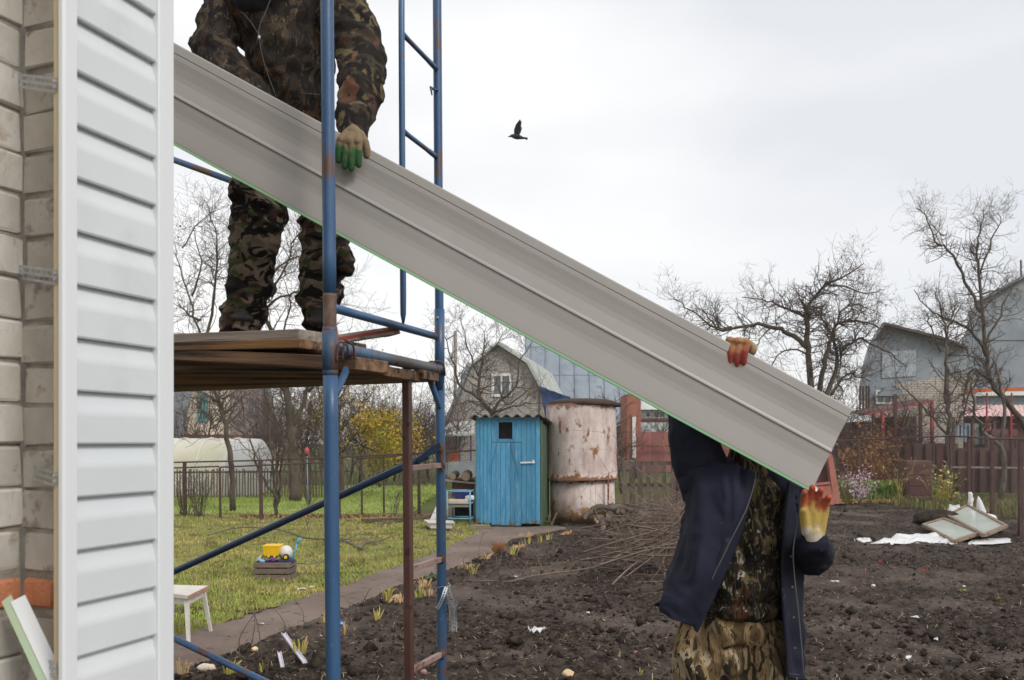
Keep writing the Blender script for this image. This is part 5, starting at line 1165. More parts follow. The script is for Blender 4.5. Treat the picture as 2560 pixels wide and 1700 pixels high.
mb = MB(); mb.box(OP(.578, .10, 1.82), .36, .01, .36, (-fd, sdv, UP)); mb.build('window_shade_sheet', M['black'], oh)  # black sheet behind the window hole, painted as the unlit inside
for (u, h0_, h1_, w_) in ((.43, 1.655, 1.985, .03), (.727, 1.655, 1.985, .03)): bd(u-w_/2, u+w_/2, h0_, h1_, d=-.024, nm='window_trim')
for i in range(10):
    mb = MB(); a = Dp*(i/10); mb.rbox(OP(Wd+.012, a+Dp/20, 1.0), .022, Dp/10-.006, 1.96-.02*i, .003, (-fd, sdv, UP)); mb.build('side_plank', M['outgreen'], oh)
mb = MB(); mb.rbox(OP(Wd+.028, .02, 1.02), .03, .05, 2.0, .003, (-fd, sdv, UP)); mb.build('corner_post', M['outgreen'], oh)
for u, nm in ((-.005, 'side_wall'),): mb = MB(); mb.box(OP(u+.01, Dp/2, 1.0), .02, Dp, 2.0, (-fd, sdv, UP)); mb.build(nm, M['outgreen'], oh)
mb = MB(); mb.box(OP(Wd/2, Dp, 1.0), Wd, .02, 2.0, (-fd, sdv, UP)); mb.build('back_wall', M['outgreen'], oh)
mb = MB(); nu, nv = 72, 2
for iv in range(nv):
    for iu in range(nu+1):
        u = -.09+(Wd+.22)*iu/nu; mb.v.append(tuple(OP(u, -.14+(Dp+.3)*iv, 2.085+.032*math.sin((u+.05)/.205*2*math.pi)-.13*iv)))
for iu in range(nu): mb.f.append((iu, iu+1, nu+2+iu, nu+1+iu))
rf_ = mb.build('roof', M['slate'], oh, True); so = rf_.modifiers.new('s', 'SOLIDIFY'); so.thickness = .016; so.offset = 1
bd(0, Wd, T0-.005, T0+.05, d=-.03, nm='top_rail', th=.02)
# ---------------------------------------------------------------- tank
tk = empty('water_tank', (1.45, 17.2, 0), 'large rusty whitewashed water tank standing beside the blue outhouse', 'tank')
ctr = Vector((1.45, 17.2, 0)); tax = Vector((-.018, 0, 1)).normalized()
mb = MB(); pr = [(.655, 0), (.66, .3), (.655, .84)]; mb.lathe(ctr, [(r, h) for r, h in pr], 48, tax); mb.build('lower_drum', M['rusttank'], tk, True)
mb = MB(); hs = [.83+(2.36-.83)*i/10 for i in range(11)]; mb.lathe(ctr, [(.735, .83)]+[(.722-.012*(i/10)+.004*math.sin(i*2.1), h) for i, h in enumerate(hs)]+[(.712, 2.37)], 64, tax); mb.build('upper_drum', M['rusttank'], tk, True)
mb = MB(); mb.lathe(ctr, [(.70, .845), (.748, .835), (.75, .855), (.70, .865)], 64, tax, False); mb.build('seam_flange', M['rust'], tk, True)
mb = MB(); mb.lathe(ctr+Vector((0, 0, 0)), [(.70, 2.33), (.735, 2.335), (.745, 2.37), (.735, 2.40), (.5, 2.47), (.01, 2.49)], 48, (tax+Vector((.035, 0, 0))).normalized()); mb.build('lid', M['rustdark'], tk, True)
mb = MB(); mb.bar(ctr+Vector((.45, -.62, .05)), ctr+Vector((.45, -.62, .85)), .06, .03); mb.build('side_strap', M['rust'], tk)
for (a, h, w_, hh) in ((-1.95, .83, .5, .02),):
    mb = MB(); mb.rbox(ctr+Vector((math.cos(a)*.76, math.sin(a)*.76, h)), w_, .02, .03, .003); mb.build('hoop_end', M['rustdark'], tk)
# ---------------------------------------------------------------- logs
M['logbark'] = mat('log_bark', (.085, .062, .048), (.15, .12, .095), 10, .9, .4, 40, c3=(.11, .11, .045), s3=6, t3=.6, rnd=.2); M['logend'] = mat('log_end', (.36, .26, .17), (.46, .34, .22), 10, .8)
rr = random.Random(9)
def log(a, b, r, label, bow=.0, group=None, name='log'):
    root = empty(name, Vector(a).lerp(Vector(b), .5)-UP*r, label, 'log', group); a, b = Vector(a), Vector(b); n = 8; off = Vector((rr.uniform(-1, 1), 0, rr.uniform(.3, 1)))*bow; mb = MB()
    mb.tube([a.lerp(b, i/n)+off*math.sin(math.pi*i/n)+Vector((rr.gauss(0, .006),)*3) for i in range(n+1)], [r*rr.uniform(.9, 1.08) for _ in range(n+1)], 9, cap=False); mb.build('bark', M['logbark'], root, True)
    e = MB(); d = (b-a).normalized(); e.lathe(a, [(r*.96, -.002), (.001, -.008)], 9, d, False); e.lathe(b, [(r*.96, .002), (.001, .008)], 9, d, False); e.build('cut_end', M['logend'], root)['kind'] = 'stuff'; return root
for i in range(16):
    lv = i//6; k = i % 6; zz_ = 15.4+rr.uniform(0, 1.0); xx = P(1500+k*17+lv*7, 0, 15.8).x; an = rr.uniform(-.9, .9)+(1.57 if rr.random() < .35 else .6); l_ = rr.uniform(.45, .95); r = rr.uniform(.035, .065)
    c = Vector((xx+rr.uniform(-.05, .05), zz_-.2, .06+lv*.11+rr.uniform(0, .05))); d = Vector((math.cos(an), math.sin(an)*.9, rr.uniform(-.12, .12)))*l_/2
    log(c-d, c+d, r, 'cut crooked log in the heap at the foot of the rusty tank', .10, 'logs heaped at the foot of the rusty tank')
log(P(1118, 1346, 14.6)+UP*.03, P(1152, 1338, 14.9)+UP*.03, .075, 'short thick log on the grass below the enamel tray')
# ---------------------------------------------------------------- blue stand and clutter left of the outhouse
M['ltblue'] = mat('light_blue_paint', (.13, .30, .42), (.18, .38, .50), 6, .5, c3=(.2, .15, .12), s3=14, t3=.66)
st = empty('metal_stand', G(1150, 1318), 'light blue metal stand with two shelves beside the outhouse', 'stand')
z = 16.0; xa, xb = P(1119, 0, z).x, P(1176, 0, z).x
for (x, y) in ((xa, z), (xb, z), (xa+.10, z+.42), (xb+.06, z+.42)): mb = MB(); mb.tube([(x, y, 0), (x-.01, y, .68)], .016, 8); mb.build('leg', M['ltblue'], st, True)
for h in (.66, .43, .14):
    mb = MB(); q = [Vector((xa, z, h)), Vector((xb, z, h)), Vector((xb+.06, z+.42, h)), Vector((xa+.10, z+.42, h))]
    for i in range(4): mb.tube([q[i], q[(i+1) % 4]], .014, 8)
    mb.build('rail', M['ltblue'], st, True)
mb = MB(); mb.hexa([Vector((xa, z, .36)), Vector((xb-.03, z, .36)), Vector((xb, z+.4, .36)), Vector((xa+.1, z+.4, .36)), Vector((xa, z, .40)), Vector((xb-.03, z, .40)), Vector((xb, z+.4, .40)), Vector((xa+.1, z+.4, .40))]); mb.build('shelf', M['palewood'], st)
bs = empty('beige_slab', Vector((xa+.2, z+.2, .40)), 'beige foam slab lying on the blue stand', 'slab'); mb = MB(); mb.rbox(Vector((xa+.20, z+.18, .455)), .40, .36, .10, .02); mb.build('foam', mat('beige_foam', (.50, .36, .24), (.58, .43, .30), 8, .8), bs)
mb = MB(); mb.lathe((xa+.24, z+.22, .51), [(.11, 0), (.14, .02), (.17, .14), (.18, .145), (.16, .14), (.12, .02)], 20); tag(mb.build('basin', mat('blue_plastic', (.02, .05, .30), (.03, .07, .36), 4, .4), None, True), 'dark blue plastic basin on the beige slab of the stand', 'basin')
mb = MB(); mb.rbox((xb-.02, z+.12, .53), .17, .12, .09, .02); tag(mb.build('white_canister', M['sheetwhite'], None), 'white plastic canister at the right end of the blue stand', 'canister')
cb = empty('old_cabinet', G(1160, 1300), 'dark brown open cabinet behind the blue stand', 'cabinet'); z = 17.0; x0, x1 = P(1132, 0, z).x, P(1184, 0, z).x
for (cx, sx) in ((x0, .03), (x1, .03)): mb = MB(); mb.box((cx, z+.2, .42), sx, .4, .84); mb.build('side_panel', M['maroon_d'], cb)
for h in (.84, .45, .03): mb = MB(); mb.box(((x0+x1)/2, z+.2, h), x1-x0-.03, .38, .03); mb.build('shelf', M['fencebrown'], cb)
mb = MB(); mb.box(((x0+x1)/2, z+.41, .43), x1-x0, .02, .82); mb.build('back', M['black'], cb)  # back panel coloured black for the shade inside the cabinet
mb = MB(); mb.box(((x0+x1)/2, z-.01, .68), x1-x0-.04, .02, .26); mb.build('front_panel', M['maroon_d'], cb)
mb = MB(); mb.bar(P(1098, 1199, 17.0), P(1190, 1208, 17.0), .34, .025); tag(mb.build('grey_board', M['palewood'], None), 'pale grey board laid on top of the old cabinet', 'board')
log(P(1132, 1191, 17.0), P(1141, 1184, 17.3), .075, 'smaller log end resting on the grey board'); log(P(1164, 1191, 17.0), P(1170, 1186, 17.3), .10, 'larger dark log end resting on the grey board')
M['enamel'] = mat('enamel_white', (.62, .58, .54), (.70, .66, .62), 6, .35)
mb = MB(); q = [P(1059, 1322, 15.6), P(1132, 1314, 15.4), P(1137, 1325, 15.0), P(1071, 1334, 15.0)]
for i in range(4): q[i].z = .16
c_ = sum(q, Vector())/4; inn = [c_.lerp(p, .86) for p in q]; bot_ = [c_.lerp(p, .78)-UP*.10 for p in q]; mb.add(q+inn+bot_, [(0, 1, 5, 4), (1, 2, 6, 5), (2, 3, 7, 6), (3, 0, 4, 7), (4, 5, 9, 8), (5, 6, 10, 9), (6, 7, 11, 10), (7, 4, 8, 11), (8, 9, 10, 11)])
et = mb.build('enamel_tray', M['enamel'], None); tag(et, 'white enamel tray on the grass near the far scaffold post', 'tray'); so = et.modifiers.new('s', 'SOLIDIFY'); so.thickness = .012
mb = MB(); mb.rbox((c_.x, c_.y, .03), .25, .2, .07, .01); tag(mb.build('flat_stone', M['slate'], None), 'flat grey stone under the enamel tray', 'stone')
mb = MB(); mb.prism([P(1072, 1305, 16.8), P(1100, 1306, 16.8), P(1104, 1268, 17.0), P(1090, 1266, 17.0)], (.02, .02, 0)); tag(mb.build('plastic_sheet', M['sheetwhite'], None), 'crumpled white sheet leaning behind the far scaffold post', 'sheet')
mb = MB(); mb.bar(G(1178, 1325)+UP*.05, G(1226, 1325)+UP*.05, .12, .07); tag(mb.build('wood_slab', M['palewood'], None), 'short pale wood slab lying left of the outhouse door', 'wood slab')
mb = MB(); mb.bar(G(1378, 1316)+UP*.02, P(1392, 1282, 16.1), .04, .02); tag(mb.build('thin_stick', M['oldboard'], None), 'thin board leaning in the dark gap between outhouse and tank', 'stick')
# ---------------------------------------------------------------- wire fences
M['wire'] = mat('rusty_mesh_wire', (.085, .06, .05), (.13, .10, .085), 10, .6, metal=.3)
def netting(parent, a, b, h0, h1, st=.075, r=.0011):
    tw = Tw(); a, b = Vector(a), Vector(b); L_ = (b-a).xy.length; d = (b-a); d.z = 0; d.normalize(); H_ = h1-h0; k = int((L_+H_)/st)
    for i in range(k):
        for sg in (1, -1):
            s0 = i*st-(H_ if sg > 0 else 0); p0 = (s0, h0); p1 = (s0+sg*H_, h1)
            if sg < 0: p0 = (i*st, h0); p1 = (i*st-H_, h1)
            (xa_, za), (xb_, zb_2) = p0, p1; 
            def clip(x): return max(0, min(L_, x))
            if max(xa_, xb_) <= 0 or min(xa_, xb_) >= L_: continue
            ca, cb_ = clip(xa_), clip(xb_); m_ = (zb_2-za)/(xb_-xa_); z0, z1_ = za+m_*(ca-xa_), za+m_*(cb_-xa_)
            tw.add([a+d*ca+UP*z0, a+d*(ca+cb_)/2+UP*(z0+z1_)/2, a+d*cb_+UP*z1_], r, r)
    o = tw.mesh('netting', M['wire']); par(o, parent); tag(o, kind='stuff'); return o
lf = empty('wire_fence', G(652, 1300), 'rusty posts and rails with wire netting at the far edge of the lawn', 'fence')
for (px, yt, yb_) in ((463, 1156, 1292), (551, 1168, 1297), (653, 1149, 1301), (848, 1146, 1300), (905, 1143, 1292), (960, 1140, 1285), (1048, 1138, 1292)):
    g0 = G(px, yb_); t0_ = P(px-1.5, yt, g0.y); mb = MB(); w_ = .062 if px in (463, 653, 1048, 848) else .04; mb.bar(g0-UP*.05, t0_, w_, w_); mb.build('post', M['fencebrown'], lf)
for pts in ([(430, 1156), (653, 1151), (850, 1143), (1100, 1130), (1190, 1126)], [(430, 1170), (548, 1166)], [(551, 1168), (810, 1156)], [(905, 1146), (1100, 1132)]):
    mb = MB(); mb.tube([P(a, b, 17.6) for a, b in pts], .017, 6); mb.build('rail', M['fencebrown'], lf)
netting(lf, Vector((P(430, 0, 17.75).x, 17.75, 0)), Vector((P(1190, 0, 17.75).x, 17.75, 0)), .03, 1.22)
pl = empty('paling_fence', G(600, 1252), 'thin dark paling fence in front of the greenhouse', 'fence')
pm = MB(); pm.box((0, 0, .40), .035, .015, .80); pmm = pm.mesh('paling', M['oldboard'])
for i in range(62): o = bpy.data.objects.new('paling', pmm); C.objects.link(o); o.location = (P(436, 0, 24.3).x+i*.082, 24.3, .0); o.rotation_euler = (0, R.uniform(-.03, .03), 0); o.scale = (1, 1, R.uniform(.95, 1.05)); par(o, pl)
for h in (.72,): mb = MB(); mb.bar(P(436, 0, 24.33).xy.to_3d()+UP*h, P(436, 0, 24.33).xy.to_3d()+UP*(h+.03)+Vector((5.1, 0, 0)), .02, .05); mb.build('rail', M['oldboard'], pl)
rt = empty('wire_fence', G(2375, 1262), 'dark metal posts with top rail and netting at the right end of the plot', 'fence'); pp = []
for (px, yt, yb_) in ((1905, 1108, 1252), (2147, 1100, 1255), (2377, 1090, 1262), (2422, 1092, 1276), (2480, 1097, 1297), (2551, 1098, 1337), (2680, 1110, 1400)):
    g0 = G(px, yb_); tp_ = Vector((g0.x, g0.y, P(px, yt, g0.y).z)); pp.append((g0, tp_)); mb = MB(); mb.bar(g0-UP*.1, tp_, .062, .062); mb.build('post', M['fencebrown'], rt)
for i in range(len(pp)-1): mb = MB(); mb.tube([pp[i][1], pp[i+1][1]], .02, 6); mb.build('rail', M['fencebrown'], rt); netting(rt, pp[i][0], pp[i+1][0], .02, min(pp[i][1].z, pp[i+1][1].z), .085, .0010)
# maroon metal fence behind
mf = empty('maroon_fence', G(2440, 1245), 'tall maroon sheet metal fence behind the right wire fence', 'fence')
z = 27.0
for i in range(16):
    xa = 2180+i*27; zz_ = z-.10*i; top_y = 1108 if i < 8 else 1120; mt = M['maroon'] if i % 3 else M['maroon_d']
    ext('sheet', [P(xa, 1232, zz_), P(xa+26, 1232, zz_), P(xa+26, top_y, zz_), P(xa, top_y, zz_)], (0, .02, 0), mt, mf)
for i in range(9): px = 2186+i*49; ext('post', [P(px, 1234, 26.6-.2*i), P(px+5, 1234, 26.6-.2*i), P(px+5, 1104, 26.6-.2*i), P(px, 1104, 26.6-.2*i)], (0, .06, 0), M['fencebrown'], mf)
mb = MB(); mb.bar(P(2380, 1168, 25.0), P(2620, 1170, 24.6), .04, .05); mb.build('pale_rail', M['palewood'], mf)
# grey houses on the right
z = 35.0; h4 = empty('grey_house', Vector((P(2290, 0, z).x, z, 0)), 'grey clad house with sloping roof line behind the right fence', 'house')
ext('cladding', [P(2150, 1000, z), P(2158, 925, z), P(2176, 860, z), P(2207, 812, z), P(2350, 846, z), P(2412, 868, z), P(2440, 960, z), P(2440, 1000, z)], (4.4, 8, 0), M['greyclad'], h4)
ext('roof', [P(2202, 810, z-.5), P(2210, 805, z-.5), P(2352, 840, z-.5), P(2420, 864, z-.5), P(2418, 869, z-.5), P(2350, 846, z-.5), P(2208, 811, z-.5)], (5.0, 9, 0), M['oldboard'], h4)
ext('roof', [P(2146, 1000, z-.5), P(2154, 922, z-.5), P(2172, 858, z-.5), P(2206, 808, z-.5), P(2210, 812, z-.5), P(2178, 861, z-.5), P(2160, 925, z-.5), P(2152, 1000, z-.5)], (4.9, 9, 0), M['darkslate'], h4)
ext('brick_wall', [P(2155, 1190, z-.2), P(2155, 1001, z-.2), P(2240, 1001, z-.2), P(2240, 960, z-.2), P(2330, 945, z-.2), P(2440, 935, z-.2), P(2440, 1190, z-.2)], (4.2, 7.6, 0), M['gbrick2'], h4)
ext('patch', [P(2205, 880, z-.05), P(2290, 875, z-.05), P(2290, 940, z-.05), P(2205, 945, z-.05)], (0, .04, 0), mat('pale_cladding_patch', (.30, .34, .38), (.36, .39, .42), 2), h4)
win(h4, 2188, 2228, 975, 1010, z-.25, mull=1)
ext('eave', [P(2196, 990, z-.6), P(2260, 990, z-.6), P(2250, 970, z-.6), P(2215, 968, z-.6)], (0, .5, 0), M['darkslate'], h4)
for px in (2150, 2158, 2166, 2172): mb = MB(); mb.tube([P(px, 1045, 33), P(px, 965, 33)], .035, 6); mb.build('metal_bar', M['rustdark'], h4)
pc = empty('red_porch', Vector((P(2250, 0, 31).x, 31, 0)), 'maroon porch with sloping red canopy beam behind the dry hydrangea bush', 'porch'); z = 31.0
mb = MB(); mb.bar(P(2160, 1038, z), P(2332, 1003, z), .06, .07); mb.build('canopy_beam', M['pinkred'], pc)
mb = MB(); a_, b_ = P(2160, 1036, z), P(2332, 1001, z); mb.hexa([a_, b_, b_+Vector((0, 1.5, .1)), a_+Vector((0, 1.5, .1)), a_+UP*.03, b_+UP*.03, b_+Vector((0, 1.5, .13)), a_+Vector((0, 1.5, .13))]); mb.build('canopy', M['maroon'], pc)
for px, m_ in ((2184, M['maroon_d']), (2207, M['pinkred']), (2238, M['maroon_d']), (2301, M['maroon_d']), (2330, M['pinkred'])):
    yt = 1034-(px-2184)*.2 if px != 2238 else 985; mb = MB(); mb.bar(P(px, 1186, z), P(px, yt, z), .10, .10); mb.build('post', m_, pc)
ext('board_wall', [P(2188, 1186, z+1), P(2292, 1186, z+1), P(2292, 1040, z+1), P(2188, 1044, z+1)], (0, .05, 0), M['maroon'], pc)
ext('dark_panel', [P(2218, 1120, z+.9), P(2270, 1120, z+.9), P(2270, 1042, z+.9), P(2218, 1046, z+.9)], (0, .05, 0), M['maroon_d'], pc)
sh = empty('small_shed', Vector((P(2155, 0, 30).x, 30, 0)), 'tiny maroon shed with pale lean-to roof left of the red porch', 'shed')
ext('wall', [P(2130, 1185, 30), P(2176, 1185, 30), P(2176, 1055, 30), P(2130, 1055, 30)], (0, 1.2, 0), M['maroon_d'], sh); ext('roof', [P(2122, 1056, 29.6), P(2178, 1050, 29.6), P(2176, 1040, 30.5), P(2136, 1044, 30.5)], (0, .1, .04), M['paleroof'], sh)
bw_ = empty('block_wall', Vector((P(2110, 0, 31).x, 31, 0)), 'low grey block wall seen right of the panel end', 'wall'); ext('blocks', [P(2060, 1190, 31.5), P(2140, 1190, 31.5), P(2140, 1075, 31.5), P(2090, 1055, 31.5), P(2060, 1055, 31.5)], (0, .3, 0), M['gbrick'], bw_)
z = 41.0; h5 = empty('gambrel_house', Vector((P(2560, 0, z).x, z, 0)), 'tall dark grey gambrel house cut by the right edge of the picture', 'house')
ext('gable', [P(2400, 1190, z), P(2392, 1010, z), P(2406, 862, z), P(2431, 802, z), P(2440, 757, z), P(2478, 738, z), P(2560, 693, z), P(2630, 655, z), P(2700, 716, z), P(2730, 860, z), P(2750, 1190, z)], (6.2, 9, 0), M['darkslate'], h5)
ext('upper_panel', [P(2440, 850, z-.05), P(2462, 770, z-.05), P(2510, 728, z-.05), P(2590, 690, z-.05), P(2670, 728, z-.05), P(2700, 850, z-.05)], (0, .03, 0), M['greyclad'], h5)
ext('roof', [P(2387, 1010, z-.5), P(2401, 860, z-.5), P(2426, 800, z-.5), P(2436, 753, z-.5), P(2476, 732, z-.5), P(2560, 687, z-.5), P(2630, 648, z-.5), P(2630, 655, z-.5), P(2560, 693, z-.5), P(2478, 738, z-.5), P(2440, 757, z-.5), P(2431, 802, z-.5), P(2406, 862, z-.5), P(2392, 1010, z-.5)], (6.9, 10, 0), M['darkslate'], h5)
ext('middle_wall', [P(2415, 1040, z-.8), P(2760, 1040, z-.8), P(2760, 990, z-.8), P(2415, 990, z-.8)], (0, .6, 0), M['metalroof'], h5)
ext('eave', [P(2400, 990, z-1.2), P(2760, 986, z-1.2), P(2760, 976, z-1.2), P(2404, 980, z-1.2)], (0, 1, 0), M['whitewood'], h5)
mb = MB(); mb.tube([P(2553, 700, z), P(2552, 650, z)], .04, 6); mb.build('chimney_pipe', M['rustdark'], h5)
# tiled porch
tpz = 29.0; tp2 = empty('tiled_porch', Vector((P(2500, 0, tpz).x, tpz, 0)), 'porch with pink corrugated tile roof and arched window behind the red swing', 'porch')
mb = MB(); nu = 120; a0, a1 = P(2412, 1042, tpz), P(2640, 1042, tpz); b0_, b1_ = P(2400, 1014, tpz+1.4), P(2640, 1014, tpz+1.4)
for i in range(nu+1):
    f = i/nu; w_ = .035*abs(math.sin(f*math.pi*20)); p, q = a0.lerp(a1, f), b0_.lerp(b1_, f); mb.v += [tuple(p+UP*w_), tuple(p.lerp(q, .5)+UP*(w_+.02)), tuple(q+UP*w_)]
for i in range(nu):
    for k in (0, 1): a = i*3+k; mb.f.append((a, a+3, a+4, a+1))
mb.build('roof', M['tile'], tp2, True)
ext('wall', [P(2412, 1200, tpz+.5), P(2640, 1200, tpz+.5), P(2640, 1040, tpz+.5), P(2412, 1040, tpz+.5)], (0, .1, 0), M['maroon_d'], tp2)
for px in (2384, 2432, 2470, 2485): mb = MB(); mb.bar(P(px, 1200, tpz+.2), P(px, 1042, tpz+.2), .09, .09); mb.build('post', M['maroon'], tp2)
win(tp2, 2390, 2404, 1058, 1100, tpz+.3, M['metalroof'], 0); win(tp2, 2408, 2424, 1058, 1105, tpz+.3, M['metalroof'], 0)
mb = MB(); cxa = P(2455, 1090, tpz+.42); mb.prism([cxa+Vector((math.cos(math.pi*k/12)*.27, 0, math.sin(math.pi*k/12)*.36)) for k in range(13)]+[cxa+Vector((-.27, 0, -.3)), cxa+Vector((.27, 0, -.3))], (0, .02, 0)); mb.build('arched_window', M['glass'], tp2)
ext('door_panel', [P(2434, 1108, tpz+.46), P(2478, 1108, tpz+.46), P(2478, 1058, tpz+.46), P(2434, 1058, tpz+.46)], (0, .03, 0), M['sheetwhite'], tp2)
# swing
sw = empty('garden_swing', Vector((P(2500, 0, 26.5).x, 26.5, 0)), 'orange and red steel swing frame behind the right fence', 'swing'); z = 26.5
mb = MB(); mb.bar(P(2414, 978, z), P(2585, 971, z), .11, .10); mb.build('top_beam', M['orange'], sw)
for x in (2467, 2529):
    for dx, ft_ in ((-3, -1), (12, 6)): mb = MB(); mb.bar(P(x, 982, z), Vector((P(x+dx, 0, z).x+(.0), z+ft_*.05, P(x+dx*1.0, 1100, z).z)), .045, .045); mb.build('leg', M['pinkred'], sw)
    mb = MB(); [mb.bar(P(x-2, yy, z), P(x+10*(yy-982)/118+2, yy, z), .03, .03) for yy in (1030, 1045, 1060, 1075)]; mb.build('rung', M['pinkred'], sw)
    mb = MB(); [mb.bar(P(x+dx, 1100, z), Vector((P(x+dx, 0, z).x, z, 0)), .05, .05) for dx in (-3, 12)]; mb.build('post', M['fencebrown'], sw)
ext('seat_board', [P(2480, 1088, z), P(2545, 1088, z), P(2545, 1073, z), P(2480, 1073, z)], (0, .4, 0), M['maroon'], sw)

def rust_bands(m, zs):
    """rust that has gathered along the seam and the foot of the tank"""
    t = m.node_tree; l = t.links.new; b = t.nodes['Principled BSDF']; src = b.inputs['Base Color'].links[0].from_socket
    ge = N(t, 'ShaderNodeNewGeometry'); sp = N(t, 'ShaderNodeSeparateXYZ'); l(ge.outputs['Position'], sp.inputs[0]); n = N(t, 'ShaderNodeTexNoise'); n.inputs['Scale'].default_value = 5; n.inputs['Detail'].default_value = 9; n.inputs['Roughness'].default_value = .7; l(ge.outputs['Position'], n.inputs[0]); col = src
    for z0, wd, c, th in zs:
        su = N(t, 'ShaderNodeMath', operation='SUBTRACT'); l(sp.outputs[2], su.inputs[0]); su.inputs[1].default_value = z0; ab = N(t, 'ShaderNodeMath', operation='ABSOLUTE'); l(su.outputs[0], ab.inputs[0])
        mr = N(t, 'ShaderNodeMapRange'); mr.inputs[1].default_value = 0; mr.inputs[2].default_value = wd; mr.inputs[3].default_value = .30; mr.inputs[4].default_value = -.2; l(ab.outputs[0], mr.inputs[0])
        ad = N(t, 'ShaderNodeMath', operation='ADD'); l(mr.outputs[0], ad.inputs[0]); l(n.outputs[0], ad.inputs[1]); m2 = N(t, 'ShaderNodeMapRange'); m2.inputs[1].default_value = th; m2.inputs[2].default_value = th+.07; l(ad.outputs[0], m2.inputs[0])
        mx_ = N(t, 'ShaderNodeMix', data_type='RGBA'); l(m2.outputs[0], mx_.inputs[0]); l(col, mx_.inputs[6]); mx_.inputs[7].default_value = (*c, 1); col = mx_.outputs[2]
    l(col, b.inputs['Base Color'])
rust_bands(M['outblue'], [(0.0, .40, (.15, .12, .09), .70)])
rust_bands(M['rusttank'], [(.86, .28, (.20, .085, .04), .66), (0.0, .65, (.36, .20, .09), .58), (0.0, .35, (.16, .085, .06), .66), (2.38, .30, (.24, .12, .09), .62), (1.45, .35, (.34, .17, .05), .80)])
# ================================================================ stool, toys, plants, litter
M['stoolwhite'] = mat('stool_white_paint', (.60, .56, .50), (.70, .66, .60), 8, .5, .05, 60, c3=(.40, .20, .14), s3=12, t3=.66, w3=.04)
M['stooledge'] = mat('stool_worn_edge', (.42, .20, .14), (.50, .28, .21), 12, .7)
sg = G(472, 1600); sh_ = .41
stl = empty('stool', Vector((sg.x-.10, sg.y-.05, 0)), 'small white stool with worn red edge at the lawn edge by the siding', 'stool')
tq = [P(400, 1503, 6.70), P(470, 1509, 6.55), P(520, 1488, 7.0), P(430, 1484, 7.05)]
for q in tq: q.z = .375
mb = MB(); mb.prism(tq, (0, 0, .028)); so = mb.build('seat', M['stoolwhite'], stl)
mb = MB(); mb.hexa([tq[1]+Vector((.002, -.004, .001)), tq[2]+Vector((.004, 0, .001)), tq[2]+Vector((.008, 0, .001)), tq[1]+Vector((.006, -.008, .001)), tq[1]+Vector((.002, -.004, .027)), tq[2]+Vector((.004, 0, .027)), tq[2]+Vector((.008, 0, .027)), tq[1]+Vector((.006, -.008, .027))]); mb.build('worn_edge', M['stooledge'], stl)
cq = sum(tq, Vector())/4
for q, sp in zip(tq, (1.0, 1.0, 1.0, 1.0)):
    tp_ = cq.lerp(q, .80); tp_.z = .372; ft_ = cq.lerp(q, 1.12); ft_.z = .012; mb = MB(); d = ft_-tp_
    mb.hexa([ft_+Vector((-.011, -.011, 0)), ft_+Vector((.011, -.011, 0)), ft_+Vector((.011, .011, 0)), ft_+Vector((-.011, .011, 0)), tp_+Vector((-.017, -.017, 0)), tp_+Vector((.017, -.017, 0)), tp_+Vector((.017, .017, 0)), tp_+Vector((-.017, .017, 0))]); mb.build('leg', M['stoolwhite'], stl)
for i in range(4):
    a, b = cq.lerp(tq[i], .82), cq.lerp(tq[(i+1) % 4], .82); mb = MB(); mb.bar(a-UP*.03, b-UP*.03, .012, .05); mb.build('apron', M['stoolwhite'], stl)
# toy crate
cr_ = G(688, 1447); M['cratewood'] = mat('crate_wood', (.13, .095, .075), (.20, .155, .125), 6, .85, .3, 40, stretch=(1, 4, 4), rnd=.15)
crt = empty('wooden_crate', cr_, 'small grey slatted wooden crate full of toys on the lawn', 'crate'); cw, cd, chh = .415, .27, .215
for h in (.035, .108, .180):
    for y in (-cd/2, cd/2): mb = MB(); mb.rbox(cr_+Vector((0, y, h)), cw, .010, .058, .002); mb.build('slat', M['cratewood'], crt)
    for x in (-cw/2-.004, cw/2+.004): mb = MB(); mb.rbox(cr_+Vector((x, 0, h)), .010, cd, .058, .002); mb.build('slat', M['cratewood'], crt)
for x in (-1, 1):
    for y in (-1, 1): mb = MB(); mb.box(cr_+Vector((x*(cw/2-.015), y*(cd/2-.015), .105)), .022, .018, .205); mb.build('corner_block', M['cratewood'], crt)
mb = MB(); mb.box(cr_+UP*.012, cw-.03, cd-.03, .01); mb.build('bottom', M['cratewood'], crt)
def plastic(n, c, r=.35): return mat(n, c, tuple(min(1, x*1.15) for x in c), 5, r, spec=.5)
M['toyyel'] = plastic('yellow_plastic', (.78, .48, .012)); M['toyblk'] = plastic('black_plastic', (.015, .015, .016)); M['toypur'] = plastic('purple_plastic', (.16, .02, .34)); M['toycyan'] = plastic('cyan_plastic', (.02, .36, .60)); M['toyblue'] = plastic('pale_blue_plastic', (.22, .38, .62)); M['toydark'] = plastic('navy_plastic', (.02, .03, .09))
zt = cr_.y
tr_k = empty('toy_truck', cr_+Vector((-.075, -.02, .23)), 'yellow toy dump truck on top of the toy crate', 'toy truck')
mb = MB(); a = P(664, 1362, zt); b = P(697, 1384, zt-.12); xx0, xx1 = a.x, b.x; zt1, zt0 = a.z, P(0, 1386, zt).z
mb.hexa([Vector((xx0+.010, zt-.10, zt0)), Vector((xx1-.012, zt-.10, zt0)), Vector((xx1-.012, zt+.06, zt0)), Vector((xx0+.010, zt+.06, zt0)), Vector((xx0, zt-.12, zt1)), Vector((xx1, zt-.12, zt1-.006)), Vector((xx1, zt+.08, zt1-.006)), Vector((xx0, zt+.08, zt1))]); mb.build('tipper', M['toyyel'], tr_k)
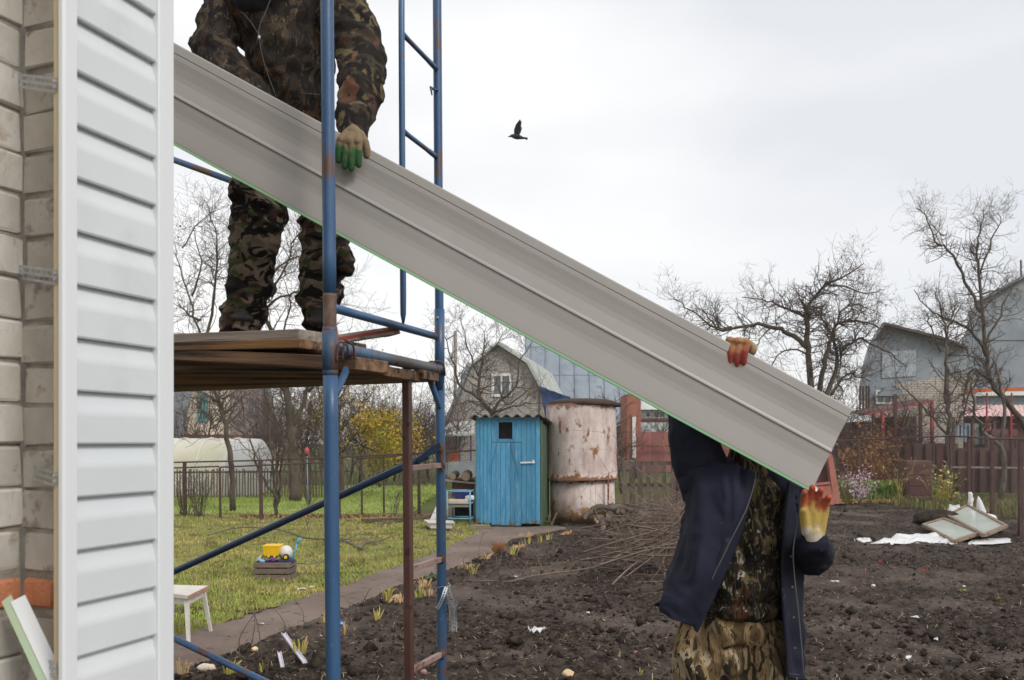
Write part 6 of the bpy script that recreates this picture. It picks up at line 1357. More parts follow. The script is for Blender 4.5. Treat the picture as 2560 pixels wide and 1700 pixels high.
mb = MB(); mb.box(((xx0+xx1)/2, zt-.02, zt1-.001), (xx1-xx0)+.012, .21, .010); mb.build('rim', M['toyyel'], tr_k)
mb = MB(); mb.rbox(((xx0+xx1)/2, zt-.04, zt0-.012), .12, .10, .022, .004); mb.build('chassis', M['toyblk'], tr_k)
def wheel(c, r, parent):
    m_ = MB(); m_.lathe(c, [(r*.5, 0), (r*.95, 0), (r, .006), (r, .024), (r*.95, .03), (r*.5, .03)], 20, Vector((0, 1, 0))); w_ = m_.build('wheel', M['toyblk'], parent, False); m_ = MB(); m_.lathe(Vector(c)+Vector((0, -.002, 0)), [(r*.52, 0), (r*.52, .02)], 16, Vector((0, 1, 0))); m_.lathe(Vector(c)+Vector((0, -.006, 0)), [(r*.15, 0), (r*.15, .01)], 8, Vector((0, 1, 0))); m_.build('hub', M['toyyel'], w_); return w_
wheel(P(671, 1390, zt-.10), .033, tr_k); wheel(P(686.5, 1390.5, zt-.10), .033, tr_k)
spw = empty('toy_roller', P(714, 1394, zt-.10), 'loose black toy wheel with yellow hub in front of the ball', 'toy wheel'); wheel(P(714, 1393, zt-.11), .037, spw)
M['ball'] = mat('patterned_ball', (.62, .60, .56), (.70, .66, .62), 3, .45, c3=(.45, .13, .12), s3=9, t3=.60, w3=.03, c4=(.25, .28, .40), s4=12, t4=.66, w4=.03)
mb = MB(); mb.ell(P(714, 1381, zt+.02), .084, .084, .084, 28, 18); bl = mb.build('ball', M['ball'], None, True); tag(bl, 'white ball with red print lying in the toy crate', 'ball')
mb = MB(); 
mb.tube([P(731, 1398, zt-.06), P(738, 1375, zt-.04), P(744, 1354, zt-.02)], .008, 8); mb.tube([P(742, 1360, zt-.02), P(746, 1352, zt-.02), P(752, 1345, zt-.02)], [.012, .014, .013], 8); tag(mb.build('toy_spade', M['toycyan'], None, True), 'bright cyan toy spade handle sticking up from the crate corner', 'toy spade')
mb = MB(); cc = P(680, 1397, zt-.11); mb.ell(cc, .02, .018, .018, 10, 8); [mb.tube([cc, cc+Vector((dx, -.01, dz))], .010, 8) for dx, dz in ((.035, .006), (-.03, -.018), (-.005, .022), (.015, -.025), (-.045, -.02))]; tag(mb.build('toy_figure', M['toypur'], None, True), 'purple plastic toy under the yellow truck wheels', 'toy')
mb = MB(); mb.tube([P(645, 1394, zt-.08), P(652, 1402, zt-.09), P(662, 1404, zt-.09)], [.012, .02, .018], 8); tag(mb.build('toy_shovel', M['toyblue'], None, True), 'pale blue toy shovel at the left side of the crate', 'toy')
mb = MB(); mb.tube([P(652, 1393, zt), P(660, 1386, zt)], [.02, .018], 10); tag(mb.build('toy_bottle', M['sheetwhite'], None, True), 'white and yellow plastic piece left of the toy truck', 'toy')
mb = MB(); mb.ell(P(651, 1393, zt-.05), .016, .016, .016, 10, 8); tag(mb.build('toy_duck', M['toyyel'], None, True), 'tiny yellow toy in the left corner of the crate', 'toy')
mb = MB(); mb.rbox(P(716, 1402, zt-.03), .17, .16, .05, .01); mb.rbox(P(668, 1404, zt+.03), .18, .12, .04, .01); tag(mb.build('toy_pile', M['toydark'], None), 'dark toys filling the bottom of the crate', 'toys', kind='stuff')
# fallen branches on the lawn
M['branch'] = mat('cut_branch', (.11, .085, .07), (.20, .16, .13), 6, .9, .3, 30, c3=(.12, .12, .05), s3=5, t3=.6)
M['branch_lt'] = mat('pale_branch', (.145, .10, .078), (.25, .185, .145), 5, .9, .2, 30, c3=(.13, .10, .08), s3=7, t3=.55)
def fallen(name, label, pix, h0, r0, r1, seed, m=None, kids=10, kl=.5, cat='branch', group=None, lift=.05, z=None):
    rr = random.Random(seed); tw = Tw(); pts = [G(a, b)+UP*(h0+rr.uniform(0, lift)) for a, b in pix]; sp = smooth_pts(pts, 4); mid = sp[len(sp)//2]; root = empty(name, Vector((mid.x, mid.y, 0)), label, cat, group)
    b = MB(); n = len(sp); b.tube(sp, [r0+(r1-r0)*i/(n-1) for i in range(n)], 6); b.build('stem', m or M['branch'], root, True)
    for _ in range(kids):
        i = rr.randrange(1, n-1); a = (sp[i+1]-sp[i]).normalized(); nd = (a+Vector((rr.gauss(0, .8), rr.gauss(0, .5), rr.uniform(-.1, .5)))).normalized(); grow(tw, rr, sp[i], nd, kl*rr.uniform(.4, 1.1), min(r1, .006), 1, -.05, .15, None, 3, .0025)
    for i, v in enumerate(tw.v): 
        if v[2] < .02: tw.v[i] = (v[0], v[1], .02)
    par(tag(tw.mesh('twigs', m or M['branch']), kind='stuff'), root); return root
fallen('fallen_branch', 'long thin forked branch lying across the lawn behind the toy crate', [(520, 1345), (600, 1330), (700, 1336), (760, 1352), (812, 1358), (860, 1362), (905, 1385)], .04, .010, .022, 1, kids=14, kl=.9)
fallen('fallen_branch', 'short crooked branch end on the lawn right of the near post', [(902, 1386), (918, 1370), (950, 1358), (985, 1345)], .04, .022, .008, 2, kids=8, kl=.5)
fallen('fallen_branch', 'thin branch on the grass right of the toy crate', [(740, 1415), (785, 1418), (806, 1398)], .02, .006, .004, 3, kids=4, kl=.3)
# brush pile
def brush():
    rr = random.Random(77); tw = Tw()
    for k in range(110):
        y = rr.uniform(9.0, 14.2); cx = np.interp(y, [9.0, 12, 14.2], [1.95, 2.35, 2.75]); c = Vector((cx+rr.gauss(.1, .48), y, 0)); c.z = max(.03, .75*(1-abs(c.x-cx)/1.5)*rr.random()); an = rr.choice((rr.gauss(.5, .45), rr.gauss(.5, .45), rr.gauss(2.4, .6))); L_ = rr.uniform(.7, 2.1); d = Vector((math.cos(an), math.sin(an)*.8, rr.gauss(0.04, .16)))
        grow(tw, rr, c-d*L_*.5, d.normalized(), L_, rr.uniform(.007, .016), 2 if rr.random() < .55 else 1, -.04, .10, None, 4, .0028)
    V = np.array(tw.v); lo = V[:, 2] < .015; V[lo, 2] = .015+np.abs(V[lo, 2])*.12; return npmesh('brush_pile', V, np.array(tw.f), M['branch_lt'])
tag(brush(), 'tangled heap of pruned branches on the soil left of the worker in navy', 'brush pile', kind='stuff')
fallen('pruned_branch', 'longest pale pruned branch trailing left from the brush heap', [(1212, 1468), (1270, 1474), (1330, 1460), (1430, 1448), (1500, 1432), (1560, 1400), (1640, 1350), (1700, 1310)], .05, .007, .018, 5, M['branch_lt'], 16, .5)
fallen('pruned_branch', 'pale branch running steeply up through the brush heap', [(1530, 1490), (1580, 1440), (1640, 1395), (1690, 1350)], .08, .010, .014, 6, M['branch_lt'], 9, .5)
fallen('pruned_branch', 'cut branch with a thick pale end at the middle of the brush heap', [(1512, 1390), (1560, 1386), (1620, 1362), (1680, 1345)], .10, .016, .010, 7, M['branch_lt'], 7, .5)
fallen('pruned_branch', 'thin branch lying right of the worker in navy on the soil', [(2070, 1428), (2120, 1432), (2170, 1448)], .03, .006, .003, 8, M['branch_lt'], 4, .3)
# upright canes at the top right of the brush heap
for i, (pp, z) in enumerate((([(1545, 1320), (1600, 1300), (1660, 1260), (1712, 1236)], 13.5), ([(1560, 1335), (1640, 1310), (1712, 1290)], 13), ([(1640, 1330), (1632, 1270), (1650, 1240), (1636, 1250)], 13.6), ([(1700, 1340), (1690, 1250), (1680, 1262)], 13.8), ([(1470, 1345), (1560, 1350), (1712, 1352)], 12.6))):
    mb = MB(); mb.tube(smooth_pts([P(a, b, z) for a, b in pp]), .009, 6); tag(mb.build('pruned_cane', M['branch_lt'], None, True), 'pale curved cane sticking out at the top of the brush heap', 'branch', 'curved canes at the top of the brush heap')
# bunch of irises and dry perennials along the path
M['iris'] = mat('iris_leaf', (.30, .36, .05), (.50, .40, .10), 9, .7, c3=(.55, .38, .18), s3=14, t3=.55, w3=.1, spec=.2)
M['drystalk'] = mat('dry_stalk', (.50, .33, .15), (.62, .44, .24), 10, .85); M['rustgrass'] = mat('rust_grass', (.28, .12, .04), (.38, .19, .07), 10, .85)
def tuft(px, py, n, h, m, label, fan=.35, wd=.008, droop=.3, seed=0, name='iris_plant', cat='plant', group=None):
    rr = random.Random(seed+int(px)); b = G(px, py); root = empty(name, b, label, cat, group); mb = MB()
    for k in range(n):
        a = rr.uniform(0, 6.28); L_ = h*rr.uniform(.5, 1.1); t = fan*rr.uniform(.1, 1.2); d = Vector((math.cos(a)*t, math.sin(a)*t*.6, 1)).normalized(); p0 = b+Vector((math.cos(a), math.sin(a), 0))*rr.uniform(0, .06)*min(1, h/.2)+UP*.01
        s = Vector((-math.sin(a+1), math.cos(a+1), 0)); w_ = wd*rr.uniform(.6, 1.3); dr_ = droop*rr.uniform(0, 1.5)*L_; pts = [p0, p0+d*L_*.5, p0+d*L_*.85-UP*dr_*.4+Vector((d.x, d.y, 0))*dr_*.5, p0+d*L_-UP*dr_+Vector((d.x, d.y, 0))*dr_]
        ws = [w_, w_*1.05, w_*.7, w_*.1]; base = len(mb.v)
        for p, q in zip(pts, ws): p.z = max(p.z, .012); mb.v += [tuple(p-s*q), tuple(p+s*q)]
        for i in range(3): mb.f.append((base+2*i, base+2*i+1, base+2*i+3, base+2*i+2))
    mb.build('leaves', m, root, fix=False); return root
L_ = [(968, 1504, 14, .17, 'iris', .35, 'bright yellow green iris tuft beside the path, left of the brown ladder'), (1000, 1508, 14, .15, 'drystalk', .6, 'wilted straw coloured iris clump just left of the brown ladder'), (945, 1552, 8, .12, 'iris', .4, 'small iris tuft below the wilted clump left of the brown ladder'),
      (1044, 1496, 7, .13, 'iris', .25, 'upright iris tuft between the brown ladder and the far post'), (1072, 1492, 7, .13, 'drystalk', .25, 'dry iris tuft touching the far scaffold post on its left'), (1060, 1470, 16, .14, 'drystalk', .9, 'flattened orange dry leaves behind the far scaffold post'),
      (1180, 1438, 9, .17, 'iris', .25, 'single fresh iris tuft standing right of the far scaffold post'), (1168, 1425, 12, .12, 'drystalk', .9, 'dry curled leaves behind the fresh iris right of the far post'), (1217, 1400, 12, .13, 'drystalk', .6, 'pale dry plant between the fresh iris and the rust brown clump'),
      (1283, 1389, 9, .16, 'iris', .35, 'green iris tuft in front of the rust brown grass clump'), (1320, 1362, 5, .15, 'iris', .15, 'first of the thin iris shoots in front of the outhouse'), (1352, 1358, 6, .15, 'iris', .2, 'middle iris shoots before the outhouse door'), (1372, 1352, 5, .15, 'iris', .2, 'rightmost iris shoots before the gap beside the tank'),
      (750, 1640, 7, .14, 'iris', .3, 'split iris leaves standing by the white plastic strips'), (862, 1590, 4, .12, 'drystalk', .15, 'pale iris stub right of the near scaffold post'), (812, 1560, 5, .09, 'iris', .5, 'small yellowish sprout left of the near scaffold post'),
      (575, 1688, 12, .12, 'iris', .4, 'green iris clump at the bottom edge near the lower brace'), (662, 1682, 4, .10, 'iris', .15, 'short stub of iris leaves at the bottom left'), (455, 1690, 8, .13, 'drystalk', .3, 'brown stubble close to the siding at the bottom'), (1600, 1690, 4, .06, 'iris', .3, 'tiny green sprout left of the worker in navy')]
for i, (px, py, n, h, mt, fan, lb) in enumerate(L_): tuft(px, py, int(n*1.6), h*1.1, M[mt], lb, fan, .007, .3 if mt == 'iris' else .9, i)
tuft(1245, 1388, 150, .21, M['rustgrass'], 'dense rust brown dry grass clump beside the path', .55, .004, .1, 50, 'dry_grass_clump')
tuft(1300, 1372, 60, .12, M['drystalk'], 'sprawling pale straw clump right of the rust brown clump', 1.6, .006, .9, 51, 'dry_grass_clump')
tuft(1320, 1345, 45, .15, M['drystalk'], 'reddish straw heap before the outhouse corner', 1.2, .005, .9, 52, 'dry_grass_clump')
tuft(1420, 1338, 90, .11, M['drystalk'], 'round tan dry tuft at the foot of the tank', 1.2, .007, 1.4, 53, 'dry_grass_clump')
tuft(1080, 1452, 50, .10, mat('green_leafy', (.08, .12, .05), (.15, .20, .10), 8, .7), 'low green leafy plant behind the far scaffold post', 1.2, .014, .8, 54, 'leafy_plant')
# bare canes near the path
for i, (pts, lb) in enumerate((([(601, 1650), (598, 1600), (618, 1560), (640, 1530)], 'leftmost bent rose cane by the path'), ([(630, 1605), (637, 1560), (635, 1525)], 'straight thin cane second from left by the path'), ([(654, 1645), (648, 1580), (634, 1525)], 'tall pale cane leaning left above the soil edge'), ([(588, 1556), (640, 1585), (700, 1625)], 'long thin cane crossing diagonally over the path edge'),
        ([(720, 1590), (712, 1560), (695, 1532), (678, 1520)], 'forked brown cane bending left over the path'), ([(760, 1555), (757, 1530), (744, 1508)], 'thin curved cane left of the near post'), ([(725, 1588), (722, 1560)], 'short upright stub beside the forked cane'), ([(880, 1548), (878, 1520), (870, 1505)], 'short dark cane right of the near post'), ([(908, 1502), (925, 1472), (930, 1475)], 'dark dry stem over the path right of the near post'),
        ([(1195, 1400), (1202, 1350), (1212, 1330)], 'tall thin dry stem by the path before the outhouse'), ([(1166, 1430), (1158, 1400), (1170, 1385)], 'short branching dry stem right of the far post'))):
    base = G(*pts[0]); z = base.y; mb = MB(); q = [P(a, b, z-.02*k) for k, (a, b) in enumerate(pts)]; q[0].z = -.01; rr = random.Random(i); sp = smooth_pts(q, 3); mb.tube(sp, [.005-.003*k/len(sp) for k in range(len(sp))], 5)
    for _ in range(2): k = rr.randrange(1, len(sp)-1); mb.tube([sp[k], sp[k]+Vector((rr.uniform(-.05, .05), rr.uniform(-.03, .03), rr.uniform(.01, .06)))], [.003, .0015], 4)
    tag(mb.build('bare_cane', M['branch'], None, True), lb, 'cane')
# produce and litter on the soil
def blob(name, px, py, r, m, label, cat, sq=(1, 1, .8), seed=1, sink=.25):
    b = G(px, py); mb = MB(); mb.ell(b+UP*r*(sq[2]-sink), r*sq[0], r*sq[1], r*sq[2], 16, 10, jit=.25, seed=seed); return tag(mb.build(name, m, None, True), label, cat)
M['onion'] = mat('onion_skin', (.62, .36, .12), (.70, .48, .24), 14, .5, c3=(.75, .62, .42), s3=20, t3=.6); M['potato'] = mat('potato_skin', (.62, .42, .22), (.75, .56, .36), 12, .6, c3=(.2, .1, .05), s3=18, t3=.64)
blob('onion', 637, 1628, .026, M['onion'], 'yellow onion on the soil near the rose canes', 'onion', seed=1)
blob('potato', 1420, 1692, .038, M['potato'], 'pale potato at the bottom edge in the middle', 'potato', seed=2)
blob('pale_gourd', 516, 1676, .055, mat('pale_gourd', (.66, .55, .44), (.75, .66, .56), 8, .6), 'pale flattened vegetable beside the lower brace', 'vegetable', (1.2, .8, .55), 3)
blob('apple', 802, 1592, .014, M['pinkpaint'], 'small reddish windfall left of the near post', 'apple', seed=4)
blob('apple', 1590, 1636, .020, mat('dull_red_skin', (.28, .09, .07), (.36, .14, .10), 9, .6), 'dull red windfall apple in the middle of the soil', 'apple', seed=5)
blob('onion', 2183, 1467, .022, mat('pale_onion', (.72, .58, .44), (.8, .68, .55), 9, .5), 'pale onion on the soil right of the worker', 'onion', seed=6)
blob('apple', 1060, 1684, .022, mat('pinkish_skin', (.34, .17, .15), (.42, .25, .22), 9, .6), 'pinkish brown windfall at the lower right of the brown ladder', 'apple', seed=7)
M['pit'] = mat('damp_hole', (.008, .006, .005), (.015, .011, .009), 8, 1)
for i, (px, py, r) in enumerate(((1292, 1607, .06), (1352, 1611, .03), (2335, 1595, .07), (2338, 1660, .035), (2500, 1695, .06), (1320, 1640, .03), (610, 1695, .05), (2190, 1572, .04), (2285, 1575, .04))):
    blob('soil_lump', px, py, r, M['clod'], 'dark round lump of damp soil number of several on the bed' if False else 'large dark damp lump of soil standing out of the dug bed', 'soil lump', (1.1, .9, .6), i)['group'] = 'large soil lumps'
def flat(name, px, py, w_, d_, m, label, cat, rot=0, h=.02, seed=0):
    b = G(px, py); rr = random.Random(seed); mb = MB(); n = 5; c_, s_ = math.cos(rot), math.sin(rot)
    for i in range(n+1):
        for k in range(n+1):
            u, v = (i/n-.5)*w_*(1+rr.uniform(-.1, .1)), (k/n-.5)*d_*(1+rr.uniform(-.2, .2)); mb.v.append((b.x+u*c_-v*s_, b.y+u*s_+v*c_, .02+h*rr.random()))
    for i in range(n):
        for k in range(n): a = i*(n+1)+k; mb.f.append((a, a+n+1, a+n+2, a+1))
    o = mb.build(name, m, None, True); s = o.modifiers.new('s', 'SOLIDIFY'); s.thickness = .003; return tag(o, label, cat)
flat('plastic_bag', 1343, 1586, .13, .10, M['sheetwhite'], 'crumpled clear plastic bag on the middle of the soil', 'plastic bag', .2, .05, 1)
flat('paper_scrap', 756, 1478, .09, .06, M['sheetwhite'], 'white scrap lying on the lawn right of the crate', 'scrap', 0, .02, 2); flat('paper_scrap', 780, 1474, .05, .04, M['sheetwhite'], 'smaller white scrap beside the first one on the lawn', 'scrap', .3, .02, 3)
flat('plastic_scrap', 2088, 1459, .09, .04, M['sheetwhite'], 'white plastic scrap right of the worker by the thin branch', 'scrap', .1, .02, 4); flat('plastic_scrap', 2288, 1550, .07, .04, M['sheetwhite'], 'white scrap in the soil at the right', 'scrap', .1, .02, 5)
flat('plastic_scrap', 2410, 1473, .04, .03, M['sheetwhite'], 'tiny pale scrap at the far right of the soil', 'scrap', 1, .02, 6); flat('plastic_scrap', 2271, 1652, .07, .03, M['sheetwhite'], 'pale scrap near the bottom right', 'scrap', 1, .02, 7)
flat('plastic_scrap', 2340, 1606, .05, .03, M['sheetwhite'], 'white crumb beside a dark soil lump', 'scrap', 1, .02, 8); flat('plastic_scrap', 1290, 1447, .06, .04, M['sheetwhite'], 'small white scrap in the middle of the bed', 'scrap', 1, .02, 9)
flat('plastic_scrap', 655, 1565, .04, .015, M['sheetwhite'], 'tiny white sliver on the path', 'scrap', 0, .01, 10); flat('plastic_scrap', 1470, 1538, .03, .03, M['sheetwhite'], 'little white square crumb left of the worker', 'scrap', 0, .01, 11)
M['lilac'] = mat('lilac_white_plastic', (.58, .54, .62), (.68, .64, .70), 8, .4)
for (a, b, w_, lb) in (((708, 1598), (762, 1670), .030, 'long white plastic strip lying aslant on the soil'), ((698, 1647), (706, 1680), .024, 'short white plastic strip lying left of the long one')):
    p, q = G(*a)+UP*.045, G(*b)+UP*.035; mb = MB(); mb.bar(p, q, w_, .004); d = (q-p).normalized(); s_ = d.cross(UP).normalized(); mb.bar(p+s_*w_*.5+UP*.006, q+s_*w_*.5+UP*.006, .003, .014); mb.bar(p-s_*w_*.5+UP*.006, q-s_*w_*.5+UP*.006, .003, .014); tag(mb.build('plastic_strip', M['lilac'], None), lb, 'plastic strip')
# blue bit hanging behind near post
blob('blue_cap', 853, 1562, .020, plastic('blue_cap', (.10, .28, .60)), 'small blue cap on the iris stub right of the near post', 'cap', (1.2, 1, .8), 2)
# red leaves sprigs on soil
for i, (px, py) in enumerate(((2310, 1432), (2200, 1410))): tuft(px, py, 9, .07, mat('red_sprig%d' % i, (.32, .07, .04), (.45, .13, .07), 8, .7), ('small red leaved sprig on the right part of the soil', 'faded pink sprig left of the red one')[i], .9, .014, .4, 60+i, 'red_sprig')
tuft(2495, 1500, 10, .035, M['freshgrass'], 'tiny green seedling patch at the far right', 1.2, .008, .5, 64, 'seedlings'); tuft(2410, 1480, 12, .04, M['freshgrass'], 'second pale green seedling patch on the right soil', 1.2, .006, .5, 65, 'seedlings')
# perforated strips tied to the far post
hs = empty('hanging_strips', P(1112, 1470, 3.88), 'perforated metal strips tied to the far scaffold post with wire', 'metal strips')
M['silver'] = mat('galvanised_strip', (.42, .43, .45), (.60, .61, .63), 20, .35, metal=.7)
def pstrip(pts, w_, z, m=None):
    mb = MB(); q = [P(a, b, z+dz) for a, b, dz in pts]; sp = smooth_pts(q, 8); n = len(sp); mb.tube
    for i in range(n-1):
        d = (sp[i+1]-sp[i]).normalized(); s = d.cross(Vector((0, 1, 0))).normalized()
        for sg in (-1, 1): mb.bar(sp[i]+s*sg*w_*.36, sp[i+1]+s*sg*w_*.36, .0012, w_*.26, up=s)
        if i % 2 == 0: mb.bar(sp[i]-s*w_*.4, sp[i]+s*w_*.4, .0012, (sp[i+1]-sp[i]).length*.7, up=d)
    mb.build('strip', m or M['silver'], hs)
pstrip([(1116, 1468, -.03), (1108, 1490, -.05), (1100, 1510, -.05), (1092, 1522, -.05)], .016, ZF-.03); pstrip([(1118, 1468, -.03), (1126, 1495, -.03), (1134, 1520, -.02), (1136, 1545, 0), (1136, 1580, 0)], .027, ZF-.03); pstrip([(1120, 1466, 0), (1132, 1492, .02), (1139, 1510, .03), (1130, 1525, .03), (1128, 1545, .03)], .020, ZF); pstrip([(1128, 1505, .01), (1131, 1545, .01), (1130, 1578, .01)], .028, ZF)
wire('tie', [P(1094, 1470, ZF-.03), P(1106, 1466, ZF-.035), P(1120, 1467, ZF-.04), P(1126, 1464, ZF-.03), P(1120, 1455, ZF-.02)], .002, M['silver'], hs)
# ---------------------------------------------------------------- window frames and white plastic at the right
M['framewood'] = mat('old_frame_wood', (.20, .14, .10), (.32, .24, .18), 8, .85, .3, 50, c3=(.10, .07, .05), s3=8, t3=.58); M['milkglass'] = mat('pale_window_glass', (.55, .62, .55), (.66, .71, .66), 1.5, .15, spec=.6)
def wframe(corners, label):
    root = empty('window_frame', sum(corners, Vector())/4-UP*.05, label, 'window frame'); c = sum(corners, Vector())/4
    for i in range(4): a, b = corners[i], corners[(i+1) % 4]; a2, b2 = a.lerp(c, .03), b.lerp(c, .03); mb = MB(); mb.bar(a2, b2, .062, .05, ch=.004); mb.build('frame_bar', M['framewood'], root)
    mb = MB(); q = [p.lerp(c, .08)-UP*.004 for p in corners]; mb.prism(q, (0, 0, .006)); mb.build('pane', M['milkglass'], root)
wframe([G(2307, 1326)+UP*.10, G(2359, 1315)+UP*.14, G(2452, 1352)+UP*.12, G(2385, 1363)+UP*.05], 'lower old window frame with pale glass lying on the white plastic')
wframe([G(2367, 1312)+UP*.18, G(2419, 1299)+UP*.30, G(2518, 1346)+UP*.20, G(2460, 1359)+UP*.12], 'upper old window frame leaning over the first at the right')
def cloth(name, quad, label, cat, amp=.06, n=14, seed=0):
    mb = MB(); nn_ = n
    for i in range(nn_+1):
        for k in range(nn_+1):
            q = quad[0].lerp(quad[1], k/nn_).lerp(quad[3].lerp(quad[2], k/nn_), i/nn_); e_ = min(i, nn_-i, k, nn_-k)/nn_
            q = q+Vector((noise.noise(q*3+Vector((seed, 0, 0)))*.08, noise.noise(q*3+Vector((0, seed, 0)))*.12, 0)); q.z = .015+q.z*min(1, e_*5)+abs(noise.noise(q*4+Vector((seed, seed, 0))))*amp*min(1, e_*6+.2); mb.v.append(tuple(q))
    for i in range(nn_):
        for k in range(nn_): a = i*(nn_+1)+k; mb.f.append((a, a+1, a+nn_+2, a+nn_+1))
    return tag(mb.build(name, M['sheetwhite'], None, True), label, cat)
cloth('plastic_sheet', [G(2172, 1362), G(2395, 1362), G(2370, 1338)+UP*.05, G(2240, 1348)+UP*.05], 'long crumpled white plastic sheet stretching left from the window frames', 'plastic sheet', .12, seed=1)
cloth('plastic_sheet', [G(2420, 1366), G(2530, 1358), G(2520, 1346), G(2430, 1352)], 'white plastic edge under the right window frame', 'plastic sheet', .05, 8, 2)
cloth('plastic_sheet', [G(2353, 1300)+UP*.02, G(2420, 1298)+UP*.02, G(2405, 1285)+UP*.25, G(2372, 1287)+UP*.22], 'white domed plastic heap behind the window frames', 'plastic sheet', .10, 10, 3)
cloth('plastic_sheet', [G(2312, 1308), G(2340, 1308), G(2338, 1298)+UP*.04, G(2316, 1298)+UP*.06], 'small white crumple left of the domed heap', 'plastic sheet', .08, 8, 4)
flat('plastic_scrap', 2158, 1360, .22, .2, M['sheetwhite'], 'torn white scraps at the left end of the plastic sheet', 'scrap', 0, .08, 12); flat('plastic_scrap', 2222, 1366, .12, .1, M['sheetwhite'], 'small white crumple just below the plastic sheet', 'scrap', 0, .05, 13)
def wrap(name, prof, px, label, cat, z, seed, sc=(1, .8)):
    mb = MB(); n = 12
    for i, (py, hw, dx) in enumerate(prof):
        c = P(px+dx, py, z)
        for k in range(n): a = 6.283*k/n; r = hw/FPX*z*(1+.3*noise.noise(Vector((math.cos(a)*1.5, math.sin(a)*1.5, i*.9+seed)))); mb.v.append((c.x+math.cos(a)*r, c.y+math.sin(a)*r*sc[1], max(c.z, .0)))
    for i in range(len(prof)-1):
        for k in range(n): k2 = (k+1) % n; mb.f.append((i*n+k, i*n+k2, (i+1)*n+k2, (i+1)*n+k))
    mb.f += [tuple(range(n)), tuple((len(prof)-1)*n+k for k in range(n))[::-1]]; return tag(mb.build(name, M['sheetwhite'], None, True), label, cat)
wrap('plastic_bottle', [(1230, 4, 0), (1235, 6, 1), (1241, 5, 1), (1246, 7, 2), (1258, 6, 0), (1272, 6, 2), (1285, 7, 4), (1303, 6, 4)], 2425, 'white wrapped bottle standing upright behind the frames, leftmost of the white objects', 'bottle', 17.3, 1)
wrap('plastic_sack', [(1241, 1, -6), (1250, 5, -4), (1265, 9, -2), (1278, 12, 0), (1290, 12, 2), (1303, 9, 3)], 2452, 'pointed white plastic sack standing behind the frames', 'sack', 17.3, 2)
wrap('plastic_sack', [(1284, 4, -6), (1288, 12, 0), (1296, 16, 2), (1306, 14, 3)], 2474, 'low rounded white sack right of the pointed one', 'sack', 17.0, 3)
blob('dark_heap', 2345, 1312, .22, M['clod'], 'heap of black soil behind the window frames', 'soil heap', (2.2, 1, .8), 4, .3)
# ---------------------------------------------------------------- plants behind the right fence
tag(blades('weeds', 0, *(lambda n: (NR.uniform(P(2040, 0, 22.8).x, P(2290, 0, 24).x, n), NR.uniform(22.6, 24.6, n)))(9000), .46, .020, mat('weeds_green', (.17, .28, .04), (.28, .40, .08), 1.5, .8, c3=(.30, .26, .08), s3=2.5, t3=.6, w3=.08), lambda x, y: .10*vnoise(x, y, 1.2, 5)+.0*x, .5), 'bright green weeds behind the right wire fence', 'weeds', kind='stuff')
tag(blades('weeds', 0, *(lambda n: (NR.uniform(P(2200, 0, 22).x, P(2600, 0, 20).x, n), NR.uniform(17.5, 23.4, n)))(2600), .22, .012, mat('weeds_dull', (.12, .14, .04), (.24, .20, .08), 1.5, .8), lambda x, y: .0*x, .6), 'sparse dull grass under the right wire fence', 'weeds', kind='stuff')
n = 2600; x = NR.uniform(P(2060, 0, 21.8).x, P(2400, 0, 21.8).x, n); y = NR.normal(21.9, .18, n)
tag(blades('leaf_litter', 0, x, y, .07, .03, mat('fallen_leaves', (.42, .30, .09), (.50, .36, .16), 4, .8, c3=(.25, .13, .07), s3=5, t3=.55), lambda x, y: .03+.0*x, 1.3), 'strip of fallen yellow leaves along the far edge of the soil', 'leaf litter', kind='stuff')
M['hyd'] = mat('dry_hydrangea', (.20, .095, .045), (.30, .15, .075), 4, .9)
bush('dry_hydrangea', Vector((P(2158, 0, 23.8).x, 23.8, 0)), 1.40, .75, 40, 'tall rust brown dry hydrangea bush behind the fence post', M['hyd'], 61, leafm=M['hyd'], nl=1700, ls=.045, group=None)
bush('dry_hydrangea', Vector((P(2205, 0, 24.3).x, 24.3, 0)), 1.55, .55, 24, 'smaller brown dry bush touching the tall one on its right', M['hyd'], 62, leafm=M['hyd'], nl=900, ls=.045)
M['pinkfl'] = mat('pink_petals', (.52, .36, .46), (.64, .48, .56), 5, .7)
bush('aster_bush', Vector((P(2118, 0, 21.6).x, 21.6, 0)), .85, .5, 24, 'leggy aster with pale pink flowers left of the fence post', mat('aster_stem', (.20, .15, .07), (.28, .24, .10), 5), 63, leafm=M['pinkfl'], nl=160, ls=.025)
bush('aster_bush', Vector((P(2152, 0, 21.4).x, 21.4, 0)), .75, .35, 14, 'dense pink flower head cluster at the fence post foot', mat('aster_stem2', (.20, .17, .07), (.26, .24, .10), 5), 64, leafm=M['pinkfl'], nl=420, ls=.032)
bush('lily_plant', Vector((P(2362, 0, 20.9).x, 20.9, 0)), .75, .35, 22, 'yellow green leafy plant before the maroon fence', M['iris'], 65, leafm=M['iris'], nl=160, ls=.05)
bush('tall_weed', Vector((P(2250, 0, 21.5).x, 21.5, 0)), .9, .25, 7, 'tall thin stem with yellowish top leaves by the maroon cupboard', M['iris'], 66, leafm=M['iris'], nl=30, ls=.05)
mb = MB(); z = 20.7; mb.tube(smooth_pts([P(2352, 1222, z), P(2335, 1195, z), P(2325, 1175, z)]), .014, 5); mb.tube(smooth_pts([P(2355, 1225, z), P(2370, 1195, z), P(2378, 1165, z)]), .010, 5); tag(mb.build('forked_stem', M['branch'], None, True), 'forked pale stem rising before the dark fence corner', 'stem')
mb = MB(); mb.tube(smooth_pts([G(2335, 1262), P(2320, 1225, 20.9), P(2296, 1190, 20.8)]), .013, 5); tag(mb.build('reddish_stick', M['pinkpaint'], None, True), 'thin reddish stick leaning in front of the maroon cupboard', 'stick')
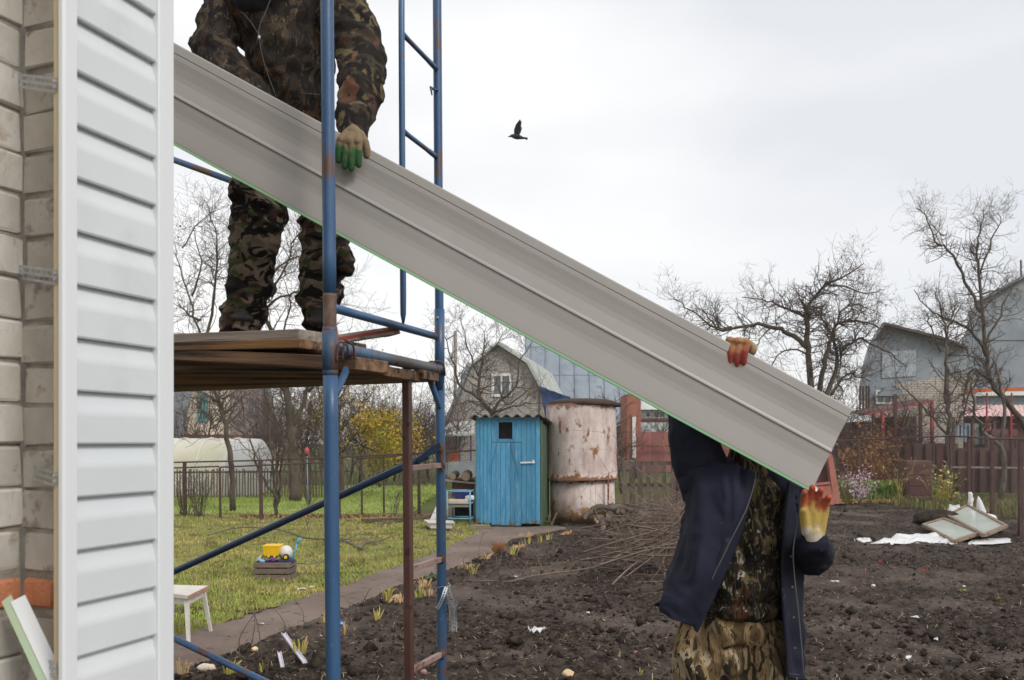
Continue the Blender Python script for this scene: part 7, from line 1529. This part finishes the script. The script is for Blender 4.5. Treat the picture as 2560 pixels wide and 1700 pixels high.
# maroon cupboard / oven beyond the fence
cp = empty('metal_cupboard', G(2300, 1264), 'maroon metal cupboard standing in the weeds behind the fence', 'cupboard'); z = 22.3
mb = MB(); a, b = P(2266, 1152, z), P(2332, 1258, z); mb.rbox(((a.x+b.x)/2, z+.25, (a.z+b.z)/2), b.x-a.x, .5, a.z-b.z, .015); mb.build('cabinet_body', M['maroon'], cp)
for (y0_, y1_) in ((1160, 1188), (1191, 1215), (1218, 1238)): mb = MB(); a, b = P(2271, y0_, z), P(2328, y1_, z); mb.rbox(((a.x+b.x)/2, z-.01, (a.z+b.z)/2), b.x-a.x, .02, a.z-b.z, .004); mb.build('door_panel', M['maroon_d'], cp)
mb = MB(); mb.tube([P(2286, 1252, 21.4), P(2330, 1252, 21.4)], .09, 12); tag(mb.build('rusty_pipe', M['fencebrown'], None, True), 'short thick rusty pipe lying before the maroon cupboard', 'pipe')
# red A shaped board near the panel end
ab = empty('red_board_stand', G(2065, 1262), 'faded red board box leaning behind the raised glove', 'board stand'); z = 21.0
M['fadedred'] = mat('flaking_red_paint', (.36, .12, .09), (.44, .17, .13), 3, .8, c3=(.26, .18, .15), s3=22, t3=.60, w3=.04)
ext('side_board', [P(2068, 1120, z), P(2082, 1140, z), P(2102, 1258, z), P(2084, 1260, z)], (.02, .35, 0), M['fadedred'], ab); ext('front_board', [P(2020, 1262, z-.1), P(2086, 1262, z-.1), P(2076, 1214, z-.1), P(2020, 1218, z-.1)], (0, .03, 0), M['fadedred'], ab)
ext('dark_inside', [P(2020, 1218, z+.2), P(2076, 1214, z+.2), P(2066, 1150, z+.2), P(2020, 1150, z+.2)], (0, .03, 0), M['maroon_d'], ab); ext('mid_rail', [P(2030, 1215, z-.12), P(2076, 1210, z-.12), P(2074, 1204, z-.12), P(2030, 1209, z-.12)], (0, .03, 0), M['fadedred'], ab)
# small things by the left fence
mb = MB(); mb.tube([P(770, 1270, 19.5), P(768, 1140, 19.5)], .012, 6); mp_o = mb.build('pole_pinwheel', M['ltblue'], None, True); tag(mp_o, 'thin pale pole with red top behind the wire fence', 'pole'); mb = MB(); mb.ell(P(767, 1128, 19.5), .06, .05, .09, 8, 6); q = mb.build('red_top', M['pinkred'], None, True); par(q, mp_o)
n = 900; x = NR.uniform(P(600, 0, 17.7).x, P(1180, 0, 17.7).x, n); y = NR.normal(17.75, .12, n)
tag(blades('leaf_litter', 0, x, y, .06, .028, mat('brown_leaves', (.26, .13, .07), (.38, .22, .13), 4, .8), lambda x, y: .02+.0*x, 1.3), 'fallen brown leaves along the foot of the wire fence', 'leaf litter', kind='stuff')
mb = MB(); mb.bar(G(905, 1308)+UP*.06, G(1115, 1300)+UP*.05, .12, .05); tag(mb.build('edging_board', M['oldboard'], None), 'dark board lying along the fence left of the outhouse', 'board')
n = 500; x = -(NR.random(n))*8+.5; y = 6+11*NR.random(n); k = x < path_left(y); x, y = x[k], y[k]
tag(blades('leaf_litter', 0, x, y, .035, .02, mat('lawn_leaves', (.28, .17, .09), (.40, .27, .16), 4, .8), lambda x, y: lawn_h(x, y)+.02, 1.3), 'scattered dry leaves on the lawn', 'leaf litter', kind='stuff')
# clear plastic in the raised glove
mb = MB(); q = [P(2034, 1246, 3.09), P(2046, 1252, 3.08), P(2058, 1246, 3.09), P(2048, 1222, 3.10), P(2036, 1212, 3.11), P(2028, 1226, 3.10)]; mb.prism(q, (0, .012, 0)); tag(mb.build('foil_end', M['lilac'], None), 'pale bluish end of protective film gripped at the lower panel corner', 'film')
# ---------------------------------------------------------------- thin air haze
hz_m = bpy.data.materials.new('haze'); hz_m.use_nodes = True; t = hz_m.node_tree; t.nodes.remove(t.nodes['Principled BSDF'])
pv = N(t, 'ShaderNodeVolumePrincipled'); pv.inputs['Color'].default_value = (.93, .95, .97, 1); pv.inputs['Density'].default_value = .0010; pv.inputs['Anisotropy'].default_value = .2
t.links.new(pv.outputs[0], t.nodes['Material Output'].inputs['Volume'])
mb = MB(); mb.hexa([(-620, -320, -1.1), (620, -320, -1.1), (620, 920, -1.1), (-620, 920, -1.1), (-620, -320, 16), (620, -320, 16), (620, 920, 16), (-620, 920, 16)])
hz = mb.build('haze', hz_m); tag(hz, kind='stuff')
